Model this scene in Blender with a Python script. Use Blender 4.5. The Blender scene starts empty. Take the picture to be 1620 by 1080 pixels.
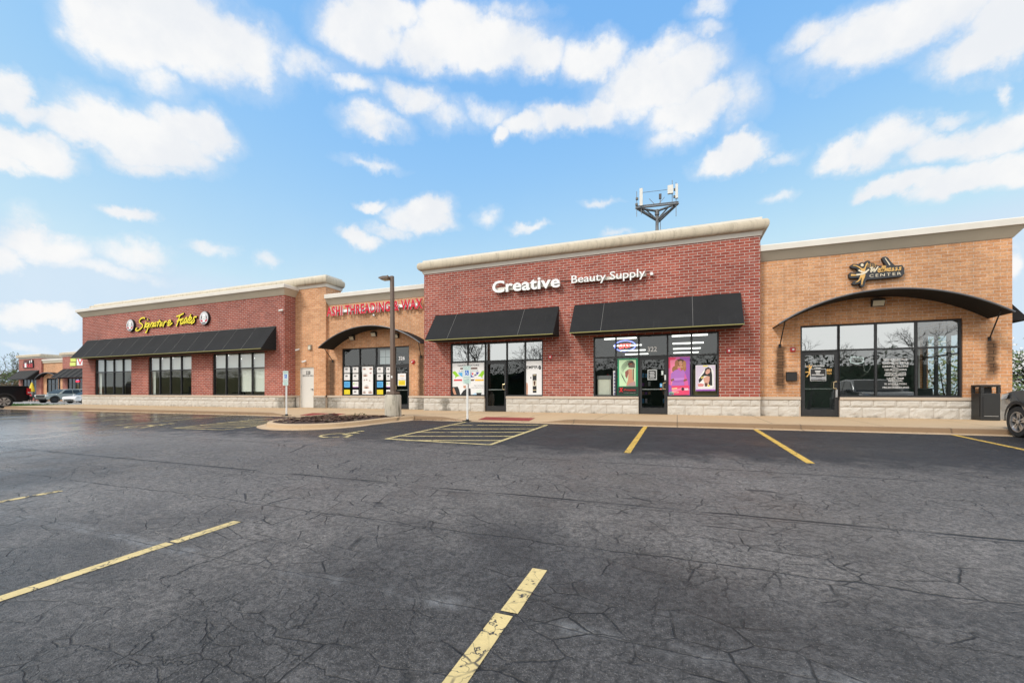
import bpy, bmesh, math, random
from mathutils import Vector, noise as mnoise
R = math.radians
PI = math.pi
random.seed(7)
scene = bpy.context.scene
COL = scene.collection

# ------------------------------------------------------------------ survey
# camera survey: focal length in pixels of a 1620 px wide picture, horizon row, turn to the left of the facade normal
F, CX, HV = 674.0, 810.0, 621.0
TH = R(21.2)
S_, C_ = math.sin(TH), math.cos(TH)
UVP = CX - F * C_ / S_
HC = 0.8157                                   # eye height over the walk at the facade
def X(u, Y):
    t = (u - CX) / F
    return Y * (-S_ + t * C_) / (C_ + t * S_)
def Zh(u, v, Y):
    return HC + (HV - v) * Y / (S_ * (u - UVP))
def P(u, v, Y):
    return (X(u, Y), Zh(u, v, Y))
def H(x, y):                                  # ground height
    if y <= 13.0:
        return -0.165 - 0.033 * (13.0 - max(y, -14.0))
    return max(-0.165 - 0.018 * (y - 13.0), -0.48)
def G(u, v):                                  # point of the lot seen at a picture position
    k = (v - HV) / (u - UVP)
    Y = S_ * (HC + 0.165 + 0.033 * 13.0) / (k + 0.033 * S_)
    return (X(u, Y), Y)

# ------------------------------------------------------------------ node helpers
class NG:
    def __init__(s, tree): s.t = tree
    def n(s, typ, ins=None, **props):
        nd = s.t.nodes.new(typ)
        for k, v in props.items(): setattr(nd, k, v)
        for k, v in (ins or {}).items(): s.set(nd.inputs[k], v)
        return nd
    def set(s, sock, v):
        if isinstance(v, bpy.types.NodeSocket): s.t.links.new(v, sock)
        else:
            if sock.type == 'RGBA' and hasattr(v, '__len__') and len(v) == 3: v = (*v, 1)
            sock.default_value = v
    def m(s, op, a, b=None, c=None, clamp=False):
        nd = s.n('ShaderNodeMath', operation=op, use_clamp=clamp)
        for i, v in enumerate((a, b, c)):
            if v is not None: s.set(nd.inputs[i], v)
        return nd.outputs[0]
    def mix(s, f, a, b, blend='MIX'):
        nd = s.n('ShaderNodeMix', data_type='RGBA', blend_type=blend)
        s.set(nd.inputs[0], f); s.set(nd.inputs[6], a); s.set(nd.inputs[7], b)
        return nd.outputs[2]
    def ramp(s, f, stops, interp='LINEAR'):
        nd = s.n('ShaderNodeValToRGB'); cr = nd.color_ramp; cr.interpolation = interp
        while len(cr.elements) < len(stops): cr.elements.new(0.5)
        for e, (p, c) in zip(cr.elements, stops):
            e.position = p; e.color = (c, c, c, 1) if not hasattr(c, '__len__') else (*c, 1)
        s.set(nd.inputs[0], f); return nd.outputs[0]
    def ss(s, v, a, b):                        # smoothstep a..b
        nd = s.n('ShaderNodeMapRange', interpolation_type='SMOOTHSTEP')
        for i, q in enumerate((v, a, b, 0.0, 1.0)): s.set(nd.inputs[i], q)
        return nd.outputs[0]
    def noise(s, vec, scale, detail=4, rough=0.5, out=0, dist=0.0):
        nd = s.n('ShaderNodeTexNoise', {'Scale': scale, 'Detail': detail, 'Roughness': rough, 'Distortion': dist})
        if vec is not None: s.set(nd.inputs['Vector'], vec)
        return nd.outputs[out]
    def vor(s, vec, scale, feature='F1', out=0, rnd=1.0):
        nd = s.n('ShaderNodeTexVoronoi', {'Scale': scale, 'Randomness': rnd}, feature=feature)
        s.set(nd.inputs['Vector'], vec); return nd.outputs[out]
    def comb(s, x, y, z):
        return s.n('ShaderNodeCombineXYZ', {0: x, 1: y, 2: z}).outputs[0]
    def pos(s):
        p = s.n('ShaderNodeNewGeometry').outputs['Position']
        q = s.n('ShaderNodeSeparateXYZ', {0: p})
        return p, q.outputs[0], q.outputs[1], q.outputs[2]
    def bump(s, h, strength=0.3, dist=0.01):
        return s.n('ShaderNodeBump', {'Height': h, 'Strength': strength, 'Distance': dist}).outputs[0]

def new_mat(name):
    m = bpy.data.materials.new(name); m.use_nodes = True
    g = NG(m.node_tree); b = m.node_tree.nodes['Principled BSDF']
    return m, g, b
_cache = {}
def col(rgb, rough=0.55, metal=0.0, var=0.12, scale=6.0, spec=0.5, coat=0.0, bump=0.0):
    key = (rgb, rough, metal, var, scale, spec, coat, bump)
    if key in _cache: return _cache[key]
    m, g, b = new_mat('surface_%d' % len(_cache))
    p, x, y, z = g.pos()
    nz = g.noise(p, scale, 5, 0.6)
    c = g.mix(nz, tuple(q * (1 - var) for q in rgb), tuple(min(1, q * (1 + var)) for q in rgb))
    g.set(b.inputs['Base Color'], c); b.inputs['Metallic'].default_value = metal
    g.set(b.inputs['Roughness'], g.m('MULTIPLY_ADD', nz, 0.2, rough - 0.1))
    b.inputs['Specular IOR Level'].default_value = spec
    b.inputs['Coat Weight'].default_value = coat
    if bump: g.set(b.inputs['Normal'], g.bump(g.noise(p, scale * 6, 4), bump, 0.01))
    _cache[key] = m; return m
def emit(rgb, strength):
    key = ('e', rgb, strength)
    if key in _cache: return _cache[key]
    m, g, b = new_mat('lit_%d' % len(_cache))
    b.inputs['Base Color'].default_value = (*rgb, 1)
    b.inputs['Emission Color'].default_value = (*rgb, 1); b.inputs['Emission Strength'].default_value = strength
    _cache[key] = m; return m

# stains below the awning braces: (x, z top, z bottom, half width)
STAINS = []
def brick(name, c1, c2, mortar, stains=False, rough=0.85):
    m, g, b = new_mat(name)
    p, x, y, z = g.pos()
    vec = g.comb(g.m('ADD', x, y), g.m('SUBTRACT', z, 0.67), 0.0)
    bt = g.n('ShaderNodeTexBrick', {'Vector': vec, 'Color1': c1, 'Color2': c2, 'Mortar': mortar, 'Scale': 1.0, 'Mortar Size': 0.0078,
             'Mortar Smooth': 0.15, 'Bias': 0.0, 'Brick Width': 0.305, 'Row Height': 0.1016}, offset=0.5, squash=1.0)
    big = g.ss(g.noise(p, 0.45, 4, 0.6), 0.3, 0.7); fine = g.ss(g.noise(p, 22, 5, 0.7), 0.28, 0.72)
    c = g.mix(1.0, bt.outputs['Color'], g.mix(big, (0.84, 0.84, 0.84), (1.14, 1.12, 1.1)), 'MULTIPLY')
    c = g.mix(1.0, c, g.mix(fine, (0.8, 0.8, 0.8), (1.18, 1.18, 1.18)), 'MULTIPLY')
    # pale bloom on the brick here and there
    bl = g.m('MULTIPLY', g.ss(g.noise(p, 1.1, 6, 0.7), 0.58, 0.75), 0.22)
    c = g.mix(bl, c, (0.5, 0.42, 0.38))
    if stains:
        tot = None
        wob = g.m('MULTIPLY', g.m('SUBTRACT', g.noise(p, 5, 4, 0.7), 0.5), 0.22)
        for (sx, zt, zb, hw) in STAINS:
            dx = g.m('ABSOLUTE', g.m('ADD', g.m('SUBTRACT', x, sx), wob))
            a = g.m('SUBTRACT', 1.0, g.ss(dx, hw * 0.35, hw * 1.3))
            a = g.m('MULTIPLY', a, g.m('MULTIPLY', g.ss(z, zb, zb + 0.5), g.m('SUBTRACT', 1.0, g.ss(z, zt - 0.12, zt + 0.05))))
            tot = a if tot is None else g.m('MAXIMUM', tot, a)
        mm = g.m('MULTIPLY', tot, g.m('MULTIPLY_ADD', bt.outputs['Fac'], 0.24, 0.80))
        c = g.mix(mm, c, (0.035, 0.025, 0.018))
    run = g.ss(g.noise(g.comb(g.m('MULTIPLY', g.m('ADD', x, y), 2.6), 0.0, g.m('MULTIPLY', z, 0.22)), 1.3, 5, 0.65), 0.50, 0.72)     # old rain runs
    c = g.mix(g.m('MULTIPLY', run, 0.22), c, (0.12, 0.085, 0.07))
    g.set(b.inputs['Base Color'], c); b.inputs['Roughness'].default_value = rough
    b.inputs['Specular IOR Level'].default_value = 0.25
    hgt = g.m('ADD', g.m('MULTIPLY', g.m('SUBTRACT', 1.0, bt.outputs['Fac']), 1.0), g.m('MULTIPLY', fine, 0.5))
    g.set(b.inputs['Normal'], g.bump(hgt, 0.55, 0.012))
    return m

def plaster(name, rgb, streak=0.0):
    m, g, b = new_mat(name)
    p, x, y, z = g.pos()
    n1 = g.noise(p, 1.2, 6, 0.65)
    c = g.mix(n1, tuple(q * 0.86 for q in rgb), tuple(min(1, q * 1.1) for q in rgb))
    if streak:
        st = g.noise(g.comb(g.m('MULTIPLY', g.m('ADD', x, y), 5.0), 0.0, g.m('MULTIPLY', z, 0.7)), 1.6, 5, 0.7)
        c = g.mix(g.m('MULTIPLY', g.ss(st, 0.45, 0.75), streak), c, (0.16, 0.13, 0.09))
    g.set(b.inputs['Base Color'], c); b.inputs['Roughness'].default_value = 0.8
    b.inputs['Specular IOR Level'].default_value = 0.3
    g.set(b.inputs['Normal'], g.bump(g.noise(p, 90, 3), 0.25, 0.004))
    return m

def stone_mat():
    m, g, b = new_mat('split_face_stone')
    p, x, y, z = g.pos()
    n1 = g.noise(p, 7, 6, 0.7); n2 = g.noise(p, 0.8, 4, 0.6)
    c = g.mix(n1, (0.50, 0.475, 0.43), (0.67, 0.645, 0.60))
    c = g.mix(1.0, c, g.mix(n2, (0.82, 0.81, 0.8), (1.1, 1.09, 1.07)), 'MULTIPLY')
    # damp grime on the lowest stones and by the downpipes
    low = g.m('MULTIPLY', g.m('SUBTRACT', 1.0, g.ss(z, -0.02, 0.16)), g.ss(g.noise(p, 3.5, 5, 0.75), 0.42, 0.68))
    c = g.mix(g.m('MULTIPLY', low, 0.75), c, (0.075, 0.062, 0.045))
    tot = None
    wob = g.m('MULTIPLY', g.m('SUBTRACT', g.noise(p, 3, 5, 0.75), 0.5), 0.9)
    for (sx, hw) in GRIME:
        a = g.m('SUBTRACT', 1.0, g.ss(g.m('ABSOLUTE', g.m('ADD', g.m('SUBTRACT', x, sx), wob)), hw * 0.4, hw * 1.3))
        tot = a if tot is None else g.m('MAXIMUM', tot, a)
    c = g.mix(g.m('MULTIPLY', tot, g.m('MULTIPLY_ADD', g.noise(p, 9, 4, 0.7), 0.9, 0.15)), c, (0.085, 0.078, 0.062))
    g.set(b.inputs['Base Color'], c); b.inputs['Roughness'].default_value = 0.88
    b.inputs['Specular IOR Level'].default_value = 0.25
    g.set(b.inputs['Normal'], g.bump(g.noise(p, 26, 6, 0.7), 0.7, 0.02))
    return m

def crack_mask(g, p, x, y):
    """shared by the asphalt and the paint on it, so a crack runs on through a line"""
    wv = g.noise(p, 1.6, 5, 0.65, out=1)
    dv = g.n('ShaderNodeVectorMath', {0: wv, 1: (0.5, 0.5, 0.5)}, operation='SUBTRACT').outputs[0]
    dv = g.n('ShaderNodeVectorMath', {0: dv, 3: 0.42}, operation='SCALE').outputs[0]
    q = g.n('ShaderNodeVectorMath', {0: p, 1: dv}, operation='ADD').outputs[0]
    q = g.n('ShaderNodeVectorMath', {0: q, 1: (1, 1, 0)}, operation='MULTIPLY').outputs[0]
    q1 = g.n('ShaderNodeVectorMath', {0: q, 1: (0.42, 0.95, 0)}, operation='MULTIPLY').outputs[0]
    e1 = g.vor(q1, 1.0, 'DISTANCE_TO_EDGE')
    g1 = g.ss(g.noise(p, 0.33, 3, 0.5), 0.40, 0.56)
    m1 = g.m('MULTIPLY', g.m('SUBTRACT', 1.0, g.ss(e1, 0.0007, 0.0038)), g.m('MULTIPLY', g1, 0.78))
    e2 = g.vor(q, 3.6, 'DISTANCE_TO_EDGE')
    g2 = g.ss(g.noise(g.n('ShaderNodeVectorMath', {0: p, 1: (7.3, 2.1, 0)}, operation='ADD').outputs[0], 0.42, 4, 0.6), 0.52, 0.66)
    m2 = g.m('MULTIPLY', g.m('MULTIPLY', g.m('SUBTRACT', 1.0, g.ss(e2, 0.003, 0.019)), g2), 0.75)
    tot = g.m('MAXIMUM', m1, m2)
    q3 = g.n('ShaderNodeVectorMath', {0: g.n('ShaderNodeVectorMath', {0: p, 1: g.n('ShaderNodeVectorMath', {0: dv, 3: 0.3}, operation='SCALE').outputs[0]}, operation='ADD').outputs[0], 1: (2.7, 3.9, 0)}, operation='MULTIPLY').outputs[0]
    e3 = g.vor(q3, 1.0, 'DISTANCE_TO_EDGE')
    g3 = g.m('MULTIPLY', g.ss(g.noise(g.n('ShaderNodeVectorMath', {0: p, 1: (0.35, 0.8, 0)}, operation='MULTIPLY').outputs[0], 0.9, 4, 0.7), 0.41, 0.55), g.ss(g.noise(p, 2.6, 4, 0.7), 0.38, 0.54))
    m3 = g.m('MULTIPLY', g.m('MULTIPLY', g.m('SUBTRACT', 1.0, g.ss(e3, 0.004, 0.026)), g3), 0.9)
    tot = g.m('MAXIMUM', tot, m3)
    # joints along the drive
    wob = g.m('MULTIPLY', g.m('SUBTRACT', g.noise(p, 0.7, 6, 0.7), 0.5), 0.22)
    for (y0, w, amt, wk) in ((4.9, 0.024, 1.0, 0.45), (4.82, 0.008, 0.8, 1.3), (3.55, 0.010, 0.9, 1.5), (7.25, 0.018, 0.85, 0.35), (6.3, 0.006, 0.6, 1.6), (2.36, 0.005, 0.5, 0.8), (9.3, 0.006, 0.5, 1.0)):
        d = g.m('ABSOLUTE', g.m('ADD', g.m('SUBTRACT', y, y0), g.m('MULTIPLY', wob, wk)))
        br = g.ss(g.noise(g.comb(x, y0 * 3.7, 0.0), 0.8, 3), 0.3, 0.5)
        a = g.m('MULTIPLY', g.m('MULTIPLY', g.m('SUBTRACT', 1.0, g.ss(d, w * 0.4, w * 1.6)), amt), br)
        tot = g.m('MAXIMUM', tot, a)
    return tot, wob

def asphalt_mat():
    m, g, b = new_mat('worn_asphalt')
    p, x, y, z = g.pos()
    cr, wob = crack_mask(g, p, x, y)
    n_big = g.ss(g.noise(p, 0.22, 5, 0.6), 0.3, 0.7); n_mid = g.ss(g.noise(p, 1.7, 6, 0.7), 0.25, 0.75); n_fine = g.ss(g.noise(p, 70, 4, 0.75), 0.3, 0.7)
    drive = g.mix(n_big, (0.128, 0.114, 0.102), (0.196, 0.175, 0.158))
    seal = g.mix(n_mid, (0.022, 0.0205, 0.020), (0.042, 0.039, 0.038))
    edge = g.m('ADD', y, g.m('MULTIPLY', g.m('SUBTRACT', n_mid, 0.5), 1.6))
    stall = g.ss(edge, 7.3, 9.0)                               # the sealed stalls along the walk
    near = g.m('SUBTRACT', 1.0, g.ss(g.m('ADD', y, g.m('MULTIPLY', g.m('SUBTRACT', n_big, 0.5), 3.0)), 2.0, 4.2))
    c = g.mix(near, drive, g.mix(n_mid, (0.056, 0.052, 0.0495), (0.094, 0.087, 0.083)))
    c = g.mix(stall, c, seal)
    c = g.mix(1.0, c, g.mix(n_mid, (0.86, 0.86, 0.86), (1.14, 1.14, 1.14)), 'MULTIPLY')
    c = g.mix(1.0, c, g.mix(n_fine, (0.62, 0.62, 0.62), (1.38, 1.38, 1.38)), 'MULTIPLY')
    c = g.mix(1.0, c, g.mix(g.ss(g.noise(p, 21, 6, 0.85), 0.38, 0.62), (0.50, 0.50, 0.50), (1.5, 1.5, 1.5)), 'MULTIPLY')
    pit = g.ss(g.noise(g.comb(g.m('MULTIPLY', x, 0.7), y, 0.0), 11, 7, 0.8), 0.57, 0.68)     # open pits between the stones
    c = g.mix(g.m('MULTIPLY', pit, 0.75), c, (0.012, 0.012, 0.012))
    # bare stone chips
    chip = g.vor(p, 105, 'F1'); ck = g.vor(p, 105, 'F1', out=1)
    ckf = g.n('ShaderNodeSeparateColor', {0: ck}).outputs[0]
    dens = g.m('MULTIPLY_ADD', g.noise(p, 0.9, 4, 0.6), 0.5, 0.50)
    speck = g.m('MULTIPLY', g.m('SUBTRACT', 1.0, g.ss(chip, 0.2, 0.42)), g.m('GREATER_THAN', ckf, g.m('ADD', dens, g.m('MULTIPLY', stall, 0.12))))
    c = g.mix(g.m('MULTIPLY', speck, 0.6), c, (0.30, 0.28, 0.26))
    # pale silt left along the near joint
    dj = g.m('ABSOLUTE', g.m('ADD', g.m('SUBTRACT', y, 2.36), g.m('MULTIPLY', wob, 0.8)))
    silt = g.m('MULTIPLY', g.m('SUBTRACT', 1.0, g.ss(dj, 0.01, 0.11)), g.ss(g.noise(p, 1.3, 5, 0.7), 0.45, 0.62))
    c = g.mix(g.m('MULTIPLY', g.m('MULTIPLY', silt, g.ss(g.noise(p, 14, 6, 0.8), 0.34, 0.58)), 0.8), c, (0.27, 0.265, 0.26))
    # rusty oil marks
    oil = g.m('MULTIPLY', g.ss(g.noise(g.comb(g.m('MULTIPLY', x, 0.5), g.m('MULTIPLY', y, 1.6), 3.0), 1.0, 5, 0.6), 0.62, 0.74), 0.5)
    c = g.mix(oil, c, (0.038, 0.026, 0.02))
    c = g.mix(cr, c, (0.011, 0.011, 0.011))
    g.set(b.inputs['Base Color'], c)
    wet = g.ss(g.noise(g.comb(g.m('MULTIPLY', x, 0.5), y, 0.0), 0.28, 4, 0.6), 0.40, 0.66)
    far = g.m('MULTIPLY', g.m('SUBTRACT', 1.0, g.ss(g.m('ADD', x, g.m('MULTIPLY', g.m('SUBTRACT', n_mid, 0.5), 6.0)), -25.0, -5.0)), g.m('MULTIPLY_ADD', wet, 0.45, 0.75))
    w2 = g.m('MAXIMUM', g.m('MULTIPLY', wet, 0.6), far)
    rg = g.m('MULTIPLY_ADD', w2, -0.38, 0.62)
    rg = g.m('ADD', rg, g.m('MULTIPLY', g.m('SUBTRACT', n_mid, 0.5), 0.25))
    rg = g.m('MULTIPLY_ADD', g.m('SUBTRACT', rg, 0.13), g.m('SUBTRACT', 1.0, g.m('MULTIPLY', far, 0.95, clamp=True)), 0.13)
    g.set(b.inputs['Roughness'], rg)
    b.inputs['Specular IOR Level'].default_value = 0.5
    h = g.m('ADD', g.m('MULTIPLY', n_fine, 0.6), g.m('ADD', g.m('MULTIPLY', chip, -0.35), g.m('MULTIPLY', cr, -2.5)))
    h = g.m('ADD', h, g.m('MULTIPLY', g.noise(p, 9, 4, 0.7), 0.8))
    g.set(b.inputs['Normal'], g.bump(h, g.m('MAXIMUM', g.m('MULTIPLY_ADD', far, -0.95, 0.8), 0.02), 0.016))
    return m

def paint_mat(name, rgb, wear=0.5):
    m, g, b = new_mat(name)
    p, x, y, z = g.pos()
    cr, wob = crack_mask(g, p, x, y)
    n = g.noise(p, 5.5, 8, 0.78); nb = g.noise(p, 0.9, 4, 0.6)
    worn = g.ss(g.m('ADD', g.m('MULTIPLY', n, 0.75), g.m('MULTIPLY', nb, 0.35)), 0.655 - 0.10 * wear, 0.675 - 0.10 * wear + 0.02)
    fine = g.noise(p, 70, 4, 0.7)
    c = g.mix(fine, tuple(q * 0.7 for q in rgb), tuple(min(1, q * 1.12) for q in rgb))
    c = g.mix(g.ss(g.noise(p, 2.5, 5, 0.7), 0.35, 0.75), c, tuple(q * 0.72 for q in rgb))
    e4 = g.vor(g.n('ShaderNodeVectorMath', {0: p, 3: 0.12}, operation='SCALE').outputs[0] if False else g.n('ShaderNodeVectorMath', {0: p, 1: g.n('ShaderNodeVectorMath', {0: g.noise(p, 4, 4, 0.7, out=1), 3: 0.25}, operation='SCALE').outputs[0]}, operation='ADD').outputs[0], 5.5, 'DISTANCE_TO_EDGE')
    fine_cr = g.m('MULTIPLY', g.m('SUBTRACT', 1.0, g.ss(e4, 0.006, 0.022)), g.ss(g.noise(p, 1.1, 3, 0.6), 0.36, 0.52))
    crw = g.m('MAXIMUM', g.m('MAXIMUM', worn, fine_cr), cr)
    c = g.mix(crw, c, (0.045, 0.043, 0.042))
    g.set(b.inputs['Base Color'], c); b.inputs['Roughness'].default_value = 0.6
    g.set(b.inputs['Normal'], g.bump(g.m('SUBTRACT', fine, crw), 0.35, 0.008))
    return m

def concrete_mat(name, a, bb, joints=0.0):
    m, g, b = new_mat(name)
    p, x, y, z = g.pos()
    n1 = g.noise(p, 0.7, 6, 0.65); n2 = g.noise(p, 40, 4, 0.7)
    c = g.mix(n1, a, bb)
    c = g.mix(1.0, c, g.mix(n2, (0.82, 0.82, 0.82), (1.15, 1.15, 1.15)), 'MULTIPLY')
    st = g.ss(g.noise(p, 2.2, 6, 0.75), 0.56, 0.74)
    c = g.mix(g.m('MULTIPLY', st, 0.3), c, (0.2, 0.15, 0.1))
    if joints:
        fr = g.m('ABSOLUTE', g.m('SUBTRACT', g.m('FRACT', g.m('DIVIDE', x, joints)), 0.5))
        c = g.mix(g.m('MULTIPLY', g.m('SUBTRACT', 1.0, g.ss(g.m('SUBTRACT', 0.5, fr), 0.003, 0.008)), 0.7), c, (0.12, 0.09, 0.06))
    g.set(b.inputs['Base Color'], c); b.inputs['Roughness'].default_value = 0.75
    b.inputs['Specular IOR Level'].default_value = 0.35
    g.set(b.inputs['Normal'], g.bump(n2, 0.3, 0.006))
    return m

def glass_mat(name, base_refl, tint=(0.8, 0.84, 0.82), wave=0.0035):
    m = bpy.data.materials.new(name); m.use_nodes = True
    t = m.node_tree; t.nodes.clear(); g = NG(t)
    p, x, y, z = g.pos()
    nrm = g.bump(g.noise(p, 1.6, 2), wave, 0.2)
    inc = g.n('ShaderNodeNewGeometry').outputs['Incoming']
    cs = g.m('ABSOLUTE', g.n('ShaderNodeVectorMath', {0: inc, 1: nrm}, operation='DOT_PRODUCT').outputs['Value'])
    fr = g.m('MULTIPLY_ADD', g.m('POWER', g.m('SUBTRACT', 1.0, cs, clamp=True), 5.0), 0.9, 0.06)
    f = g.m('ADD', fr, base_refl, clamp=True)
    tr = g.n('ShaderNodeBsdfTransparent', {'Color': tint}).outputs[0]
    gl = g.n('ShaderNodeBsdfGlossy', {'Color': (0.93, 0.96, 0.96), 'Roughness': 0.015, 'Normal': nrm}).outputs[0]
    mx = g.n('ShaderNodeMixShader', {0: f, 1: tr, 2: gl}).outputs[0]
    o = g.n('ShaderNodeOutputMaterial', {0: mx})
    return m

# ------------------------------------------------------------------ mesh helpers
class MB:
    def __init__(s): s.v = []; s.f = []; s.mi = []; s.mats = []
    def slot(s, m):
        if m not in s.mats: s.mats.append(m)
        return s.mats.index(m)
    def add(s, vs, fs, m):
        o = len(s.v); k = s.slot(m); s.v += [tuple(v) for v in vs]
        for f in fs: s.f.append([o + i for i in f]); s.mi.append(k)
        return s
    def box(s, x0, x1, y0, y1, z0, z1, m):
        vs = [(x, y, z) for x in (x0, x1) for y in (y0, y1) for z in (z0, z1)]
        return s.add(vs, [(0, 1, 3, 2), (4, 6, 7, 5), (0, 4, 5, 1), (2, 3, 7, 6), (0, 2, 6, 4), (1, 5, 7, 3)], m)
    def quad(s, a, b, c, d, m): return s.add([a, b, c, d], [(0, 1, 2, 3)], m)
    def prism(s, poly, y0, y1, m, mside=None):     # poly in (x, z), between depths y0 (front) and y1
        n = len(poly)
        area = sum(poly[i][0] * poly[(i + 1) % n][1] - poly[(i + 1) % n][0] * poly[i][1] for i in range(n))
        if area < 0: poly = poly[::-1]
        fr = [(a, y0, b) for a, b in poly]; bk = [(a, y1, b) for a, b in poly]
        s.add(fr, [tuple(range(n))], m)
        ms = mside or m
        s.add(fr + bk, [(i, i + n, (i + 1) % n + n, (i + 1) % n) for i in range(n)] + [tuple(range(2 * n - 1, n - 1, -1))], ms)
        return s
    def flat(s, poly, y, m):
        n = len(poly)
        area = sum(poly[i][0] * poly[(i + 1) % n][1] - poly[(i + 1) % n][0] * poly[i][1] for i in range(n))
        if area < 0: poly = poly[::-1]
        return s.add([(a, y, b) for a, b in poly], [tuple(range(n))], m)
    def cyl(s, p0, p1, r0, r1, m, n=12, cap=True):
        p0 = Vector(p0); p1 = Vector(p1); d = (p1 - p0).normalized()
        a = d.orthogonal().normalized(); b = d.cross(a)
        vs = []
        for pp, r in ((p0, r0), (p1, r1)):
            for i in range(n):
                t = 2 * PI * i / n; vs.append(pp + a * (r * math.cos(t)) + b * (r * math.sin(t)))
        fs = [(i, (i + 1) % n, (i + 1) % n + n, i + n) for i in range(n)]
        if cap: fs += [tuple(range(n - 1, -1, -1)), tuple(range(n, 2 * n))]
        return s.add(vs, fs, m)
    def tube(s, pts, r, m, n=8):
        for a, b in zip(pts, pts[1:]): s.cyl(a, b, r, r, m, n)
        return s
    def lathe(s, prof, m, n=24, axis='z', c=(0, 0, 0)):   # prof: (radius, along)
        vs = []
        for r, h in prof:
            for i in range(n):
                t = 2 * PI * i / n; a, b = r * math.cos(t), r * math.sin(t)
                q = (a, b, h) if axis == 'z' else (h, a, b) if axis == 'x' else (a, h, b)
                vs.append((q[0] + c[0], q[1] + c[1], q[2] + c[2]))
        fs = [(j * n + i, j * n + (i + 1) % n, (j + 1) * n + (i + 1) % n, (j + 1) * n + i) for j in range(len(prof) - 1) for i in range(n)]
        return s.add(vs, fs, m)
    def ball(s, c, r, m, n=10, k=6, sz=1.0):
        prof = [(max(1e-4, r * math.sin(PI * i / k)), -r * math.cos(PI * i / k) * sz) for i in range(k + 1)]
        return s.lathe(prof, m, n, 'z', c)
    def build(s, name, parent=None, smooth=False, bevel=0, local=False, recalc=True):
        me = bpy.data.meshes.new(name)
        org = Vector((0, 0, 0))
        if parent is not None:
            if not local: org = ORG[parent.name]
        elif not local and s.v:
            xs, ys, zs = zip(*s.v)
            org = Vector(((min(xs) + max(xs)) / 2, (min(ys) + max(ys)) / 2, min(zs)))
        me.from_pydata([tuple(Vector(v) - org) for v in s.v], [], s.f)
        for m in s.mats: me.materials.append(m)
        for p_, k in zip(me.polygons, s.mi): p_.material_index = k
        if recalc:
            bm = bmesh.new(); bm.from_mesh(me); bmesh.ops.recalc_face_normals(bm, faces=bm.faces[:]); bm.to_mesh(me); bm.free()
        if smooth:
            for p_ in me.polygons: p_.use_smooth = True
            if smooth != 'all':
                try: me.set_sharp_from_angle(angle=R(40))
                except Exception: pass
        me.update()
        o = bpy.data.objects.new(name, me); COL.objects.link(o)
        if parent is not None: o.parent = parent; ORG[o.name] = ORG[parent.name]
        else: o.location = org; ORG[o.name] = org
        if bevel:
            md = o.modifiers.new('Bevel', 'BEVEL'); md.width = bevel; md.segments = 2; md.limit_method = 'ANGLE'
        return o
ORG = {}
def tag(o, label=None, cat=None, group=None, kind=None):
    if label: o['label'] = label
    if cat: o['category'] = cat
    if group: o['group'] = group
    if kind: o['kind'] = kind
    return o
def thing(name, label, cat, loc=(0, 0, 0), rz=0.0, group=None):
    o = bpy.data.objects.new(name, None); COL.objects.link(o); o.empty_display_size = 0.2
    o.location = loc; o.rotation_euler = (0, 0, rz); ORG[o.name] = Vector(loc)
    return tag(o, label, cat, group)
def copy_tree(o, parent=None, loc=None, label=None):
    c = o.copy(); COL.objects.link(c)
    if parent: c.parent = parent
    if loc is not None: c.location = loc; ORG[c.name] = Vector(loc)
    if label: c['label'] = label
    for ch in list(o.children): copy_tree(ch, c)
    return c

_tc = bpy.data.curves.new('lettering_source', 'FONT'); _to = bpy.data.objects.new('lettering_source', _tc); COL.objects.link(_to)
def text_geo(body, bold=0.0, shear=0.0, space=1.0, extrude=0.0):
    _tc.body = body; _tc.size = 1.0; _tc.offset = bold; _tc.shear = shear; _tc.space_character = space
    _tc.extrude = extrude; _tc.resolution_u = 3; _tc.align_x = 'LEFT'
    bpy.context.view_layer.update()
    dg = bpy.context.evaluated_depsgraph_get(); ev = _to.evaluated_get(dg)
    me = ev.to_mesh(); vs = [v.co.copy() for v in me.vertices]; fs = [tuple(p.vertices) for p in me.polygons]
    nz = [p.normal.z for p in me.polygons]
    ev.to_mesh_clear(); return vs, fs, nz
def text_flat(mb, body, x0, x1, z0, z1, y, m, bold=0.0, shear=0.0, space=1.0):
    """flat lettering filling the box x0..x1, z0..z1 on the plane y, read from the street"""
    vs, fs, nz = text_geo(body, bold, shear, space)
    if not vs: return
    ax = min(v.x for v in vs); bx = max(v.x for v in vs); az = min(v.y for v in vs); bz = max(v.y for v in vs)
    sx = (x1 - x0) / (bx - ax); sz = (z1 - z0) / (bz - az)
    mb.add([(x0 + (v.x - ax) * sx, y, z0 + (v.y - az) * sz) for v in vs], fs, m)
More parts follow.
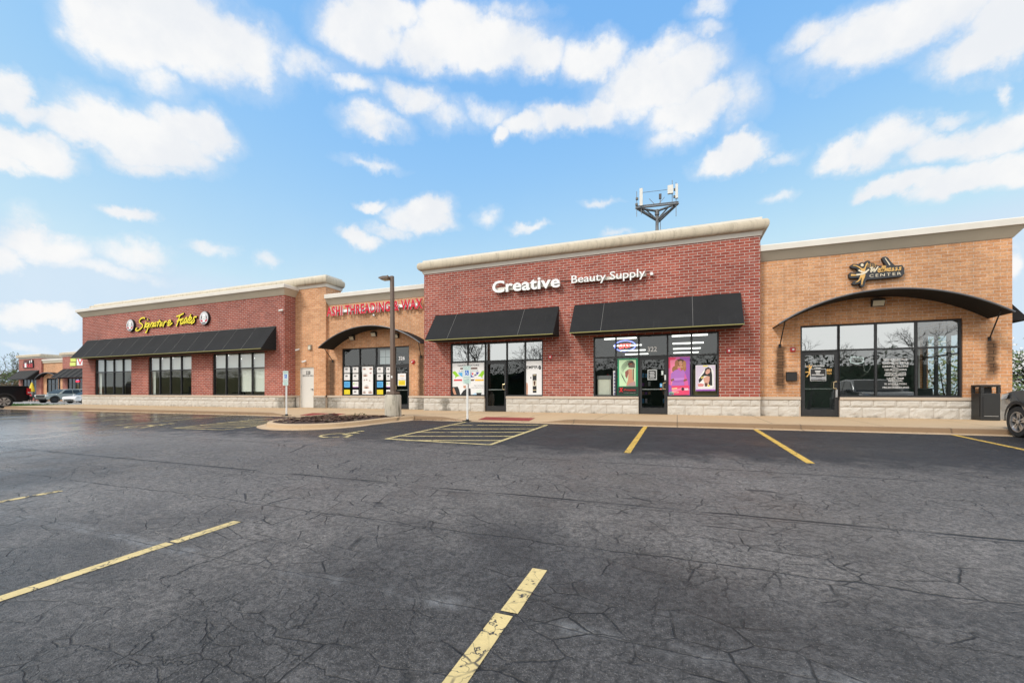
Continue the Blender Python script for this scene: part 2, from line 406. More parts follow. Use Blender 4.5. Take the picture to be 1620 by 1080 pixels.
def channel_letters(parent, body, x0, x1, z0, z1, y_back, depth, mface, mside, bold=0.0, space=1.0, shear=0.0):
    vs, fs, nz = text_geo(body, bold, shear, space, 0.5)
    ax = min(v.x for v in vs); bx = max(v.x for v in vs); az = min(v.y for v in vs); bz = max(v.y for v in vs)
    sx = (x1 - x0) / (bx - ax); sz = (z1 - z0) / (bz - az)
    W = [(x0 + (v.x - ax) * sx, y_back - depth * (v.z + 0.5), z0 + (v.y - az) * sz) for v in vs]
    par = list(range(len(vs)))
    def find(i):
        while par[i] != i: par[i] = par[par[i]]; i = par[i]
        return i
    for f in fs:
        for i in f[1:]: par[find(i)] = find(f[0])
    # the font mesh splits caps from sides: weld by place
    seen = {}
    for i, w in enumerate(W):
        k = (round(w[0], 4), round(w[2], 4))
        if k in seen: par[find(i)] = find(seen[k])
        else: seen[k] = i
    comps = {}
    for i in range(len(vs)): comps.setdefault(find(i), []).append(i)
    items = [[min(W[i][0] for i in c), max(W[i][0] for i in c), set(c)] for c in comps.values()]
    items.sort(key=lambda q: q[0])
    grp = []
    for it in items:
        for gq in grp:
            ov = min(gq[1], it[1]) - max(gq[0], it[0])
            if ov > 0.6 * min(gq[1] - gq[0], it[1] - it[0]):
                gq[0] = min(gq[0], it[0]); gq[1] = max(gq[1], it[1]); gq[2] |= it[2]; break
        else: grp.append(it)
    for gq in grp:
        mb = MB()
        idx = {i: k for k, i in enumerate(sorted(gq[2]))}
        sel = [k for k, f in enumerate(fs) if f[0] in gq[2]]
        vv = [W[i] for i in sorted(gq[2])]
        a = [tuple(idx[i] for i in fs[k]) for k in sel if abs(nz[k]) > 0.5]
        bq = [tuple(idx[i] for i in fs[k]) for k in sel if abs(nz[k]) <= 0.5]
        mb.add(vv, a, mface)
        mb.add(vv, bq, mside)
        mb.build('letter', parent, recalc=False)
def ribbon(mb, pts, w, y0, y1, m, mside):
    """a stroke of lettering: pts in (x, z), width w, front at y0, back at y1"""
    n = len(pts); L = []; Rr = []
    pts = [Vector((a, b)) for a, b in pts]
    for i in range(n):
        a = pts[max(0, i - 1)]; b = pts[min(n - 1, i + 1)]
        d = (b - a).normalized(); nn = Vector((-d.y, d.x)) * (w / 2)
        L.append(pts[i] + nn); Rr.append(pts[i] - nn)
    for i in range(n - 1):
        q = [L[i], L[i + 1], Rr[i + 1], Rr[i]]
        mb.add([(p.x, y0, p.y) for p in q], [(0, 1, 2, 3)], m)
        mb.add([(p.x, y, p.y) for p in (L[i], L[i + 1]) for y in (y0, y1)] + [(p.x, y, p.y) for p in (Rr[i], Rr[i + 1]) for y in (y0, y1)],
               [(0, 1, 3, 2), (4, 6, 7, 5)], mside)
    for p, q in ((L[0], Rr[0]), (L[-1], Rr[-1])):
        mb.add([(p.x, y0, p.y), (p.x, y1, p.y), (q.x, y1, q.y), (q.x, y0, q.y)], [(0, 1, 2, 3)], mside)
def spline(pts, k=5):
    out = []
    n = len(pts)
    for i in range(n - 1):
        p0 = pts[max(0, i - 1)]; p1 = pts[i]; p2 = pts[i + 1]; p3 = pts[min(n - 1, i + 2)]
        for j in range(k):
            t = j / k
            out.append(tuple(0.5 * (2 * p1[q] + (p2[q] - p0[q]) * t + (2 * p0[q] - 5 * p1[q] + 4 * p2[q] - p3[q]) * t * t + (3 * p1[q] - p0[q] - 3 * p2[q] + p3[q]) * t ** 3) for q in (0, 1)))
    out.append(tuple(pts[-1])); return out
def ell(cx, cz, rx, rz, n=20): return [(cx + rx * math.cos(2 * PI * i / n), cz + rz * math.sin(2 * PI * i / n)) for i in range(n)]

# ------------------------------------------------------------------ the strip mall
YL, YT, YM, YC, YR = 16.9, 17.6, 17.75, 17.0, 17.3
XL0, XL1, XT1 = X(130.5, YL), X(450, YL), X(515.5, YT)
XC0, XC1, XR1 = X(671, YC), X(1202.8, YC), X(1601.5, YR)
for (u, v0, v1, Y, hw) in ((525, 568, 632, YM, 0.26), (666.5, 560, 632, YM, 0.2), (1235, 546, 620, YR, 0.17), (1569, 536, 598, YR, 0.15)):
    x, zt = P(u, v0, Y); STAINS.append((x, zt, Zh(u, v1, Y) - 0.2, hw))
GRIME = [(X(495, YT), 0.45), (X(520, YM), 0.95), (X(668, YM), 0.42), (X(705, YC), 0.25), (X(462, YT), 0.3)]

M_RED = brick('red_utility_brick', (0.265, 0.056, 0.038), (0.39, 0.105, 0.072), (0.52, 0.48, 0.44))
M_TAN = brick('tan_utility_brick', (0.54, 0.26, 0.122), (0.67, 0.365, 0.19), (0.62, 0.49, 0.39), stains=True)
M_STONE = stone_mat()
M_CAP = plaster('cast_stone_ledge', (0.55, 0.46, 0.37))
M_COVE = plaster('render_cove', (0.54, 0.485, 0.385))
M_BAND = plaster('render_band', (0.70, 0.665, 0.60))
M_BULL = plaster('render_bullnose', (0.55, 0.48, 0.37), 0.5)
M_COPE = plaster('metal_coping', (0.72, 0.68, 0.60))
M_FRAME = col((0.022, 0.023, 0.025), 0.42, 0.0, 0.15)
M_BLACK = col((0.012, 0.012, 0.013), 0.6)
M_ROOF = col((0.2, 0.2, 0.2), 0.9)
M_WHITE = col((0.78, 0.78, 0.76), 0.5, 0, 0.05)
M_STEEL = col((0.55, 0.55, 0.55), 0.35, 0.8)
M_BRASS = col((0.62, 0.50, 0.30), 0.3, 0.9)
M_RUBBER = col((0.02, 0.02, 0.02), 0.85, 0, 0.2)
G_LOW = glass_mat('shop_glass_dark', 0.03, (0.84, 0.88, 0.86))
G_CLEAR = glass_mat('shop_glass_clear', 0.01, (0.86, 0.9, 0.88))
G_HIGH = glass_mat('shop_glass_mirror', 0.42, (0.6, 0.64, 0.62))
G_MID = glass_mat('shop_glass_tinted', 0.16, (0.62, 0.68, 0.66))

def fabric():
    m, g, b = new_mat('black_awning_cloth')
    p, x, y, z = g.pos()
    n = g.noise(p, 1.3, 6, 0.7)
    c = g.mix(n, (0.013, 0.0135, 0.0145), (0.027, 0.0275, 0.029))
    # dried rain runs down the slope
    st = g.noise(g.comb(g.m('MULTIPLY', x, 7.0), g.m('MULTIPLY', z, 0.9), 0.0), 1.5, 4, 0.7)
    c = g.mix(g.m('MULTIPLY', g.ss(st, 0.55, 0.8), 0.2), c, (0.09, 0.09, 0.088))
    g.set(b.inputs['Base Color'], c); b.inputs['Roughness'].default_value = 0.75
    b.inputs['Specular IOR Level'].default_value = 0.16
    g.set(b.inputs['Normal'], g.bump(g.noise(p, 160, 2), 0.25, 0.002))
    return m
M_CLOTH = fabric()
M_TRIM = col((0.32, 0.30, 0.10), 0.6)
M_SEAM = col((0.16, 0.16, 0.155), 0.6)

MALL = thing('strip_mall', 'long single-storey brick strip mall in alternating red and tan sections with black awnings', 'shop building',
             ((XL0 + XR1) / 2, YC, 0.0))

def wall(x0, x1, z0, z1, Y, ops, m, dep=0.22, rets=(), label=None, top=True):
    mb = MB()
    xs = sorted({x0, x1, *[q for o in ops for q in o[:2]]}); zs = sorted({z0, z1, *[q for o in ops for q in o[2:] if z0 <= q <= z1]})
    for a, b in zip(xs, xs[1:]):
        for c, d in zip(zs, zs[1:]):
            mx, mz = (a + b) / 2, (c + d) / 2
            if any(o[0] < mx < o[1] and o[2] < mz < o[3] for o in ops): continue
            mb.quad((a, Y, c), (b, Y, c), (b, Y, d), (a, Y, d), m)
    for (a, b, c, d) in ops:
        c = max(c, z0)
        mb.quad((a, Y, c), (a, Y, d), (a, Y + dep, d), (a, Y + dep, c), m)
        mb.quad((b, Y, c), (b, Y + dep, c), (b, Y + dep, d), (b, Y, d), m)
        mb.quad((a, Y, d), (b, Y, d), (b, Y + dep, d), (a, Y + dep, d), m)
    for (x, ya, yb, nx) in rets:
        q = [(x, ya, z0), (x, yb, z0), (x, yb, z1), (x, ya, z1)]
        mb.add(q if nx > 0 else q[::-1], [(0, 1, 2, 3)], m)
    if top: mb.quad((x0, Y, z1), (x1, Y, z1), (x1, Y + 0.3, z1), (x0, Y + 0.3, z1), m)
    o = mb.build('brick_wall', MALL, recalc=False)
    if label: o['label'] = label
    return o

def rock_base(x0, x1, Y, gaps=(), rets=()):
    """two courses of split-face stone standing 4 cm proud of the brick"""
    mb = MB()
    runs = []; a = x0
    for g0, g1 in sorted(gaps): runs.append((a, g0)); a = g1
    runs.append((a, x1))
    def blocks(ax, bx, f, seed):              # f maps (along, out, z) to a point
        for ci, (z0, z1) in enumerate(((-0.06, 0.335), (0.347, 0.570))):
            x = ax - (0.31 if ci else 0.0)
            while x < bx - 0.01:
                c0, c1 = max(x, ax) + 0.005, min(x + 0.61, bx) - 0.005
                x += 0.61
                if c1 - c0 < 0.03: continue
                nx = max(2, int((c1 - c0) / 0.07)); nz = 4 if ci else 6
                vs = []
                for j in range(nz + 1):
                    for i in range(nx + 1):
                        px = c0 + (c1 - c0) * i / nx; pz = z0 + (z1 - z0) * j / nz
                        e = 0.0 if i in (0, nx) or j in (0, nz) else 1.0
                        h = 0.012 + e * (0.012 + 0.024 * (mnoise.noise((px * 5 + seed, pz * 7, seed)) + 0.35) + 0.010 * mnoise.noise((px * 17, pz * 19, seed)))
                        vs.append(f(px, max(h, 0.006), pz))
                mb.add(vs, [(j * (nx + 1) + i, j * (nx + 1) + i + 1, (j + 1) * (nx + 1) + i + 1, (j + 1) * (nx + 1) + i) for j in range(nz) for i in range(nx)], M_STONE)
                # block edges back to the joint
                k = nx + 1
                for lst in ([j * k for j in range(nz + 1)], [j * k + nx for j in range(nz + 1)], list(range(k)), [nz * k + i for i in range(k)]):
                    pv = []
                    for q in lst:
                        i, j = q % k, q // k
                        px = c0 + (c1 - c0) * i / nx; pz = z0 + (z1 - z0) * j / nz
                        pv += [vs[q], f(px, 0.0, pz)]
                    mb.add(pv, [(2 * w, 2 * w + 1, 2 * w + 3, 2 * w + 2) for w in range(len(lst) - 1)], M_STONE)
    for q_, (a, b) in enumerate(runs):
        mb.box(a, b, Y - 0.022, Y + 0.2, -0.06, 0.572, M_CAP)
        blocks(a, b, lambda px, o_, pz: (px, Y - 0.022 - o_, pz), a)
        lb = MB(); lb.box(a, b, Y - 0.075, Y + 0.12, 0.575, 0.668, M_CAP)
        for (x, ya, yb, nx) in rets:
            if abs(x - (a if nx < 0 else b)) > 0.01: continue
            blocks(ya, yb, lambda py, o_, pz: (x + nx * o_, py, pz), x)
            lb.box(min(x, x + nx * 0.075), max(x, x + nx * 0.075), ya - 0.075, yb, 0.575, 0.668, M_CAP)
        mb.build('stone_base', MALL, recalc=False); mb.__init__()
        lb.build('stone_ledge', MALL, bevel=0.008)

def sweep(name, path, prof_sets):
    """path: (x, y, sx, sy) plan points with the outward sign per axis; prof_sets: list of (profile [(out, z)], material)"""
    mb = MB()
    for prof, m in prof_sets:
        n = len(prof); vs = []
        for (x, y, sx, sy) in path:
            for (o_, z) in prof: vs.append((x + sx * o_, y + sy * o_, z))
        fs = [(i * n + j, (i + 1) * n + j, (i + 1) * n + j + 1, i * n + j + 1) for i in range(len(path) - 1) for j in range(n - 1)]
        mb.add(vs, fs, m)
        for i in (0, len(path) - 1): mb.add(vs[i * n:(i + 1) * n], [tuple(range(n))], m)
    return mb.build(name, MALL, recalc=True)
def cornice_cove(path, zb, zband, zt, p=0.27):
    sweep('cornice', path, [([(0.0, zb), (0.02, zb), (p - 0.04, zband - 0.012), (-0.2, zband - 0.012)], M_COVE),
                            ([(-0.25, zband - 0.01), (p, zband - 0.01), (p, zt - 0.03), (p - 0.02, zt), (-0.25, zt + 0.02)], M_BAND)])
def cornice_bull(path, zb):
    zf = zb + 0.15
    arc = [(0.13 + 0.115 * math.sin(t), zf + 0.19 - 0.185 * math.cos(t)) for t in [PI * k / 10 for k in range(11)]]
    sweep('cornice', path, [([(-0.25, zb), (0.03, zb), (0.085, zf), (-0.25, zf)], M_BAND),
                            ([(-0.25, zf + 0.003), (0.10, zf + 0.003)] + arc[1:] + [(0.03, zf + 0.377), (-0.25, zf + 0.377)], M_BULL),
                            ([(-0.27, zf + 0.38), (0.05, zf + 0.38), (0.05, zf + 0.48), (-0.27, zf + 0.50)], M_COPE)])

FD = 0.05                                     # frames sit 5 cm behind the brick face
def storefront(Y, xs, z0, zb, z1, hi, lo, door=None, head=0.05, label=None, bars=True):
    """aluminium storefront: uprights at xs, transom bar at zb; hi / lo give the glass above and below per bay"""
    y0, y1, yg = Y + FD, Y + FD + 0.11, Y + FD + 0.05
    mb = MB(); w = 0.028
    n = len(xs)
    for i, x in enumerate(xs):
        nearDoor = door is not None and i in (door, door + 1)
        a, b = (x, x + 2 * w) if i == 0 else (x - 2 * w, x) if i == n - 1 else (x - w, x + w)
        mb.box(a, b, y0, y1, 0.0 if nearDoor else z0, z1, M_FRAME)
    for i in range(n - 1):
        a = xs[i] + (2 * w if i == 0 else w) + 0.0005; b = xs[i + 1] - (2 * w if i == n - 2 else w) - 0.0005
        mb.box(a, b, y0 + 0.002, y1 - 0.002, z1 - head, z1 - 0.001, M_FRAME)
        if bars: mb.box(a, b, y0 + 0.003, y1 - 0.003, zb - 0.028, zb + 0.028, M_FRAME)
        if i != door: mb.box(a, b, y0 + 0.002, y1 - 0.002, z0 + 0.001, z0 + 0.055, M_FRAME)
    fr = mb.build('window', MALL, recalc=True)
    if label: fr['label'] = label
    gb = MB()
    for i in range(n - 1):
        a, b = xs[i] + 0.03, xs[i + 1] - 0.03
        gb.quad((a, yg, zb + 0.02), (b, yg, zb + 0.02), (b, yg, z1 - head + 0.005), (a, yg, z1 - head + 0.005), hi[i])
        if i != door: gb.quad((a, yg, z0 + 0.05), (b, yg, z0 + 0.05), (b, yg, zb - 0.02), (a, yg, zb - 0.02), lo[i])
    gb.build('pane', fr, recalc=False)
    return fr

def shop_door(Y, x0, x1, zt, handle_right=True, glass=None, mid=None, label=None, closer=False):
    y0, y1 = Y + FD + 0.01, Y + FD + 0.075
    mb = MB(); s = 0.085
    mb.box(x0, x0 + s, y0, y1, 0.012, zt, M_FRAME); mb.box(x1 - s, x1, y0, y1, 0.012, zt, M_FRAME)
    mb.box(x0 + s, x1 - s, y0 + 0.001, y1 - 0.001, zt - 0.10, zt - 0.001, M_FRAME)
    mb.box(x0 + s, x1 - s, y0 + 0.001, y1 - 0.001, 0.013, 0.24, M_FRAME)
    d = mb.build('door', MALL)
    if label: d['label'] = label
    gb = MB(); yg = (y0 + y1) / 2
    gb.quad((x0 + s - 0.01, yg, 0.23), (x1 - s + 0.01, yg, 0.23), (x1 - s + 0.01, yg, zt - 0.09), (x0 + s - 0.01, yg, zt - 0.09), glass or G_LOW)
    gb.build('pane', d, recalc=False)
    hx = x1 - 0.05 if handle_right else x0 + 0.05
    inn = hx - 0.085 if handle_right else hx + 0.085
    hb = MB(); hb.tube([(hx, y0, 0.93), (hx, y0 - 0.06, 0.95), (inn, y0 - 0.07, 0.97), (inn, y0 - 0.07, 1.17), (hx, y0 - 0.06, 1.19), (hx, y0, 1.21)], 0.013, M_BRASS, 8)
    hb.build('handle', d, smooth=True)
    pb = MB(); pb.box(x0 + s, x1 - s - 0.02, y1, y1 + 0.035, 0.935, 0.965, M_STEEL); pb.build('push_bar', d)
    return d

Z0, ZB = 0.672, 2.205
# ---- left red section
wL = []
for (ua, ub) in ((151.3, 209.1), (236.0, 304.2), (337.7, 419.8)):
    wL.append((X(ua, YL + FD), X(ub, YL + FD)))
wall(XL0, XL1, 0.57, 6.06, YL, [(a, b, Z0 - 0.01, 3.10) for a, b in wL], M_RED, rets=[(XL1, YL, YT, 1), (XL0, YL, YL + 12, -1)], label='red brick wall with three wide four-light windows at the left end')
rock_base(XL0, XL1, YL, rets=[(XL1, YL, YT, 1)])
cornice_cove([(XL0, YL + 12, -1, 0), (XL0, YL, -1, -1), (XL1, YL, 1, -1), (XL1, YT, 1, 0)], 6.06, 6.40, 6.58)
G_BLIND = glass_mat('shop_glass_blinds', 0.14, (0.92, 0.95, 0.93))
BLIND = col((0.82, 0.84, 0.78), 0.8, 0, 0.04)
for k, (a, b) in enumerate(wL):
    xs = [a + (b - a) * i / 4 for i in range(5)]
    fr = storefront(YL, xs, Z0, ZB, 3.095, [G_BLIND] * 4, [G_CLEAR] * 4)
    bb = MB(); yb = YL + FD + 0.16
    bays = [(0, 0.05, 2.2 if k else 2.2)]
    for i in range(4):
        bb.box(xs[i] + 0.03, xs[i + 1] - 0.03, yb, yb + 0.012, 2.16 if not (k == 2 and i >= 2) else 0.88, 3.05, BLIND)
    if k < 2: bb.box(xs[0] + 0.03, xs[0] + 0.30, yb + 0.03, yb + 0.05, 0.72, 2.2, BLIND)
    bb.build('window_blind', fr)
# ---- tan tower with the service door
dX0, dX1 = X(474.3, YT), X(496.5, YT)
XT0 = XL1
wall(XT0, XT1, 0.57, 6.47, YT, [(dX0, dX1, 0.0, 2.2)], M_TAN, rets=[(XT1, YT, YT + 1.1, 1)], label='tan brick tower between the red wing and the arched canopy')
wall(XL0, XT0 - 0.002, 5.0, 6.47, YT, [], M_TAN, rets=[(XL0, YT, YT + 10, -1)])
rock_base(XT0 + 0.06, XT1, YT, gaps=[(dX0, dX1)])
cornice_bull([(XL0, YT + 10, -1, 0), (XL0, YT, -1, -1), (XT1, YT, 1, -1), (XT1, YT + 1.15, 1, 0)], 6.47)
sd = MB(); sd.box(dX0, dX0 + 0.05, YT + 0.03, YT + 0.12, 0, 2.2, M_BAND); sd.box(dX1 - 0.05, dX1, YT + 0.03, YT + 0.12, 0, 2.2, M_BAND)
sd.box(dX0 + 0.05, dX1 - 0.05, YT + 0.031, YT + 0.119, 2.15, 2.199, M_BAND)
M_DOORW = col((0.66, 0.65, 0.61), 0.5, 0, 0.05)
sd.box(dX0 + 0.053, dX1 - 0.053, YT + 0.06, YT + 0.11, 0.01, 2.147, M_DOORW)
sdo = sd.build('door', MALL); sdo['label'] = 'plain off-white steel service door'
hb = MB(); hb.cyl((dX1 - 0.13, YT + 0.06, 1.0), (dX1 - 0.13, YT + 0.0, 1.0), 0.03, 0.03, M_FRAME); hb.box(dX1 - 0.22, dX1 - 0.11, YT - 0.012, YT + 0.005, 0.985, 1.015, M_FRAME); hb.build('handle', sdo)
for z in (0.25, 1.1, 1.9): hb = MB(); hb.cyl((dX0 + 0.05, YT + 0.045, z), (dX0 + 0.05, YT + 0.045, z + 0.1), 0.012, 0.012, M_STEEL, 8); hb.build('hinge', sdo)
lt = MB(); yt = YT + 0.058
a, _ = P(482.5, 0, YT); b, _ = P(489.7, 0, YT); text_flat(lt, '328', a, b, Zh(486, 592, YT), Zh(486, 586.4, YT), yt, M_BLACK, 0.03)
a, _ = P(477.3, 0, YT); b, _ = P(495, 0, YT); text_flat(lt, 'SERVICE HALL', a, b, Zh(486, 595.4, YT), Zh(486, 592.6, YT), yt, M_BLACK, 0.02)
lt.build('lettering', sdo, recalc=False)
# ---- tan middle section with the arch canopy
XM0, XM1 = XT1, XC0
mx = [X(u, YM + FD) for u in (542, 568.7, 594.7, 623.6, 648.3)]
wall(XM0, XM1, 0.57, 5.49, YM, [(mx[0], mx[3] + 0.01, Z0 - 0.01, 3.14), (mx[3] + 0.01, mx[4], 0.0, 3.14)], M_TAN, label='tan brick wall under the arched canopy of the middle shop')
rock_base(XM0, XM1, YM, gaps=[(mx[3] - 0.02, mx[4])])
cornice_cove([(XM0 + 0.03, YM + 0.3, -0.1, 0), (XM0 + 0.03, YM, -0.1, -1), (XM1 - 0.002, YM, 0, -1)], 5.49, 5.82, 6.03)
frM = storefront(YM, mx, Z0, ZB, 3.135, [G_LOW] * 4, [G_LOW] * 4, door=3)
doorM = shop_door(YM, mx[3] + 0.03, mx[4] - 0.058, 2.17, False)
# ---- red centre section
cl = [X(u, YC + FD) for u in (713.3, 740, 767.7, 801.7, 830.7, 859.3)]
cr = [X(u, YC + FD) for u in (939, 974.3, 1010.5, 1056.2, 1094, 1137.3)]
ops = []
for q in (cl, cr): ops += [(q[0], q[2], Z0 - 0.01, 3.04), (q[2], q[3], 0.0, 3.04), (q[3], q[5], Z0 - 0.01, 3.04)]
wall(XC0, XC1, 0.57, 6.30, YC, ops, M_RED, rets=[(XC0, YC, YC + 3, -1), (XC1, YC, YC + 3, 1)], label='big red brick wall of the middle block with two storefronts')
rock_base(XC0, XC1, YC, gaps=[(cl[2], cl[3]), (cr[2], cr[3])], rets=[(XC0, YC, YM, -1)])
cornice_bull([(XC0, YC + 3, -1, 0), (XC0, YC, -1, -1), (XC1, YC, 1, -1), (XC1, YC + 3, 1, 0)], 6.30)
frA = storefront(YC, cl, Z0, ZB, 3.035, [G_HIGH] * 5, [G_LOW] * 5, door=2, head=0.08)
doorA = shop_door(YC, cl[2] + 0.03, cl[3] - 0.03, 2.17, True)
frB = storefront(YC, cr, Z0, ZB, 3.035, [G_LOW] * 5, [G_LOW] * 5, door=2)
doorB = shop_door(YC, cr[2] + 0.03, cr[3] - 0.03, 2.17, True)
# ---- tan right section
rx = [X(u, YR + FD) for u in (1265.7, 1327.2, 1386, 1450, 1521.7)]
wall(XC1, XR1, 0.57, 5.455, YR, [(rx[0], rx[1], 0.0, 3.12), (rx[1], rx[4], Z0 - 0.01, 3.12)], M_TAN, label='tan brick wall at the right end under the wide arched canopy')
rock_base(XC1, XR1, YR, gaps=[(rx[0], rx[1])])
cornice_cove([(XC1 + 0.002, YR, 0, -1), (XR1, YR, 1, -1), (XR1, YR + 16, 1, 0)], 5.455, 5.765, 5.97)
frR = storefront(YR, rx, Z0, ZB + 0.04, 3.115, [G_HIGH] * 3 + [G_MID], [G_MID, G_MID, G_MID, G_CLEAR], door=0)
doorR = shop_door(YR, rx[0] + 0.06, rx[1] - 0.03, 2.2, True, G_MID)
kp = MB(); kp.box(rx[1] - 0.10, rx[1] - 0.04, YR + 0.02, YR + 0.06, 0.66, 0.92, M_STEEL); kp.build('lock', doorR, bevel=0.006)
# ---- side wall on the right, with a window seen through the shop
ey0, ey1 = YR + 1.35, YR + 4.6
sw = MB()
for (ya, yb, za, zb) in ((YR, ey0, -0.1, 5.455), (ey1, YR + 16.7, -0.1, 5.455), (ey0, ey1, -0.1, Z0), (ey0, ey1, 3.1, 5.455)):
    sw.box(XR1 - 0.25, XR1 - 0.001, ya + (0.002 if ya == YR else 0), yb, za, zb, M_TAN)
sw.build('brick_wall', MALL)
fe = MB()
for k in range(5):
    y = ey0 + (ey1 - ey0) * k / 4
    fe.box(XR1 - 0.16, XR1 - 0.05, y - 0.03, y + 0.03, Z0, 3.1, M_FRAME)
for z in (Z0 + 0.03, ZB, 3.07): fe.box(XR1 - 0.158, XR1 - 0.052, ey0, ey1, z - 0.028, z + 0.028, M_FRAME)
fes = fe.build('window', MALL); fes['label'] = 'side window at the right end seen through the corner shop'
gb = MB(); gb.quad((XR1 - 0.1, ey0, Z0), (XR1 - 0.1, ey1, Z0), (XR1 - 0.1, ey1, 3.1), (XR1 - 0.1, ey0, 3.1), G_CLEAR); gb.build('pane', fes, recalc=False)
# ---- back, left end, roof
rb = MB()
rb.box(XL0 + 0.01, XR1 - 0.26, YR + 16.4, YR + 16.7, -0.1, 5.3, M_TAN)
rb.build('brick_wall', MALL)
rf = MB(); rf.box(XL0 + 0.02, XR1 - 0.26, YT + 0.31, YR + 16.39, 4.75, 4.95, M_ROOF); rf.build('roof', MALL)

# ---- rooms behind the glass
M_FLOOR = col((0.22, 0.20, 0.17), 0.4); M_CEIL = col((0.5, 0.5, 0.48), 0.9)
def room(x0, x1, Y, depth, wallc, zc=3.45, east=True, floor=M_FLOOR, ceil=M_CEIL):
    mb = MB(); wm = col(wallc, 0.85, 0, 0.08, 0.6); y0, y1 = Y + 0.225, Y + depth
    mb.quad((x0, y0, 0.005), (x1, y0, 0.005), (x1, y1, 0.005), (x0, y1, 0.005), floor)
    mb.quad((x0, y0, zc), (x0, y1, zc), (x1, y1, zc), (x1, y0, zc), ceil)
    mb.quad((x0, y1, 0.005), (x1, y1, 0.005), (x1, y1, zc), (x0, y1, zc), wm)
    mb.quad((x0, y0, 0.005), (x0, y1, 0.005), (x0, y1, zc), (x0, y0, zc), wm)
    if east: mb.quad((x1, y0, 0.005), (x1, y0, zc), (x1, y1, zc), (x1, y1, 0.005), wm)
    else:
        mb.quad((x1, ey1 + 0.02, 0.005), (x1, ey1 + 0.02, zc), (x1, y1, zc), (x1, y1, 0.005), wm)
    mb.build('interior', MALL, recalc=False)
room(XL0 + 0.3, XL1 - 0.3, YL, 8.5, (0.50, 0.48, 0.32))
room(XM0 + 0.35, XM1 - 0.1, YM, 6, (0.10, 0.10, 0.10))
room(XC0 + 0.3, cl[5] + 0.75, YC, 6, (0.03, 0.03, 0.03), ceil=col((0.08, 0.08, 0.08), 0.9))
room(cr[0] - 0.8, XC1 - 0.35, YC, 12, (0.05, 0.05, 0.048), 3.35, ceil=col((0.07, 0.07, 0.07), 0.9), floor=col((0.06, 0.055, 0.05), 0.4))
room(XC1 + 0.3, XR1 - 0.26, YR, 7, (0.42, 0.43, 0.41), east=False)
jb = MB(); jb.box(XR1 - 0.30, XR1 - 0.252, ey1 + 0.0, ey1 + 0.55, 0.02, 3.4, M_WHITE); jb.build('interior', MALL); jb = MB(); jb.box(XR1 - 0.30, XR1 - 0.252, ey0 - 0.07, ey0, 0.02, 3.4, M_WHITE); jb.build('interior', MALL)
TUBE = emit((1.0, 0.98, 0.93), 1.5)
fl = MB(); fl.box(-0.72, 0.72, -0.045, 0.045, -0.06, 0.0, TUBE)
first = None
for (xc, yc) in [(xq, yq) for yq in (20.1, 23.2, 26.0, 28.6) for xq in (-2.45, 0.5)]:
    if first is None:
        first = fl.build('ceiling_light', None, local=True); o = first
        tag(o, 'lit fluorescent tube on the shop ceiling seen through the right-hand red storefront', 'ceiling light', 'lit tubes on the beauty shop ceiling')
    else: o = copy_tree(first)
    o.location = (xc, yc, 3.34); ORG[o.name] = Vector(o.location)
for k, (xc, yc) in enumerate([(q[0] + d_, y_) for q in wL for d_ in (0.4, 2.4) for y_ in (1.4, 3.6, 6.0)]):  # extra strips, added out of sight to brighten the barber shop
    o = copy_tree(first, label='glowing strip added to brighten the room behind the left-hand red windows'); o['group'] = 'added light strips in the barber shop'
    o.location = (xc, YL + yc, 3.44)

# ---- shed awnings
def shed(x0, x1, zt, zb, Y, p, seams, label):
    mb = MB(); nx = max(8, int((x1 - x0) / 0.35)); nz = 6
    vs = []
    for j in range(nz + 1):
        for i in range(nx + 1):
            t = j / nz; x = x0 + (x1 - x0) * i / nx
            ph = min(abs(x - s) for s in [x0, x1] + seams)
            sag = 0.02 * min(1, ph / 0.6) * math.sin(PI * t) + 0.018 * mnoise.noise((x * 1.9, t * 2.2, x0))
            vs.append((x, Y - 0.004 - (p - 0.004) * t + sag * 0.6, zt + (zb - zt) * t - sag))
    k = nx + 1
    mb.add(vs, [(j * k + i, (j + 1) * k + i, (j + 1) * k + i + 1, j * k + i + 1) for j in range(nz) for i in range(nx)], M_CLOTH)
    for x, d in ((x0, 1), (x1, -1)):
        tri = [(x, Y - 0.004, zt), (x, Y - p, zb), (x, Y - 0.004, zb)]
        mb.add(tri, [(0, 1, 2)], M_CLOTH); 
    mb.quad((x0, Y - p, zb - 0.002), (x1, Y - p, zb - 0.002), (x1, Y - 0.004, zb - 0.002), (x0, Y - 0.004, zb - 0.002), M_CLOTH)
    o = mb.build('awning', MALL, smooth=True, recalc=True); o['label'] = label
    for s in seams:
        sb = MB(); a = Vector((s, Y, zt)); b = Vector((s, Y - p, zb))
        sb.tube([a.lerp(b, t) + Vector((0, -0.004, -0.004 if 0.1 < t < 0.9 else 0.004)) for t in (0.02, 0.5, 0.995)], 0.008, M_SEAM, 6)
        sb.build('seam', o)
    tb = MB(); tb.box(x0, x1, Y - p - 0.012, Y - p + 0.012, zb - 0.022, zb + 0.004, M_TRIM); tb.build('edge_trim', o)
    return o
xa, xb = X(138.5, YL), X(437, YL)
shed(xa, xb, 4.42, 3.13, YL, 0.92, [xa + (xb - xa) * k / 12 for k in range(1, 12)], 'long black awning over all three left windows')
xa, xb = X(689.3, YC), X(884.3, YC)
shed(xa, xb, 4.36, 3.12, YC, 0.92, [xa + (xb - xa) * 0.19, xa + (xb - xa) * 0.745], 'short black awning with two seams over the storefront with the white product posters')
xa, xb = X(909, YC), X(1171.7, YC)
shed(xa, xb, 4.36, 3.12, YC, 0.92, [xa + (xb - xa) * 0.20, xa + (xb - xa) * 0.735], 'wide black awning over the lit storefront')
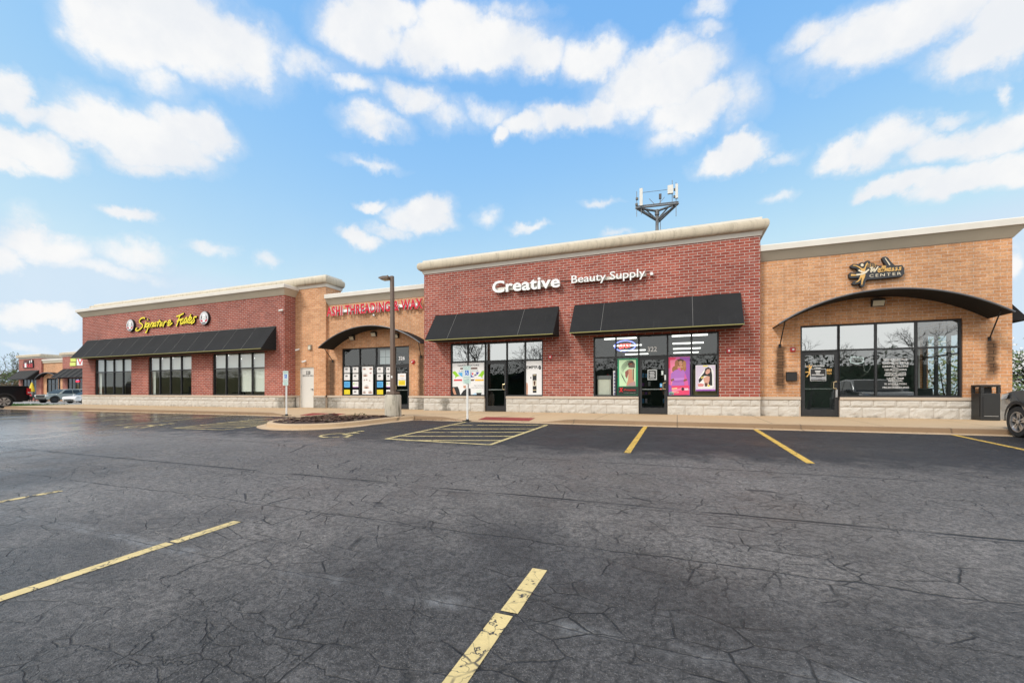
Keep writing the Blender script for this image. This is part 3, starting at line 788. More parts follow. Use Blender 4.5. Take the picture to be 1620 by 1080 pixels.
# awning on the right-hand side wall
mb = MB(); ya, yb, zt, zb, p = ey0 - 0.35, ey1 + 0.4, 4.30, 3.1, 0.95
vs = [(XR1 + 0.005, ya, zt), (XR1 + 0.005, yb, zt), (XR1 + p, ya, zb), (XR1 + p, yb, zb), (XR1 + 0.005, ya, zb), (XR1 + 0.005, yb, zb)]
mb.add(vs, [(0, 1, 3, 2), (0, 2, 4), (1, 5, 3), (2, 3, 5, 4)], M_CLOTH)
o = mb.build('awning', MALL); o['label'] = 'black awning on the side wall past the right corner'

# ---- arched canopies
M_RIM = col((0.10, 0.11, 0.125), 0.4)
M_RUST = col((0.16, 0.115, 0.085), 0.8, 0, 0.4)
def arch(x0, x1, zs, za, Y, p, label, braces):
    w = (x1 - x0) / 2; h = za - zs; r = (w * w + h * h) / (2 * h); cx, cz = (x0 + x1) / 2, za - r
    a0 = math.asin(w / r); n = 36
    pts = [(cx + r * math.sin(-a0 + 2 * a0 * i / n), cz + r * math.cos(-a0 + 2 * a0 * i / n)) for i in range(n + 1)]
    inn = [(cx + (r - 0.035) * math.sin(-a0 + 2 * a0 * i / n), cz + (r - 0.035) * math.cos(-a0 + 2 * a0 * i / n)) for i in range(n + 1)]
    mb = MB()
    for q, fl_ in ((pts, 0), (inn, 1)):
        vs = [(x, y, z) for (x, z) in q for y in (Y - p, Y - p * 0.5, Y - 0.002)]
        mb.add(vs, [(3 * i + j, 3 * i + j + 1, 3 * i + j + 4, 3 * i + j + 3) for i in range(n) for j in range(2)], M_CLOTH)
    for i in range(n):
        mb.add([(x, Y - p, z) for x, z in (pts[i], pts[i + 1], inn[i + 1], inn[i])], [(0, 1, 2, 3)], M_CLOTH)
    for k in (0, n): mb.add([(pts[k][0], Y - p, pts[k][1]), (pts[k][0], Y, pts[k][1]), (inn[k][0], Y, inn[k][1]), (inn[k][0], Y - p, inn[k][1])], [(0, 1, 2, 3)], M_CLOTH)
    o = mb.build('canopy', MALL, smooth=True, recalc=True); o['label'] = label
    rb_ = MB(); rb_.tube([(x, Y - p - 0.012, z - 0.012) for x, z in pts], 0.026, M_RIM, 8); rb_.build('rim', o, smooth=True)
    for a, b in braces:
        bb = MB(); bb.cyl(a, b, 0.018, 0.018, M_BLACK, 8); bb.box(b[0] - 0.04, b[0] + 0.04, b[1] - 0.02, b[1], b[2] - 0.06, b[2] + 0.06, M_BLACK); bb.build('brace', o)
    return o
arch(-17.15, -11.03, 3.12, 4.08, YM, 0.99, 'arched black canopy over the middle shop',
     [((-16.95, YM - 0.85, 3.16), (X(526.5, YM), YM - 0.005, Zh(526.5, 571, YM))), ((-11.22, YM - 0.85, 3.16), (X(666, YM), YM - 0.005, Zh(666, 564, YM)))])
arch(3.12, 8.82, 3.09, 3.985, YR, 1.07, 'wide arched black canopy over the right-hand shop',
     [((3.32, YR - 0.9, 3.16), (X(1233.5, YR), YR - 0.005, Zh(1233.5, 547, YR))), ((8.62, YR - 0.9, 3.16), (X(1565, YR), YR - 0.005, Zh(1565, 536, YR)))])
# downpipe in the corner of the tower
dp = MB(); dx = X(518.2, YM); dp.box(dx - 0.03, dx + 0.03, YM - 0.10, YM - 0.078, 0.0, 5.5, M_TAN); dp.box(dx - 0.034, dx + 0.034, YM - 0.104, YM - 0.0785, 2.2, 2.24, M_BLACK)
dp.build('downpipe', MALL)
# ------------------------------------------------------------------ small fittings on the walls
M_LAMP = col((0.035, 0.033, 0.03), 0.5); M_LENS = col((0.62, 0.58, 0.46), 0.3)
def wall_light(u, v, Y, label, w=0.30):
    x, z = P(u, v, Y - 0.1)
    t = thing('wall_light', label, 'wall light', (x, Y, z), 0, 'flood lights under the arched canopies')
    b = MB(); b.prism([(-w / 2, -0.11), (w / 2, -0.11), (w / 2, 0.12), (-w / 2, 0.12)], -0.10, -0.002, M_LAMP)
    b.box(-w / 2, w / 2, -0.17, -0.10, 0.06, 0.12, M_LAMP); b.build('housing', t, local=True, bevel=0.01)
    l = MB(); vs = [(-w / 2 + 0.02, -0.17, 0.055), (w / 2 - 0.02, -0.17, 0.055), (w / 2 - 0.02, -0.105, -0.105), (-w / 2 + 0.02, -0.105, -0.105)]
    l.add(vs, [(0, 3, 2, 1)], M_LENS); l.build('lens', t, local=True)
wall_light(556.5, 534.5, YM, 'square flood light at the left under the narrower arched canopy')
wall_light(591, 528.5, YM, 'square flood light at the top of the narrower arched canopy')
wall_light(626, 531, YM, 'square flood light partly hidden by the lamp post under the narrower canopy')
wall_light(1389.5, 478.5, YR, 'square flood light alone under the wide right-hand canopy', 0.34)
def wall_thing(name, label, cat, u, v, Y, fn, group=None):
    x, z = P(u, v, Y); t = thing(name, label, cat, (x, Y, z), 0, group); fn(t); return t
def sconce(t):
    b = MB(); b.box(-0.11, 0.11, -0.09, -0.002, -0.14, 0.14, col((0.30, 0.26, 0.2), 0.5)); b.build('housing', t, local=True, bevel=0.015)
    l = MB(); l.box(-0.08, 0.08, -0.105, -0.091, -0.12, 0.06, M_LENS); l.build('lens', t, local=True)
wall_thing('wall_light', 'small bronze box light above the white service door', 'wall light', 491.3, 549.5, YT, sconce)
M_ALARM = col((0.50, 0.02, 0.03), 0.35)
def alarm(t):
    b = MB(); b.box(-0.075, 0.075, -0.06, -0.002, -0.075, 0.075, M_ALARM); b.build('housing', t, local=True, bevel=0.012)
    l = MB(); l.box(-0.03, 0.035, -0.085, -0.061, -0.03, 0.035, M_WHITE); l.build('strobe', t, local=True, bevel=0.008)
GA = 'red fire alarm strobes on the brick'
wall_thing('fire_alarm', 'red square fire alarm strobe right of the storefront with white product posters', 'fire alarm', 870.8, 564.8, YC, alarm, GA)
wall_thing('fire_alarm', 'red square fire alarm strobe right of the lit storefront', 'fire alarm', 1153, 555, YC, alarm, GA)
wall_thing('fire_alarm', 'red square fire alarm strobe on tan brick left of the right-hand shop door', 'fire alarm', 1254, 553, YR, alarm, GA)
def bell(t):
    b = MB(); b.lathe([(0.0, -0.075), (0.06, -0.07), (0.1, -0.045), (0.105, -0.002), (0.0, -0.002)], M_ALARM, 20, 'y'); b.build('housing', t, smooth=True, local=True)
    l = MB(); l.box(-0.06, 0.0, -0.09, -0.07, -0.03, 0.03, M_WHITE); l.build('strobe', t, local=True)
wall_thing('fire_alarm', 'round red fire alarm bell right of the middle shop door', 'fire alarm', 654, 572.5, YM, bell, GA)
def camera_small(t):
    b = MB(); b.cyl((0, -0.002, 0), (0, -0.05, 0), 0.05, 0.05, M_WHITE, 14); b.build('mount', t, local=True)
    c = MB(); c.cyl((0.02, -0.06, -0.02), (-0.10, -0.16, -0.06), 0.05, 0.045, M_WHITE, 14); c.build('camera_body', t, smooth=True, local=True)
    l = MB(); l.cyl((-0.1005, -0.1605, -0.0602), (-0.108, -0.167, -0.063), 0.034, 0.034, M_BLACK, 14); l.build('lens', t, local=True)
GC = 'white security cameras'
wall_thing('security_camera', 'white security camera just above the white service door', 'security camera', 483.5, 571, YT, camera_small, GC)
wall_thing('security_camera', 'white security camera beside the red corner, left of the bronze box light', 'security camera', 473, 552.5, YT, camera_small, GC)
wall_thing('security_camera', 'white security camera high on the red corner right of the yellow sign', 'security camera', 447, 490.5, YL, camera_small, GC)
def mailbox(t):
    b = MB(); b.box(-0.16, 0.16, -0.13, -0.002, -0.15, 0.15, M_BLACK); b.build('body', t, local=True, bevel=0.02)
    l = MB(); l.box(-0.165, 0.165, -0.14, -0.01, 0.152, 0.168, M_BLACK); l.build('lid', t, local=True)
wall_thing('mailbox', 'black mailbox on tan brick left of the right-hand shop door', 'mailbox', 1251.3, 596, YR, mailbox)

# ------------------------------------------------------------------ signs
def sign(name, label, x0, x1, Y, z, group=None): return thing(name, label, 'sign', ((x0 + x1) / 2, Y, z), 0, group)
M_SRED = col((0.58, 0.006, 0.03), 0.4, 0, 0.06, 6.0, 0.3); M_SWHITE = col((0.86, 0.86, 0.85), 0.4, 0, 0.03); M_SIDE = col((0.60, 0.60, 0.57), 0.5, 0, 0.15)
M_RACE = col((0.66, 0.63, 0.56), 0.6)
# bold white letters
xa, xb = X(779, YC - 0.2), X(886, YC - 0.2); za, zb = Zh(832, 463.2, YC - 0.2) - 0.12, Zh(832, 441.5, YC - 0.2) - 0.02
za, zb = 5.085, 5.60
t = sign('shop_sign', 'large bold white channel letters on the red middle block', xa, xb, YC, za)
channel_letters(t, 'Creative', xa, xb, za, zb, YC - 0.115, 0.11, M_SWHITE, M_SIDE, 0.024, 1.03)
rc = MB(); rc.box(xa + 0.15, xb - 0.05, YC - 0.112, YC - 0.002, za + 0.10, za + 0.25, M_RACE); rc.build('raceway', t)
xa2, xb2 = X(904, YC - 0.2), X(1021, YC - 0.2); za2, zb2 = 4.70, 5.17
za2, zb2 = 5.10, 5.515
t = sign('shop_sign', 'thinner white channel letters following the bold white word on the red block', xa2, xb2, YC, za2)
channel_letters(t, 'Beauty Supply', xa2, xb2, za2, zb2, YC - 0.115, 0.09, M_SWHITE, M_SIDE, 0.006, 1.0)
rc = MB(); rc.box(xa2 + 0.08, xb2 + 0.02, YC - 0.112, YC - 0.002, za2 + 0.13, za2 + 0.25, M_RACE); rc.build('raceway', t)
cb = MB(); cb.tube([(xb - 0.03, YC - 0.02, za + 0.3), ((xb + xa2) / 2, YC - 0.02, za + 0.27), (xa2, YC - 0.02, za2 + 0.25)], 0.012, M_BLACK, 6); cb.build('cable', t); cb = MB()
cb.tube([(xb2, YC - 0.02, za2 + 0.3), (X(1028, YC), YC - 0.02, za2 + 0.31)], 0.012, M_BLACK, 6); cb.build('cable', t)
db = MB(); xd, zd = P(1031, 433.5, YC - 0.1); db.box(xd - 0.045, xd + 0.045, YC - 0.18, YC - 0.004, zd - 0.055, zd + 0.055, M_SWHITE); db.build('full_stop', t)
# red letters with white returns
xa, xb = X(516.5, YM - 0.2), X(668.5, YM - 0.2)
t = sign('shop_sign', 'narrow red channel letters with white sides on tan brick above the middle canopy', xa, xb, YM, 4.8)
channel_letters(t, 'ASHI THREADING & WAX', xa, xb, 4.86, 5.37, YM - 0.13, 0.06, M_SRED, M_SWHITE, 0.032, 1.08)
rc = MB(); rc.box(xa + 0.5, xb - 0.35, YM - 0.127, YM - 0.002, 5.03, 5.17, M_SWHITE); rc.build('raceway', t)
sp = MB(); q = P(591.5, 498.5, YM - 0.1); sp.ball((q[0], YM - 0.1, q[1]), 0.06, M_SWHITE); sp.build('photocell', t, smooth=True)
# yellow script
YS = YL - 0.09
t = sign('shop_sign', 'yellow brush-script sign between two round crests on the left red wing', X(200, YL), X(335, YL), YL, 4.9)
M_YEL = col((0.85, 0.70, 0.01), 0.4, 0, 0.05)
def zp(x, y): return P(180 + x / 9.529, 480 + y / 9.529, YS)
W1 = [[(470, 226), (448, 214), (415, 224), (385, 255), (388, 286), (420, 308), (434, 335), (412, 372), (372, 402), (338, 408), (330, 388), (352, 366)],
      [(490, 272), (472, 330), (456, 380)], [(508, 246), (516, 232)],
      [(532, 302), (508, 300), (484, 325), (480, 352), (500, 350), (530, 312)], [(542, 294), (514, 372), (490, 432), (474, 428)],
      [(572, 284), (558, 322), (542, 362)], [(550, 330), (580, 292), (600, 294), (588, 330), (574, 362)],
      [(642, 286), (616, 296), (600, 326), (606, 346), (630, 318), (646, 290), (630, 350)],
      [(694, 246), (672, 304), (656, 350)], [(650, 286), (712, 268)],
      [(722, 280), (700, 322), (694, 340), (712, 334), (742, 282), (726, 340)],
      [(772, 268), (758, 310), (744, 352)], [(756, 308), (782, 274), (802, 274)],
      [(812, 312), (846, 290), (862, 264), (842, 256), (816, 296), (818, 328), (848, 324), (886, 290)]]
W2 = [[(944, 196), (990, 180), (1052, 148)], [(996, 180), (968, 270), (942, 346)], [(950, 268), (1022, 234)],
      [(1054, 228), (1026, 238), (1006, 280), (1012, 312), (1036, 284), (1056, 234), (1040, 312)],
      [(1108, 212), (1082, 224), (1062, 268), (1066, 296), (1092, 268), (1108, 222)], [(1164, 162), (1130, 232), (1100, 302)],
      [(1122, 268), (1156, 246), (1174, 216), (1152, 208), (1126, 254), (1132, 290), (1164, 280), (1192, 248)],
      [(1252, 202), (1218, 204), (1202, 226), (1216, 252), (1204, 282), (1166, 304)]]
for wd in (W1, W2):
    mb = MB()
    for k, st in enumerate(wd):
        ribbon(mb, [zp(*q) for q in spline(st, 4)], 0.09, YS - 0.0012 * k, YL - 0.01, M_YEL, M_BLACK)
    mb.build('lettering', t, recalc=False)
M_GREYW = col((0.62, 0.62, 0.63), 0.4)
for (ux, uy) in ((254, 330), (1368, 220)):
    cx, cz = zp(ux, uy); r = 0.40
    mb = MB(); mb.lathe([(0.0, 0.0), (r, 0.0), (r, -0.11), (r - 0.03, -0.125), (0.0, -0.125)], M_BLACK, 32, 'y', (cx, YL - 0.003, cz))
    e = mb.build('crest', t, recalc=True)
    fm = MB(); yf = YL - 0.130
    fm.flat(ell(cx, cz, r * 0.93, r * 0.93, 28), yf, M_GREYW)
    fm.flat(ell(cx, cz + 0.06, 0.15, 0.19, 18), yf - 0.002, M_SWHITE)
    fm.flat([(cx - 0.13, cz), (cx + 0.13, cz), (cx + 0.07, cz - 0.2), (cx, cz - 0.25), (cx - 0.07, cz - 0.2)], yf - 0.003, M_SWHITE)
    for s in (-1, 1):
        fm.flat([(cx + s * 0.16, cz + 0.18), (cx + s * 0.26, cz + 0.05), (cx + s * 0.24, cz - 0.1), (cx + s * 0.18, cz + 0.0)], yf - 0.003, M_BLACK)
        fm.flat([(cx + s * 0.12, cz - 0.14), (cx + s * 0.30, cz - 0.06), (cx + s * 0.26, cz - 0.2), (cx + s * 0.1, cz - 0.22)], yf - 0.003, M_SRED)
        fm.flat(ell(cx + s * 0.06, cz + 0.07, 0.025, 0.018, 8), yf - 0.005, M_BLACK)
        fm.flat([(cx + s * 0.02, cz - 0.02), (cx + s * 0.11, cz - 0.05), (cx + s * 0.02, cz - 0.06)], yf - 0.005, M_BLACK)
    fm.flat([(cx - 0.17, cz - 0.27), (cx + 0.17, cz - 0.27), (cx + 0.11, cz - 0.33), (cx - 0.11, cz - 0.33)], yf - 0.003, M_BLACK)
    fm.build('crest_face', e, recalc=False)
# dark sign with gold figure
YW = YR - 0.14
def zw(x, y): return P(1320 + x / 11.571, 390 + y / 11.571, YW)
t = sign('shop_sign', 'dark contour-cut sign with gold dancing figure above the wide right-hand canopy', *[X(u, YR) for u in (1345, 1430)], YR, 4.5)
M_PANEL = col((0.030, 0.032, 0.036), 0.45); M_GOLD = col((0.72, 0.42, 0.12), 0.45, 0, 0.2); M_PALE = col((0.80, 0.70, 0.52), 0.45)
out = [(296, 345), (340, 318), (400, 318), (445, 322), (470, 297), (510, 288), (548, 308), (570, 268), (612, 254), (655, 268), (656, 296), (715, 300), (790, 345), (880, 352), (948, 346), (905, 285), (872, 218), (890, 190), (940, 182), (985, 205), (1040, 282), (1110, 346), (1245, 338), (1262, 375), (1282, 392), (1278, 505), (1240, 545), (900, 580), (590, 606), (572, 640), (555, 705), (525, 742), (480, 730), (468, 668), (400, 692), (340, 692), (322, 664), (362, 632), (425, 612), (445, 572), (300, 578), (268, 560), (264, 505), (292, 474), (380, 482), (432, 450), (408, 402), (330, 392), (292, 370)]
mb = MB(); mb.prism([zw(*q) for q in out], YW, YR - 0.03, M_PANEL, M_BLACK); mb.build('panel', t, recalc=True)
fg = MB(); y1 = YW - 0.012
for poly, mt in (([(330, 355), (352, 338), (405, 345), (465, 375), (505, 402), (540, 400), (560, 370), (575, 325), (595, 298), (614, 284), (602, 322), (578, 375), (566, 420), (556, 465), (566, 520), (552, 570), (526, 620), (508, 700), (492, 702), (494, 640), (500, 585), (490, 562), (472, 612), (430, 648), (372, 662), (418, 634), (452, 598), (468, 545), (484, 500), (488, 450), (480, 412), (440, 385), (385, 358)], M_GOLD),
                 ([(300, 504), (302, 542), (430, 530), (500, 512), (400, 512)], M_GOLD),
                 ):
    fg.prism([zw(*q) for q in poly], y1 - (0.004 if mt is M_PALE else 0), YW, mt)
ribbon(fg, [zw(*q) for q in spline([(440, 430), (470, 450), (520, 470), (560, 466), (600, 444), (630, 420)], 4)], 0.045, y1 - 0.008, YW, M_PALE, M_PALE)
ribbon(fg, [zw(*q) for q in spline([(400, 520), (480, 508), (540, 492), (590, 460)], 4)], 0.05, y1 - 0.006, YW, M_PALE, M_PALE)
fg.build('figure', t, recalc=False)
fg = MB(); fg.prism([zw(*q) for q in ell(506, 340, 27, 26, 16)], y1 - 0.004, YW, M_PALE); fg.build('figure_head', t, recalc=False)
wl = MB(); wl.prism([zw(*q) for q in [(918, 214), (930, 210), (1022, 332), (1006, 346)]], y1 - 0.004, YW, M_PALE); wl.build('stick_emblem', t, recalc=False); wl = MB()
WELL = [[(652, 395), (690, 378), (672, 430), (668, 470), (700, 430), (730, 398), (726, 466), (762, 420), (800, 366)],
        [(800, 440), (832, 424), (836, 404), (812, 408), (800, 446), (818, 466), (850, 446)],
        [(850, 446), (890, 392), (896, 362), (876, 372), (862, 452), (880, 456)], [(884, 452), (924, 388), (928, 358), (910, 370), (896, 446), (914, 450)],
        [(936, 404), (922, 450)], [(930, 428), (962, 402), (970, 410), (958, 446), (980, 440)],
        [(988, 428), (1020, 410), (1020, 394), (1000, 400), (986, 436), (1006, 450), (1036, 432)],
        [(1088, 396), (1062, 398), (1076, 420), (1072, 440), (1042, 440)], [(1150, 390), (1124, 392), (1138, 414), (1134, 434), (1102, 436)],
        [(1222, 380), (1190, 386), (1204, 408), (1200, 428), (1164, 432)]]
for k, st in enumerate(WELL):
    ribbon(wl, [zw(*q) for q in spline(st, 4)], 0.034, y1 - 0.002 - 0.0008 * k, YW, M_GOLD if k > 0 else M_PALE, M_PALE)
(xa, za) = zw(640, 560); (xb, zb) = zw(1222, 470)
text_flat(wl, 'CENTER', xa, xb, (zw(640, 560)[1] + zw(1222, 520)[1]) / 2, (zw(640, 505)[1] + zw(1222, 472)[1]) / 2, YW - 0.006, M_PALE, 0.0, 0, 1.35)
(xa, za) = zw(598, 388); (xb, zb) = zw(765, 345)
text_flat(wl, 'TRUE', xa, xb, za + 0.0, za + 0.12, YW - 0.006, M_GOLD, 0.0, 0, 1.3)
wl.build('lettering', t, recalc=False)

# ------------------------------------------------------------------ things in the windows
def flat_thing(name, label, cat, polys, Y, base=None, group=None, texts=(), thick=0.004):
    """a printed sheet: base rectangle, then flat printed shapes each a millimetre nearer the street"""
    mb = MB()
    bx, bm_ = base
    mb.prism(bx, Y, Y + thick, bm_)
    for k, (poly, m) in enumerate(polys): mb.flat(poly, Y - 0.0012 - 0.0003 * k, m)
    for (body, x0, x1, z0, z1, m, bold, sh) in texts: text_flat(mb, body, x0, x1, z0, z1, Y - 0.0035 - 0.0003 * len(polys), m, bold, sh)
    o = mb.build(name, None, recalc=False); return tag(o, label, cat, group)
ink = lambda r, g_, b_: col((r, g_, b_), 0.4, 0, 0.04)
I_W, I_K = ink(0.80, 0.80, 0.80), ink(0.02, 0.02, 0.022)
I_Y, I_B, I_G, I_R = ink(0.80, 0.66, 0.02), ink(0.10, 0.42, 0.78), ink(0.30, 0.62, 0.02), ink(0.65, 0.02, 0.03)
I_SK, I_BR, I_PU, I_PK = ink(0.55, 0.28, 0.18), ink(0.10, 0.04, 0.025), ink(0.33, 0.10, 0.45), ink(0.78, 0.10, 0.26)
I_TL = ink(0.40, 0.66, 0.66)
def rect(a, b, c, d): return [(a, c), (b, c), (b, d), (a, d)]
# middle shop flyers (traced from a 8.306x enlargement whose corner is 520, 530)
YF = YM + FD + 0.030
def zf(x, y): return P(520 + x / 8.306, 530 + y / 8.306, YF)
rows = [(420, 495, 'first'), (508, 590, 'second'), (608, 686, 'third'), (716, 790, 'lowest')]
colsf = [(203, 278, 'left-hand', 'left'), (316, 390, 'right-hand', 'left'), (634, 714, 'left-hand', 'right'), (757, 818, 'right-hand', 'right')]
GF = 'flyers taped in the middle shop window'
for ri, (ya, yb, rn) in enumerate(rows):
    for ci, (xa, xb, sn, pn) in enumerate(colsf):
        (x0, z1) = zf(xa, ya); (x1, z0) = zf(xb, yb)
        z1 = (z1 + zf(xb, ya)[1]) / 2; z0 = (z0 + zf(xa, yb)[1]) / 2
        w, h = x1 - x0, z1 - z0
        base = I_W; pol = []; cn = 'white eye-picture flyer'
        rr = random.Random(ri * 7 + ci)
        if ri == 2 and ci in (0, 2):
            base = I_B; cn = 'pale blue flyer'
            pol = [(rect(x0 + w * 0.15, x1 - w * 0.2, z0 + h * (0.25 + 0.2 * k), z0 + h * (0.33 + 0.2 * k)), ink(0.03, 0.16, 0.4)) for k in range(3)]
        elif ri == 3 and ci in (0, 2):
            base = I_Y; cn = 'yellow flyer'
            pol = [(rect(x0 + w * 0.1, x1 - w * 0.1, z0 + h * (0.2 + 0.2 * k), z0 + h * (0.25 + 0.2 * k)), ink(0.55, 0.42, 0.02)) for k in range(4)]
        elif ri == 2:
            cn = 'white flyer with green marks'
            pol = [(rect(x0 + w * 0.1, x0 + w * 0.3, z0 + h * 0.45, z0 + h * 0.8), ink(0.35, 0.6, 0.15)), (rect(x0 + w * 0.45, x0 + w * 0.8, z0 + h * 0.5, z0 + h * 0.75), ink(0.6, 0.62, 0.6)),
                   (rect(x0, x1, z0, z0 + h * 0.1), I_PU)]
        else:
            ex, ez = x0 + w * 0.42, z0 + h * 0.62
            pol = [(ell(ex, ez, w * 0.26, h * 0.10, 12), I_K), ([(ex - w * 0.3, ez + h * 0.12), (ex, ez + h * 0.24), (ex + w * 0.3, ez + h * 0.16), (ex, ez + h * 0.19)], I_BR),
                   (rect(x0 + w * 0.15, x1 - w * 0.15, z0 + h * 0.18, z0 + h * 0.22), ink(0.55, 0.45, 0.45)), (rect(x0 + w * 0.15, x1 - w * 0.3, z0 + h * 0.3, z0 + h * 0.34), ink(0.5, 0.5, 0.5))]
        if ci == 3: sn += ' half-hidden by the lamp post'
        flat_thing('flyer', '%s, %s row, %s column, %s bay of middle shop window' % (cn, rn, sn.split('-')[0], pn), 'flyer', pol, YF, (rect(x0, x1, z0, z1), base), GF)
(x0, z1) = zf(441, 410); (x1, z0) = zf(582, 792)
pol = []
w, h = x1 - x0, z1 - z0
for (fx, fz, s, c2) in ((0.2, 0.9, 0.16, I_SK), (0.8, 0.9, 0.16, I_SK), (0.78, 0.76, 0.10, I_R), (0.28, 0.68, 0.22, I_SK), (0.2, 0.52, 0.09, I_SK), (0.42, 0.53, 0.09, I_SK), (0.7, 0.5, 0.08, I_SK), (0.4, 0.27, 0.24, I_SK), (0.2, 0.1, 0.17, I_SK), (0.75, 0.1, 0.2, I_SK)):
    cx, cz = x0 + fx * w, z0 + fz * h
    pol += [(ell(cx, cz, s * w, s * h * 0.13, 14), c2), (ell(cx, cz, s * w * 0.5, s * h * 0.09, 12), I_K)]
    pol += [([(cx - s * w, cz + s * h * 0.2), (cx, cz + s * h * 0.33), (cx + s * w, cz + s * h * 0.24), (cx, cz + s * h * 0.26)], I_BR)]
flat_thing('poster', 'tall white poster of eyes and brows in the middle shop window', 'poster', pol, YF, (rect(x0, x1, z0, z1), I_W))
YD = YM + FD + 0.035
for (ya, yb, m, lb) in ((503, 583, I_W, 'white notice with orange heading above the yellow one, middle shop door'), (588, 665, I_Y, 'yellow notice with white border on the middle shop door')):
    (x0, z1) = zf(907, ya); (x1, z0) = zf(1014, yb); w, h = x1 - x0, z1 - z0
    pol = [(rect(x0 + w * 0.25, x1 - w * 0.2, z0 + h * 0.55, z0 + h * 0.64), ink(0.75, 0.35, 0.02)), (rect(x0 + w * 0.3, x1 - w * 0.3, z0 + h * 0.25, z0 + h * 0.31), ink(0.4, 0.4, 0.4))]
    if m is I_Y: pol = [(rect(x0 + w * 0.08, x1 - w * 0.08, z0 + h * 0.08, z1 - h * 0.08), I_Y)] + [(rect(x0 + w * 0.2, x1 - w * 0.2, z0 + h * (0.25 + 0.2 * k), z0 + h * (0.32 + 0.2 * k)), ink(0.62, 0.4, 0.02)) for k in range(3)]
    flat_thing('notice', lb, 'notice', pol, YD, (rect(x0, x1, z0, z1), I_W), 'notices on the middle shop door')
def numbers(fr, body, ua, ub, va, vb, Y, m=I_W):
    mb = MB(); text_flat(mb, body, X(ua, Y), X(ub, Y), Zh((ua + ub) / 2, vb, Y), Zh((ua + ub) / 2, va, Y), Y, m, 0.02); mb.build('lettering', fr, recalc=False)
numbers(frM, '326', 630.7, 640.3, 563.6, 569.3, YM + FD + 0.04)
numbers(frB, '322', 1024.5, 1039.2, 548.2, 556, YC + FD + 0.04)
# paper taped inside the middle transom
(x0, z1) = zf(665, 195); (x1, z0) = zf(812, 378)
flat_thing('paper_sheet', 'crumpled grey paper sheets taped inside the upper middle shop window', 'paper', [(rect((x0 + x1) / 2 - 0.012, (x0 + x1) / 2 + 0.012, z0, z1), ink(0.12, 0.13, 0.14)), (rect(x0, x1, (z0 + z1) / 2 - 0.012, (z0 + z1) / 2 + 0.012), ink(0.12, 0.13, 0.14))], YM + FD + 0.09, (rect(x0, x1, z0, z1), ink(0.42, 0.46, 0.5)))

# posters in the left storefront of the red block (7.2x enlargement from 690, 530)
YF = YC + FD + 0.030
def za_(x, y): return P(690 + x / 7.2, 530 + y / 7.2, YF)
(x0, z1) = za_(185, 322); (x1, z0) = za_(547, 684)
xm = cl[1]
T = lambda pts: [za_(*q) for q in pts]
HN = [(182, 590), (215, 588), (245, 585), (262, 620), (276, 684), (182, 684)]
polys = [(T([(185, 420), (215, 408), (232, 425), (245, 445), (272, 462), (240, 472), (215, 492), (218, 462), (195, 440)]), I_G),
         (T([(545, 402), (520, 410), (508, 430), (475, 468), (505, 468), (525, 490), (530, 462), (545, 445)]), I_G),
         (T([(250, 428), (300, 424), (300, 478), (270, 458)]), I_B), (T([(385, 424), (490, 420), (470, 450), (430, 476), (385, 482)]), ink(0.05, 0.06, 0.35)),
         (ell(*za_(430, 442), 0.13, 0.11, 18), I_W), (T([(408, 428), (424, 428), (424, 452), (408, 452)]), I_R), (T([(436, 446), (452, 442), (452, 462), (438, 464)]), I_K),
         (T([(202, 505), (295, 502), (295, 520), (202, 521)]), I_R), (T([(385, 505), (440, 502), (425, 520), (385, 520)]), I_BR), (T([(440, 503), (542, 502), (542, 520), (446, 521)]), ink(0.85, 0.5, 0.02)),
         (T([(275, 373), (470, 368), (470, 386), (275, 389)]), I_BR),
         (T(HN), I_K), (T([(188, 604), (204, 598), (214, 622), (234, 682), (208, 682), (190, 640)]), I_SK),
         (T([(310, 575), (338, 572), (338, 605), (312, 600)]), I_SK), (T([(276, 684), (306, 636), (338, 612), (392, 606), (396, 684)]), I_K),
         (T([(400, 684), (448, 656), (475, 684)]), ink(0.45, 0.68, 0.85)), (T([(458, 656), (518, 655), (512, 684), (464, 684)]), I_K), (T([(462, 625), (515, 622), (518, 655), (458, 656)]), ink(0.7, 0.78, 0.72))]
tx = []
def tb(body, xa, xb, ya, yb, m, bold=0.0, sh=0.0, f=None):
    f = f or za_
    a, b = f(xa, yb), f(xb, ya)
    tx.append((body, a[0], b[0], a[1], b[1], m, bold, sh))
tb('NAKED NATURE', 248, 492, 332, 356, ink(0.15, 0.15, 0.16), 0.015)
tb('LAB BASICS', 262, 480, 396, 418, ink(0.35, 0.5, 0.5), 0.0)
tb('Your own beauty', 432, 543, 566, 582, ink(0.15, 0.15, 0.15)); tb('your beauty for you', 404, 543, 590, 604, ink(0.15, 0.15, 0.15))
flat_thing('poster', 'wide white hair-care poster with green splashes behind the disabled parking sign', 'poster', polys, YF, (rect(x0, x1, z0, z1), I_W), None, tx)
tx = []
(x0, z1) = za_(1026, 296); (x1, z0) = za_(1220, 690)
polys = [(T([(1098, 445), (1144, 441), (1143, 655), (1101, 656)]), I_K), (T([(1101, 516), (1142, 514), (1142, 578), (1101, 580)]), ink(0.78, 0.74, 0.6)), (T([(1108, 522), (1134, 520), (1130, 570), (1112, 572)]), I_BR),
         (T([(1101, 622), (1143, 620), (1143, 628), (1101, 630)]), ink(0.6, 0.5, 0.3)), (T([(1106, 452), (1136, 450), (1136, 458), (1106, 460)]), ink(0.6, 0.5, 0.3)), (T([(1028, 540), (1040, 545), (1046, 580), (1044, 684), (1028, 684)]), I_SK), (ell(*za_(1079, 485), 0.025, 0.04, 10), I_K)]
tb('EMPIR', 1030, 1160, 346, 384, I_K, 0.01); tb('e', 1164, 1194, 344, 392, I_K, 0.03)
tb('hair', 1034, 1150, 391, 396, ink(0.4, 0.4, 0.4))
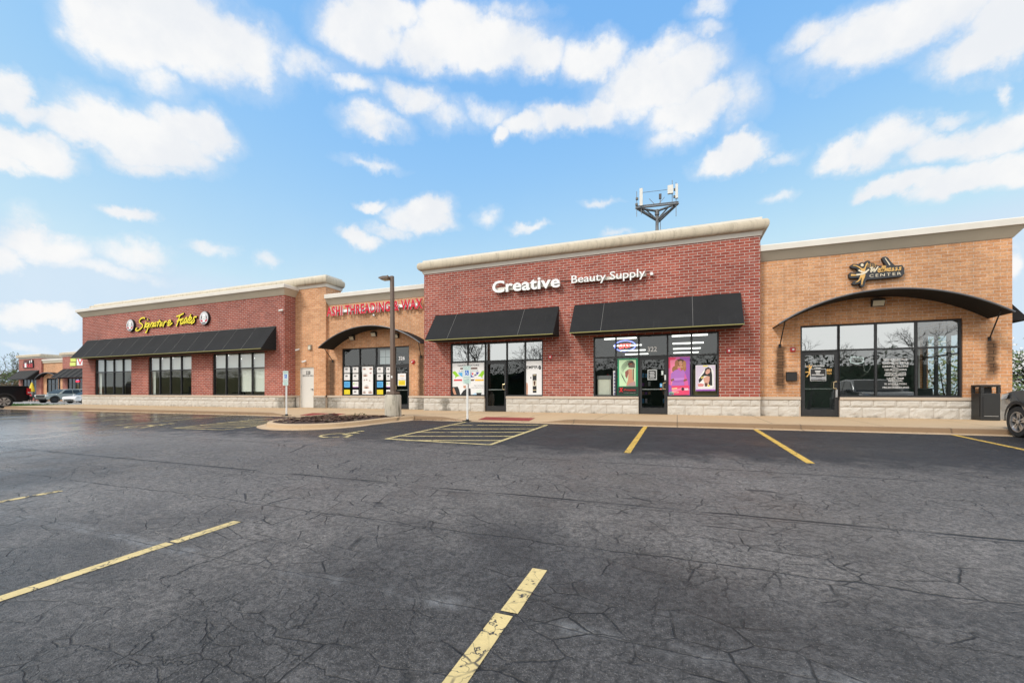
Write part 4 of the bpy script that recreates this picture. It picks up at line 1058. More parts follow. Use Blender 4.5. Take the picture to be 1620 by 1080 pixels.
flat_thing('poster', 'white poster with a tall black bottle at the right of the dark storefront', 'poster', polys, YF, (rect(x0, x1, z0, z1), I_W), None, tx)

# posters in the lit storefront (10.8x enlargements from 950, 560 and 1040, 550)
def zb_(x, y): return P(950 + x / 10.8, 560 + y / 10.8, YF)
T = lambda pts: [zb_(*q) for q in pts]
(x0, z1) = zb_(292, 78); (x1, z0) = zb_(640, 720); tx = []
polys = [(T([(316, 100), (604, 96), (604, 545), (322, 548)]), ink(0.56, 0.78, 0.50)),
         (T([(292, 80), (312, 80), (314, 560), (292, 600)]), ink(0.02, 0.30, 0.14)), (T([(604, 80), (640, 80), (640, 440), (606, 440)]), ink(0.02, 0.30, 0.14)),
         (T([(470, 160), (500, 138), (560, 130), (588, 160), (586, 238), (480, 232)]), ink(0.13, 0.09, 0.07)), (T([(476, 150), (530, 140), (540, 178), (480, 182)]), ink(0.42, 0.14, 0.08)),
         (T([(484, 250), (540, 255), (548, 420), (580, 470), (500, 500), (440, 545), (470, 430)]), I_SK), (T([(420, 300), (480, 256), (478, 330), (450, 420), (425, 380)]), ink(0.28, 0.1, 0.08)),
         (T([(548, 250), (572, 250), (572, 460), (550, 420)]), ink(0.2, 0.1, 0.06)), (T([(440, 545), (500, 495), (590, 460), (602, 545)]), ink(0.42, 0.28, 0.28)),
         (T([(300, 560), (636, 552), (636, 690), (300, 694)]), ink(0.016, 0.03, 0.024)), (T([(292, 700), (636, 698), (636, 720), (292, 722)]), I_R), (T([(390, 704), (528, 703), (528, 715), (390, 716)]), I_W)]
mb_dummy = MB()
for k in range(6):                              # swinging braids
    pts = [zb_(*q) for q in spline([(560, 120 + 3 * k), (470, 112 + 16 * k), (390, 170 + 24 * k), (345 + 9 * k, 260 + 26 * k), (360 + 12 * k, 360 + 20 * k), (420 + 5 * k, 470 + 6 * k)], 4)]
    up = [(a, b + 0.008) for a, b in pts]; dn = [(a, b - 0.008) for a, b in pts]
    for i in range(len(pts) - 1): polys.append(([up[i], up[i + 1], dn[i + 1], dn[i]], I_K))
tb('X', 322, 390, 572, 646, I_R, 0.06, 0.1, zb_); tb('-Pression', 392, 600, 594, 626, I_R, 0.01, 0.1, zb_); tb('ULTRA BRAID', 400, 600, 656, 668, ink(0.3, 0.34, 0.3), 0, 0, zb_)
flat_thing('poster', 'green poster of a braided woman left of the lit shop door', 'poster', polys, YF, (rect(x0, x1, z0, z1), ink(0.02, 0.26, 0.12)), None, tx)
def zc_(x, y): return P(1040 + x / 10.8, 550 + y / 10.8, YF)
T = lambda pts: [zc_(*q) for q in pts]
(x0, z1) = zc_(186, 160); (x1, z0) = zc_(556, 832); tx = []
polys = [(T([(186, 162), (320, 162), (240, 330), (186, 360)]), ink(0.72, 0.05, 0.13)), (T([(380, 160), (556, 160), (556, 830), (500, 830), (530, 600)]), I_PU), (T([(186, 620), (250, 660), (240, 830), (186, 830)]), I_PU),
         (T([(218, 210), (330, 200), (300, 640), (230, 640)]), ink(0.80, 0.22, 0.36)),
         (ell(*zc_(388, 262), 0.175, 0.16, 20), I_BR), (ell(*zc_(300, 370), 0.10, 0.13, 16), ink(0.3, 0.13, 0.05)), (ell(*zc_(445, 350), 0.10, 0.14, 16), ink(0.36, 0.16, 0.06)), (ell(*zc_(330, 280), 0.07, 0.16, 14), ink(0.32, 0.14, 0.06)), (ell(*zc_(462, 280), 0.06, 0.14, 14), ink(0.42, 0.2, 0.08)),
         (T([(360, 240), (390, 222), (425, 230), (430, 280), (405, 312), (375, 300)]), I_SK),
         (T([(362, 255), (380, 250), (380, 258), (362, 262)]), I_BR), (T([(400, 250), (420, 252), (418, 260), (400, 258)]), I_BR), (T([(380, 285), (408, 286), (396, 296)]), ink(0.5, 0.08, 0.1)),
         (T([(350, 310), (420, 312), (440, 340), (340, 345)]), I_SK),
         (T([(232, 440), (290, 390), (345, 365), (400, 400), (440, 372), (470, 410), (460, 520), (450, 580), (462, 640), (240, 650), (262, 560), (228, 540)]), ink(0.42, 0.16, 0.52)),
         (T([(240, 520), (460, 512), (460, 548), (250, 562)]), ink(0.52, 0.24, 0.62)), (T([(226, 540), (280, 520), (290, 555), (240, 578)]), ink(0.25, 0.1, 0.06)), (T([(440, 545), (500, 530), (512, 550), (450, 580)]), ink(0.25, 0.1, 0.06)),
         (T([(250, 560), (450, 545), (440, 585), (280, 590)]), ink(0.36, 0.12, 0.45)),
         (T([(240, 650), (546, 640), (546, 800), (250, 812)]), ink(0.74, 0.06, 0.16)), (T([(250, 720), (420, 680), (546, 700), (546, 730), (400, 720), (250, 770)]), ink(0.80, 0.24, 0.36)),
         (T([(246, 690), (340, 680), (336, 700), (246, 712)]), ink(0.78, 0.62, 0.35)), (ell(*zc_(434, 704), 0.05, 0.06, 14), I_K), (T([(464, 690), (524, 688), (524, 722), (464, 724)]), ink(0.75, 0.6, 0.66)),
         (T([(196, 765), (240, 742), (284, 768), (280, 800), (200, 800)]), ink(0.2, 0.4, 0.36)), (T([(210, 776), (272, 776), (272, 790), (210, 790)]), I_K)]
tb('Beauty', 250, 372, 740, 780, ink(0.80, 0.70, 0.5), 0.0, 0.3, zc_)
flat_thing('poster', 'pink poster of a curly-haired woman in purple right of the lit shop door', 'poster', polys, YF, (rect(x0, x1, z0, z1), ink(0.66, 0.12, 0.36)), None, tx)
(x0, z1) = zc_(652, 298); (x1, z0) = zc_(992, 735); tx = []
polys = [(T([(664, 312), (984, 306), (984, 690), (664, 700)]), ink(0.62, 0.55, 0.68)), (T([(780, 304), (860, 302), (860, 320), (780, 322)]), I_Y), (T([(690, 690), (720, 560), (700, 520), (780, 400), (840, 330), (920, 330), (960, 400), (966, 660), (930, 690)]), I_W),
         (T([(710, 600), (706, 540), (760, 470), (800, 420), (820, 350), (870, 330), (915, 350), (936, 460), (938, 645), (880, 640), (860, 480), (800, 480), (760, 560)]), I_K),
         (T([(822, 400), (850, 366), (890, 362), (905, 390), (890, 430), (850, 455), (824, 440)]), ink(0.66, 0.36, 0.28)), (T([(836, 396), (856, 390), (856, 396), (838, 402)]), I_K), (T([(874, 384), (894, 382), (894, 388), (876, 392)]), I_K), (T([(850, 428), (876, 420), (866, 434)]), ink(0.6, 0.08, 0.12)),
         (T([(780, 520), (850, 480), (894, 490), (890, 560), (860, 640), (820, 650), (800, 580)]), ink(0.62, 0.34, 0.26)), (T([(740, 500), (800, 480), (790, 510), (750, 530)]), ink(0.6, 0.48, 0.12)), (T([(690, 620), (740, 606), (800, 620), (780, 660), (700, 664)]), ink(0.66, 0.25, 0.24)), (T([(806, 600), (856, 600), (850, 660), (810, 660)]), I_BR), (T([(858, 632), (896, 636), (890, 662), (858, 660)]), I_Y),
         (T([(656, 712), (992, 706), (992, 732), (656, 736)]), I_PU)]
flat_thing('poster', 'white-edged poster of a long-haired woman, lit storefront', 'poster', polys, YF, (rect(x0, x1, z0, z1), ink(0.72, 0.68, 0.74)), None, tx)
# brown paper behind that last poster
(x0, z1) = zc_(612, 360); (x1, z0) = zc_(1028, 840)
flat_thing('paper_sheet', 'brown paper lining behind the long-haired woman poster', 'paper', [(rect(x0, x1, z0, z0 + 0.4), ink(0.17, 0.13, 0.05))], YF + 0.12, (rect(x0, x1, z0, z1), ink(0.13, 0.10, 0.04)))
# notice on the lit shop door
YD = YC + FD + 0.036
def zd_(x, y): return P(950 + x / 10.8, 560 + y / 10.8, YD)
T = lambda pts: [zd_(*q) for q in pts]
(x0, z1) = zd_(803, 266); (x1, z0) = zd_(963, 440); w, h = x1 - x0, z1 - z0; tx = []
polys = [(rect(x0 + w * 0.1, x1 - w * 0.1, z0 + h * 0.09, z1 - h * 0.09), I_K)] + [(rect(x0 + w * (0.22 + 0.04 * (k % 2)), x1 - w * (0.22 + 0.05 * ((k + 1) % 2)), z0 + h * (0.2 + 0.13 * k), z0 + h * (0.27 + 0.13 * k)), ink(0.55, 0.57, 0.58)) for k in range(5)]
flat_thing('notice', 'square black opening-hours notice with grey border on the lit shop door', 'notice', polys, YD, (rect(x0, x1, z0, z1), ink(0.45, 0.48, 0.48)))
for (xa, xb, ya, yb, m, lb) in ((1040, 1074, 282, 356, ink(0.55, 0.62, 0.6), 'small pale sticker at the upper right of the lit shop door glass'), (1092, 1120, 355, 442, ink(0.62, 0.66, 0.66), 'small white vertical sticker on the lit shop door edge above the handle'), (1016, 1052, 500, 562, I_B, 'small blue sticker left of the lit shop door handle'), (1018, 1048, 586, 604, ink(0.75, 0.12, 0.03), 'tiny red sticker just under the blue one on the lit shop door')):
    (x0, z1) = zd_(xa, ya); (x1, z0) = zd_(xb, yb)
    yy = YD if 1092 != xa else YC + FD + 0.004
    flat_thing('sticker', lb, 'sticker', [(rect(x0 + 0.01, x1 - 0.01, z0 + (z1 - z0) * 0.4, z0 + (z1 - z0) * 0.6), I_W)], yy, (rect(x0, x1, z0, z1), m))
# cabinet and roll behind the left pane of the lit shop
yk = YC + 0.24
(x0, _), (x1, _) = P(945.5, 620, yk), P(966.5, 620, yk)
t = thing('cabinet', 'cream cabinet with a grey top behind the far left pane of the lit storefront', 'cabinet', ((x0 + x1) / 2, yk + 0.2, 0.0))
mb = MB(); mb.box(x0, x1, yk, yk + 0.4, 0.05, 1.36, col((0.70, 0.68, 0.58), 0.6)); mb.build('body', t, bevel=0.01)
mb = MB(); mb.box(x0 + 0.06, x1 - 0.05, yk - 0.012, yk - 0.001, 0.75, 1.30, col((0.78, 0.76, 0.66), 0.6)); mb.build('door', t)
mb = MB(); mb.box(x0 - 0.02, x1 + 0.02, yk - 0.02, yk + 0.42, 1.362, 1.50, col((0.2, 0.2, 0.21), 0.6)); mb.build('top', t)
(x0, z1), (x1, z0) = P(970, 586, YF), P(974.5, 626, YF)
flat_thing('banner', 'narrow white lettered strip beside the green braid poster', 'banner', [(rect(x0 + 0.03, x1 - 0.03, z0 + 0.05 + 0.13 * k, z0 + 0.13 + 0.13 * k), ink(0.12, 0.13, 0.25)) for k in range(7)], YF, (rect(x0, x1, z0, z1), ink(0.6, 0.6, 0.62)))
# neon sign
YN = YC + FD + 0.09
t = sign('neon_sign', 'lit red and blue oval neon sign in the lit storefront', X(977, YN), X(1001, YN), YN, 2.4)
def zn(x, y): return P(900 + x / 6.231, 510 + y / 6.231, YN)
N_R, N_B = emit((1.0, 0.05, 0.04), 2.2), emit((0.2, 0.25, 1.0), 2.0)
cx, cz = zn(552, 230)
mb = MB(); pts = [(cx + 0.40 * math.cos(2 * PI * i / 28), YN, cz + 0.20 * math.sin(2 * PI * i / 28)) for i in range(29)]
mb.tube(pts, 0.016, N_B, 6); mb.build('oval_tube', t)
mb = MB()
for st in ([(505, 258), (496, 236), (512, 214), (530, 222), (524, 248), (505, 258)], [(534, 256), (538, 216)], [(538, 216), (554, 214), (554, 234), (538, 238)], [(578, 212), (562, 214), (560, 248), (576, 246)], [(562, 230), (574, 228)], [(582, 246), (586, 210), (600, 242), (606, 206)]):
    mb.tube([(zn(*q)[0], YN - 0.02, zn(*q)[1]) for q in st], 0.015, N_R, 6)
mb.build('letter_tubes', t)
# unlit outlined open sign in the right-hand shop (8.307x from 1260, 540)
YN = YR + FD + 0.10
def zo(x, y): return P(1260 + x / 8.307, 540 + y / 8.307, YN)
t = sign('neon_sign', 'unlit white outline neon sign hanging in the right-hand shop window', X(1344, YN), X(1367, YN), YN, 1.9)
mb = MB()
pt = lambda l: [(zo(*q)[0], YN, zo(*q)[1]) for q in l]
M_TUBE = emit((0.85, 0.92, 0.9), 0.35)  # faint glow put into the material of the unlit tubes
mb.tube(pt([(720, 198), (880, 212), (884, 245), (874, 280), (790, 296), (710, 278), (700, 240), (720, 198)]), 0.008, M_TUBE, 6)
mb.tube(pt([(728, 206), (872, 220), (868, 274), (790, 288), (716, 270), (710, 240), (728, 206)]), 0.006, M_TUBE, 6); mb.build('outline_tube', t)
mb = MB(); (xa, za), (xb, zb) = zo(712, 272), zo(872, 228)
text_flat(mb, 'OPEN', xa, xb, za + 0.02, zb + 0.0, YN - 0.01, I_W, -0.0); mb.build('lettering', t, recalc=False)
mb = MB(); mb.tube(pt([(968, 150), (970, 350), (935, 404), (892, 385), (880, 295)]), 0.005, I_W, 6); mb.build('cord', t)
# window lettering
mb = MB(); YG = YR + FD + 0.046
def zl(x, y): return P(1240 + x / 5.0625, 490 + y / 5.0625, YG)
for (txt, xa, xb, yc) in (('HYDRAFACIALS', 802, 985, 398), ('CHEMICAL PEELS', 790, 998, 425), ('DERMAL FILLERS', 792, 996, 452), ('NEUROTOXINS', 808, 984, 479), ('WEIGHT LOSS', 812, 978, 506), ('MANAGEMENT', 808, 982, 522), ('LASER HAIR', 826, 964, 549), ('REMOVAL', 838, 954, 567), ('IV HYDRATION', 808, 982, 593), ('MICRONEEDLING', 792, 1002, 621)):
    (a, z0) = zl(xa, yc + 7); (b, z1) = zl(xb, yc - 7)
    zc = (z0 + z1) / 2; text_flat(mb, txt, a, b, zc - 0.029, zc + 0.029, YG, I_W, 0.004)
for yc in (411, 438, 465, 491, 536, 579, 606):
    (a, z0) = zl(868, yc); (b, _) = zl(918, yc); mb.flat(rect(a, b, z0 - 0.004, z0 + 0.004), YG, I_W)
mb.build('lettering', frR, recalc=False)
YD = YR + FD + 0.034
def zo(x, y): return P(1260 + x / 8.307, 540 + y / 8.307, YD)
T = lambda pts: [zo(*q) for q in pts]
(x0, z1) = zo(180, 360); (x1, z0) = zo(390, 516); w, h = x1 - x0, z1 - z0
b_ = 0.012
polys = [(rect(x0 + b_, x1 - b_, z0 + b_, z1 - b_), I_K), (rect(x0 + b_, x1 - b_, z0 + h * 0.1, z0 + h * 0.36), ink(0.30, 0.31, 0.33)), (rect(x0 + w * 0.35, x0 + w * 0.74, z0 + h * 0.28, z0 + h * 0.33), I_K), (rect(x0 + w * 0.5, x0 + w * 0.74, z0 + h * 0.08, z0 + h * 0.13), I_K),
         (rect(x0 + w * 0.3, x0 + w * 0.66, z0 + h * 0.78, z0 + h * 0.84), I_W), (rect(x0 + w * 0.34, x0 + w * 0.62, z0 + h * 0.68, z0 + h * 0.73), I_W), (rect(x0 + w * 0.1, x0 + w * 0.88, z0 + h * 0.48, z0 + h * 0.53), I_W), (rect(x0 + w * 0.38, x0 + w * 0.6, z0 + h * 0.58, z0 + h * 0.62), I_W)]
flat_thing('notice', 'black and grey notice with white border on the right-hand shop door', 'notice', polys, YD, (rect(x0, x1, z0, z1), ink(0.6, 0.62, 0.62)))
mb = MB(); yl = YD + 0.003
for poly in ([(116, 316), (150, 326), (160, 340), (148, 338)], [(160, 312), (176, 306), (184, 322), (172, 334), (160, 328)], [(186, 330), (214, 300), (196, 350), (182, 400), (190, 455), (178, 452), (170, 420), (148, 462), (126, 464), (156, 430), (166, 390), (160, 350)], [(116, 398), (164, 394), (164, 406), (118, 408)]):
    mb.flat(T(poly), yl, M_GOLD)
(xa, za), (xb, zb) = zo(196, 344), zo(372, 310); text_flat(mb, 'True Wellness', xa, xb, za + 0.05, zb + 0.0, yl, I_W, 0.03)
(xa, za), (xb, zb) = zo(396, 432), zo(466, 408); text_flat(mb, 'TER', xa, xb, za, zb, yl, M_GOLD, 0.0)
(xa, za), (xb, zb) = zo(396, 396), zo(466, 360); text_flat(mb, 'ess', xa, xb, za, zb, yl, M_GOLD, 0.02, 0.2)
(xa, za), (xb, zb) = zo(240, 356), zo(324, 338); text_flat(mb, 'Center', xa, xb, za, zb, yl, I_W, 0.02)
mb.build('lettering', doorR, recalc=False)
# furniture behind the glass
yk = YR + 3.2
t = thing('reception_desk', 'dark reception counter low behind the corner shop glass', 'counter', (7.6, yk, 0.0))
mb = MB(); mb.box(6.2, 8.9, yk, yk + 0.6, 0.01, 0.95, col((0.03, 0.04, 0.04), 0.4)); mb.build('body', t, bevel=0.02)
mb = MB(); mb.box(6.15, 8.95, yk - 0.04, yk + 0.64, 0.952, 0.99, col((0.12, 0.13, 0.13), 0.3)); mb.build('top', t)
M_LEATH = col((0.03, 0.025, 0.025), 0.45)
def barber_chair(x, y, rz, label):
    t = thing('barber_chair', label, 'barber chair', (x, y, 0.005), rz, 'barber chairs behind the left windows')
    mb = MB(); mb.lathe([(0.0, 0.0), (0.32, 0.0), (0.30, 0.05), (0.06, 0.08), (0.05, 0.45), (0.0, 0.45)], M_STEEL, 16); mb.build('pedestal', t, local=True)
    for nm, b in (('seat', (-0.28, 0.28, -0.28, 0.28, 0.45, 0.60)), ('backrest', (-0.27, 0.27, 0.22, 0.34, 0.61, 1.25)), ('headrest', (-0.13, 0.13, 0.24, 0.32, 1.26, 1.45))):
        mb = MB(); mb.box(*b, M_LEATH); mb.build(nm, t, local=True, bevel=0.03)
    for s in (-1, 1):
        mb = MB(); mb.box(s * 0.31 - 0.03, s * 0.31 + 0.03, -0.2, 0.25, 0.78, 0.84, M_LEATH); mb.box(s * 0.31 - 0.02, s * 0.31 + 0.02, 0.16, 0.22, 0.45, 0.778, M_STEEL); mb.build('armrest', t, local=True)
barber_chair(wL[1][0] + 0.2, YL + 2.4, 0.5, 'black barber chair deepest behind the second left window')
barber_chair(wL[2][0] - 0.5, YL + 1.9, -0.3, 'black barber chair behind the third left window beside the white blinds')
t = thing('cabinet', 'dark wooden cupboard behind the first left window', 'cabinet', (wL[0][0] + 0.4, YL + 2.2, 0.0))
mb = MB(); mb.box(wL[0][0] - 0.5, wL[0][0] + 0.7, YL + 2.0, YL + 2.4, 0.01, 1.5, col((0.07, 0.05, 0.035), 0.5)); mb.build('body', t)
mb = MB(); mb.box(wL[0][0] - 0.45, wL[0][0] + 0.65, YL + 1.98, YL + 1.998, 0.1, 1.42, col((0.09, 0.065, 0.045), 0.5)); mb.build('door', t)
for k in range(4):
    xx = cr[0] + 0.2 + k * 1.35
    t = thing('shelf_unit', ['leftmost dark stock shelf inside the lit shop', 'dark stock shelf inside the lit shop, second from the left', 'dark stock shelf inside the lit shop, third from the left', 'rightmost dark stock shelf inside the lit shop'][k], 'shelf', (xx, YC + 4.2, 0.0), 0, 'stock shelves in the lit shop')
    mb = MB(); mb.box(xx - 0.45, xx + 0.45, YC + 4.2, YC + 4.24, 0.01, 1.55, col((0.05, 0.05, 0.05), 0.6)); mb.build('back_panel', t)
    for z in (0.3, 0.7, 1.1, 1.5):
        mb = MB(); mb.box(xx - 0.45, xx + 0.45, YC + 3.8, YC + 4.198, z, z + 0.03, col((0.1, 0.1, 0.1), 0.6))
        for q in range(6):
            hh = random.uniform(0.1, 0.24); mb.box(xx - 0.4 + q * 0.14, xx - 0.3 + q * 0.14, YC + 3.85, YC + 3.95, z + 0.031, z + 0.03 + hh, random.choice([I_W, I_R, I_PU, I_SK, I_K, I_B]))
        mb.build('shelf', t)
# ------------------------------------------------------------------ ground
M_ASPH = asphalt_mat()
M_EARTH = col((0.10, 0.095, 0.075), 0.95, 0, 0.4, 0.3)
M_WALK = concrete_mat('buff_concrete_walk', (0.49, 0.345, 0.20), (0.60, 0.44, 0.28), 2.44)
M_KERB = concrete_mat('buff_concrete_kerb', (0.46, 0.32, 0.19), (0.60, 0.44, 0.28), 3.05)
def sheet(name, xs, ys, fz, m, kind='structure', hole=None):
    mb = MB(); nx, ny = len(xs), len(ys)
    mb.add([(x, y, fz(x, y)) for y in ys for x in xs], [(j * nx + i, j * nx + i + 1, (j + 1) * nx + i + 1, (j + 1) * nx + i) for j in range(ny - 1) for i in range(nx - 1)
           if not (hole and hole((xs[i] + xs[i + 1]) / 2, (ys[j] + ys[j + 1]) / 2))], m)
    o = mb.build(name, None, recalc=False); tag(o, kind=kind); return o
sheet('ground', [-1500, -400, -200, -100, -41, 30, 100, 400, 1500], [-1500, -400, -100, -14, 0, 13, 16, 22, 30, 60, 200, 1500], lambda x, y: H(x, y) - 0.05, M_EARTH)
XW0 = -39.0
sheet('parking_lot', [-170, -120, -80, -60, XW0 - 0.02] + [XW0 + 0.02 + k * 4 for k in range(15)] + [30, 60], [-60, -14, -10, -5, 0, 2, 4, 6, 8, 10, 12, 13.0], lambda x, y: H(x, y), M_ASPH)
M_FARLOT = concrete_mat('pale_drive', (0.30, 0.28, 0.25), (0.40, 0.37, 0.34))
sheet('road', [-240, -150, -100, -80, -60, XW0 - 0.2], [13.0, 15.4, 22, 28, 34, 50], lambda x, y: H(x, y) + (0.004 if y > 13.01 else 0.0005), M_FARLOT, hole=lambda x, y: y < 15.4)
sheet('drive', [-240, -150, -100, -80, -60, XW0 - 0.02], [13.0, 14.2, 15.4], lambda x, y: H(x, y) + 0.001, M_ASPH)
# walk and kerb, dropped at the two ramps
RAMPS = [(-7.0, -4.1), (-15.3, -12.95)]
def drop(x):
    d = 0.0
    for a, b in RAMPS:
        if a - 0.9 < x < b + 0.9:
            e = min(x - (a - 0.9), (b + 0.9) - x) / 0.9
            d = max(d, min(1.0, max(0.0, e)))
    return d * 0.118
xs = []
x = XW0
while x < 24.01:
    xs.append(round(x, 3)); x += 0.3
kb = MB(); prof = lambda x: [(12.985, -0.17), (12.99, -0.158), (13.235, -0.150), (13.262, min(-0.149, -0.148) + 0.0), (13.28, -0.048 - drop(x) * 0.85), (13.315, -0.03 - drop(x)), (13.455, -0.027 - drop(x))]
n = 7
vs = []
for x in xs:
    wob = 0.006 * mnoise.noise((x * 0.8, 0, 0))
    vs += [(x, y + wob, z) for y, z in prof(x)]
M_KERBF = concrete_mat('dark_kerb_face', (0.20, 0.13, 0.075), (0.32, 0.215, 0.13), 3.05)  # darker brown concrete for the front face strips
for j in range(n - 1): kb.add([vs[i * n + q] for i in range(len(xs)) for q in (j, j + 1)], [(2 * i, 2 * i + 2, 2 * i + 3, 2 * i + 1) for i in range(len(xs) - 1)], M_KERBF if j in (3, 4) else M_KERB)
kb.add([(XW0, y, z) for y, z in prof(XW0)] + [(XW0, 13.455, -0.2), (XW0, 12.985, -0.2)], [tuple(range(9))], M_KERB)
ko = kb.build('kerb', None, recalc=True); tag(ko, kind='structure')
wk = MB(); ys = [13.457, 13.9, 14.4, 14.9, 15.5, 16.2, 17.0, 18.2]
def wz(x, y):
    t = min(1, max(0, (y - 13.457) / 2.6)); d = drop(x) * max(0, 1 - (y - 13.457) / 1.5)
    return -0.0285 * (1 - t) - d + 0.0
wk.add([(x, y, wz(x, y)) for y in ys for x in xs], [(j * len(xs) + i, j * len(xs) + i + 1, (j + 1) * len(xs) + i + 1, (j + 1) * len(xs) + i) for j in range(len(ys) - 1) for i in range(len(xs) - 1)], M_WALK)
wk.add([(XW0, y, wz(XW0, y)) for y in ys] + [(XW0, 18.2, -0.3), (XW0, 13.457, -0.3)], [tuple(range(len(ys) + 2))], M_KERB)
tag(wk.build('sidewalk', None, recalc=False), kind='structure')
M_TACT = col((0.29, 0.05, 0.042), 0.75, 0, 0.25, 30, bump=0.3)
for (x0, x1, y0, y1, rb_) in ((-6.55, -4.65, 13.55, 14.25, 0), (-14.9, -13.05, 13.55, 14.25, 0)):
    mb = MB(); mb.add([(x, y, wz(x, y) + 0.006) for (x, y) in ((x0, y0), (x1, y0), (x1, y1), (x0, y1))], [(0, 1, 2, 3)], M_TACT)
    for i in range(24):
        for j in range(9):
            px, py = x0 + (x1 - x0) * (i + 0.5) / 24, y0 + (y1 - y0) * (j + 0.5) / 9
            mb.cyl((px, py, wz(px, py) + 0.006), (px, py, wz(px, py) + 0.012), 0.018, 0.012, M_TACT, 6)
    o = mb.build('tactile_paving', None, recalc=False)
    tag(o, 'red tactile paving panel on the ramp ' + ('behind the right disabled parking sign' if x0 > -10 else 'in front of the white service door'), 'tactile paving', 'red tactile panels on the ramps')
# grass verge past the left end
M_GRASS = col((0.06, 0.13, 0.025), 0.9, 0, 0.5, 3)
gz = lambda x, y: H(x, y) + 0.03
gr = MB(); gx = [-62, -58, -54, -50, -46, -42.5, XW0 - 0.05]; gy = [15.42, 17, 18.5, 20, 22]
gr.add([(x, y, gz(x, y)) for y in gy for x in gx], [(j * 7 + i, j * 7 + i + 1, (j + 1) * 7 + i + 1, (j + 1) * 7 + i) for j in range(4) for i in range(6)], M_GRASS)
rr = random.Random(3)
for k in range(2600):
    x = rr.uniform(-62, XW0 - 0.1); y = 15.5 + rr.random() ** 1.5 * 6.2; h = rr.uniform(0.06, 0.15); a = rr.uniform(0, 6.3); z = gz(x, y)
    dx, dy = 0.03 * math.cos(a), 0.03 * math.sin(a)
    gr.add([(x - dx, y - dy, z), (x + dx, y + dy, z), (x + rr.uniform(-.05, .05), y + rr.uniform(-.05, .05), z + h)], [(0, 1, 2)], M_GRASS)
tag(gr.build('grass', None, recalc=False), 'short green grass verge past the left end of the mall', 'grass', kind='stuff')

# ------------------------------------------------------------------ painted markings (4 mm above the asphalt)
P_YEL = paint_mat('yellow_line_paint', (0.80, 0.50, 0.09), 0.42)
P_PALE = paint_mat('faded_yellow_paint', (0.78, 0.62, 0.28), 0.55)
P_NEAR = paint_mat('near_yellow_paint', (0.80, 0.61, 0.27), 0.72)
P_OLD = paint_mat('old_yellow_paint', (0.66, 0.52, 0.24), 0.45)
def stripe(mb, a, b, w, m, dz=0.004):
    a, b = Vector(a), Vector(b); d = (b - a); L = d.length; d.normalize(); nn = Vector((-d.y, d.x)) * (w / 2); k = max(1, int(L / 0.5))
    vs = []
    for i in range(k + 1):
        c = a + d * (L * i / k)
        for s in (-1, 1):
            q = c + nn * s; vs.append((q.x, q.y, H(q.x, q.y) + dz))
    mb.add(vs, [(2 * i, 2 * i + 2, 2 * i + 3, 2 * i + 1) if True else 0 for i in range(k)], m)
LOT = bpy.data.objects['parking_lot']
def line(name, pts, w, m, label=None):
    mb = MB()
    for k, (a, b) in enumerate(pts): stripe(mb, a, b, w, m, 0.004 + 0.0015 * (k % 3))
    o = mb.build(name, LOT, recalc=False)
    for p_ in o.data.polygons:
        if p_.normal.z < 0: p_.flip()
    if label: o['label'] = label
ORG['parking_lot'] = Vector(LOT.location)
gC, gD, gE = G(1019.5, 677), G(1196.5, 680), G(1508, 687.6)
line('parking_line', [((gC[0], 12.98), (gC[0] - 0.02, 8.28))], 0.12, P_YEL, 'clean yellow parking line below the lit storefront')
line('parking_line', [((gD[0], 12.98), (gD[0] + 0.06, 8.15))], 0.12, P_YEL, 'clean yellow parking line left of the right-hand shop door')
line('parking_line', [((gE[0], 12.98), (gE[0] - 0.05, 8.2))], 0.11, P_YEL, 'yellow parking line running out at the right edge')
for (x, a, b) in ((-0.95, 3.02, 2.40), (-0.968, 2.365, -2.4), (-4.17, 3.03, 2.44), (-4.18, 2.415, -2.4), (-7.66, 3.12, -2.4), (-11.1, 3.1, -2.4)):
    line('parking_line', [((x, a), (x + (0.015 if b < 2 else 0), b))], 0.112, P_NEAR, 'worn yellow parking line near the camera')
for x in (-18.0, -20.85, -23.7, -26.6, -29.5, -32.4): line('parking_line', [((x, 12.98), (x, 8.7))], 0.10, P_OLD, 'worn yellow parking line in front of the left red wing')
hl = []
c2 = lambda x, y: G(540 + x / 2.348, 620 + y / 2.348)
hl += [(c2(165, 174), c2(462, 110.6)), (c2(550, 197), c2(765, 122)), (c2(165, 174), c2(550, 196))]
for y in (123, 137, 150, 164, 180): hl.append((c2(172 + (174 - y) * 4.69 if y < 174 else 240, y), c2(545 + (197 - y) * 2.867, y)))
line('hatched_bay', hl, 0.10, P_PALE, 'yellow hatched access bay below the dark storefront')
c5 = lambda x, y: G(120 + x / 4.765, 600 + y / 4.765)
hl = [(c5(730, 367), c5(1480, 290)), (c5(1105, 380), c5(1440, 343)), (c5(730, 367), c5(1105, 380))]
for y in (359, 347, 335, 325, 316): hl.append((c5(730 + (367 - y) * 9.7, y), c5(1105 + (380 - y) * 9.05, y)))
line('hatched_bay', hl, 0.10, P_OLD, 'faded hatched access bay left of the planted island')
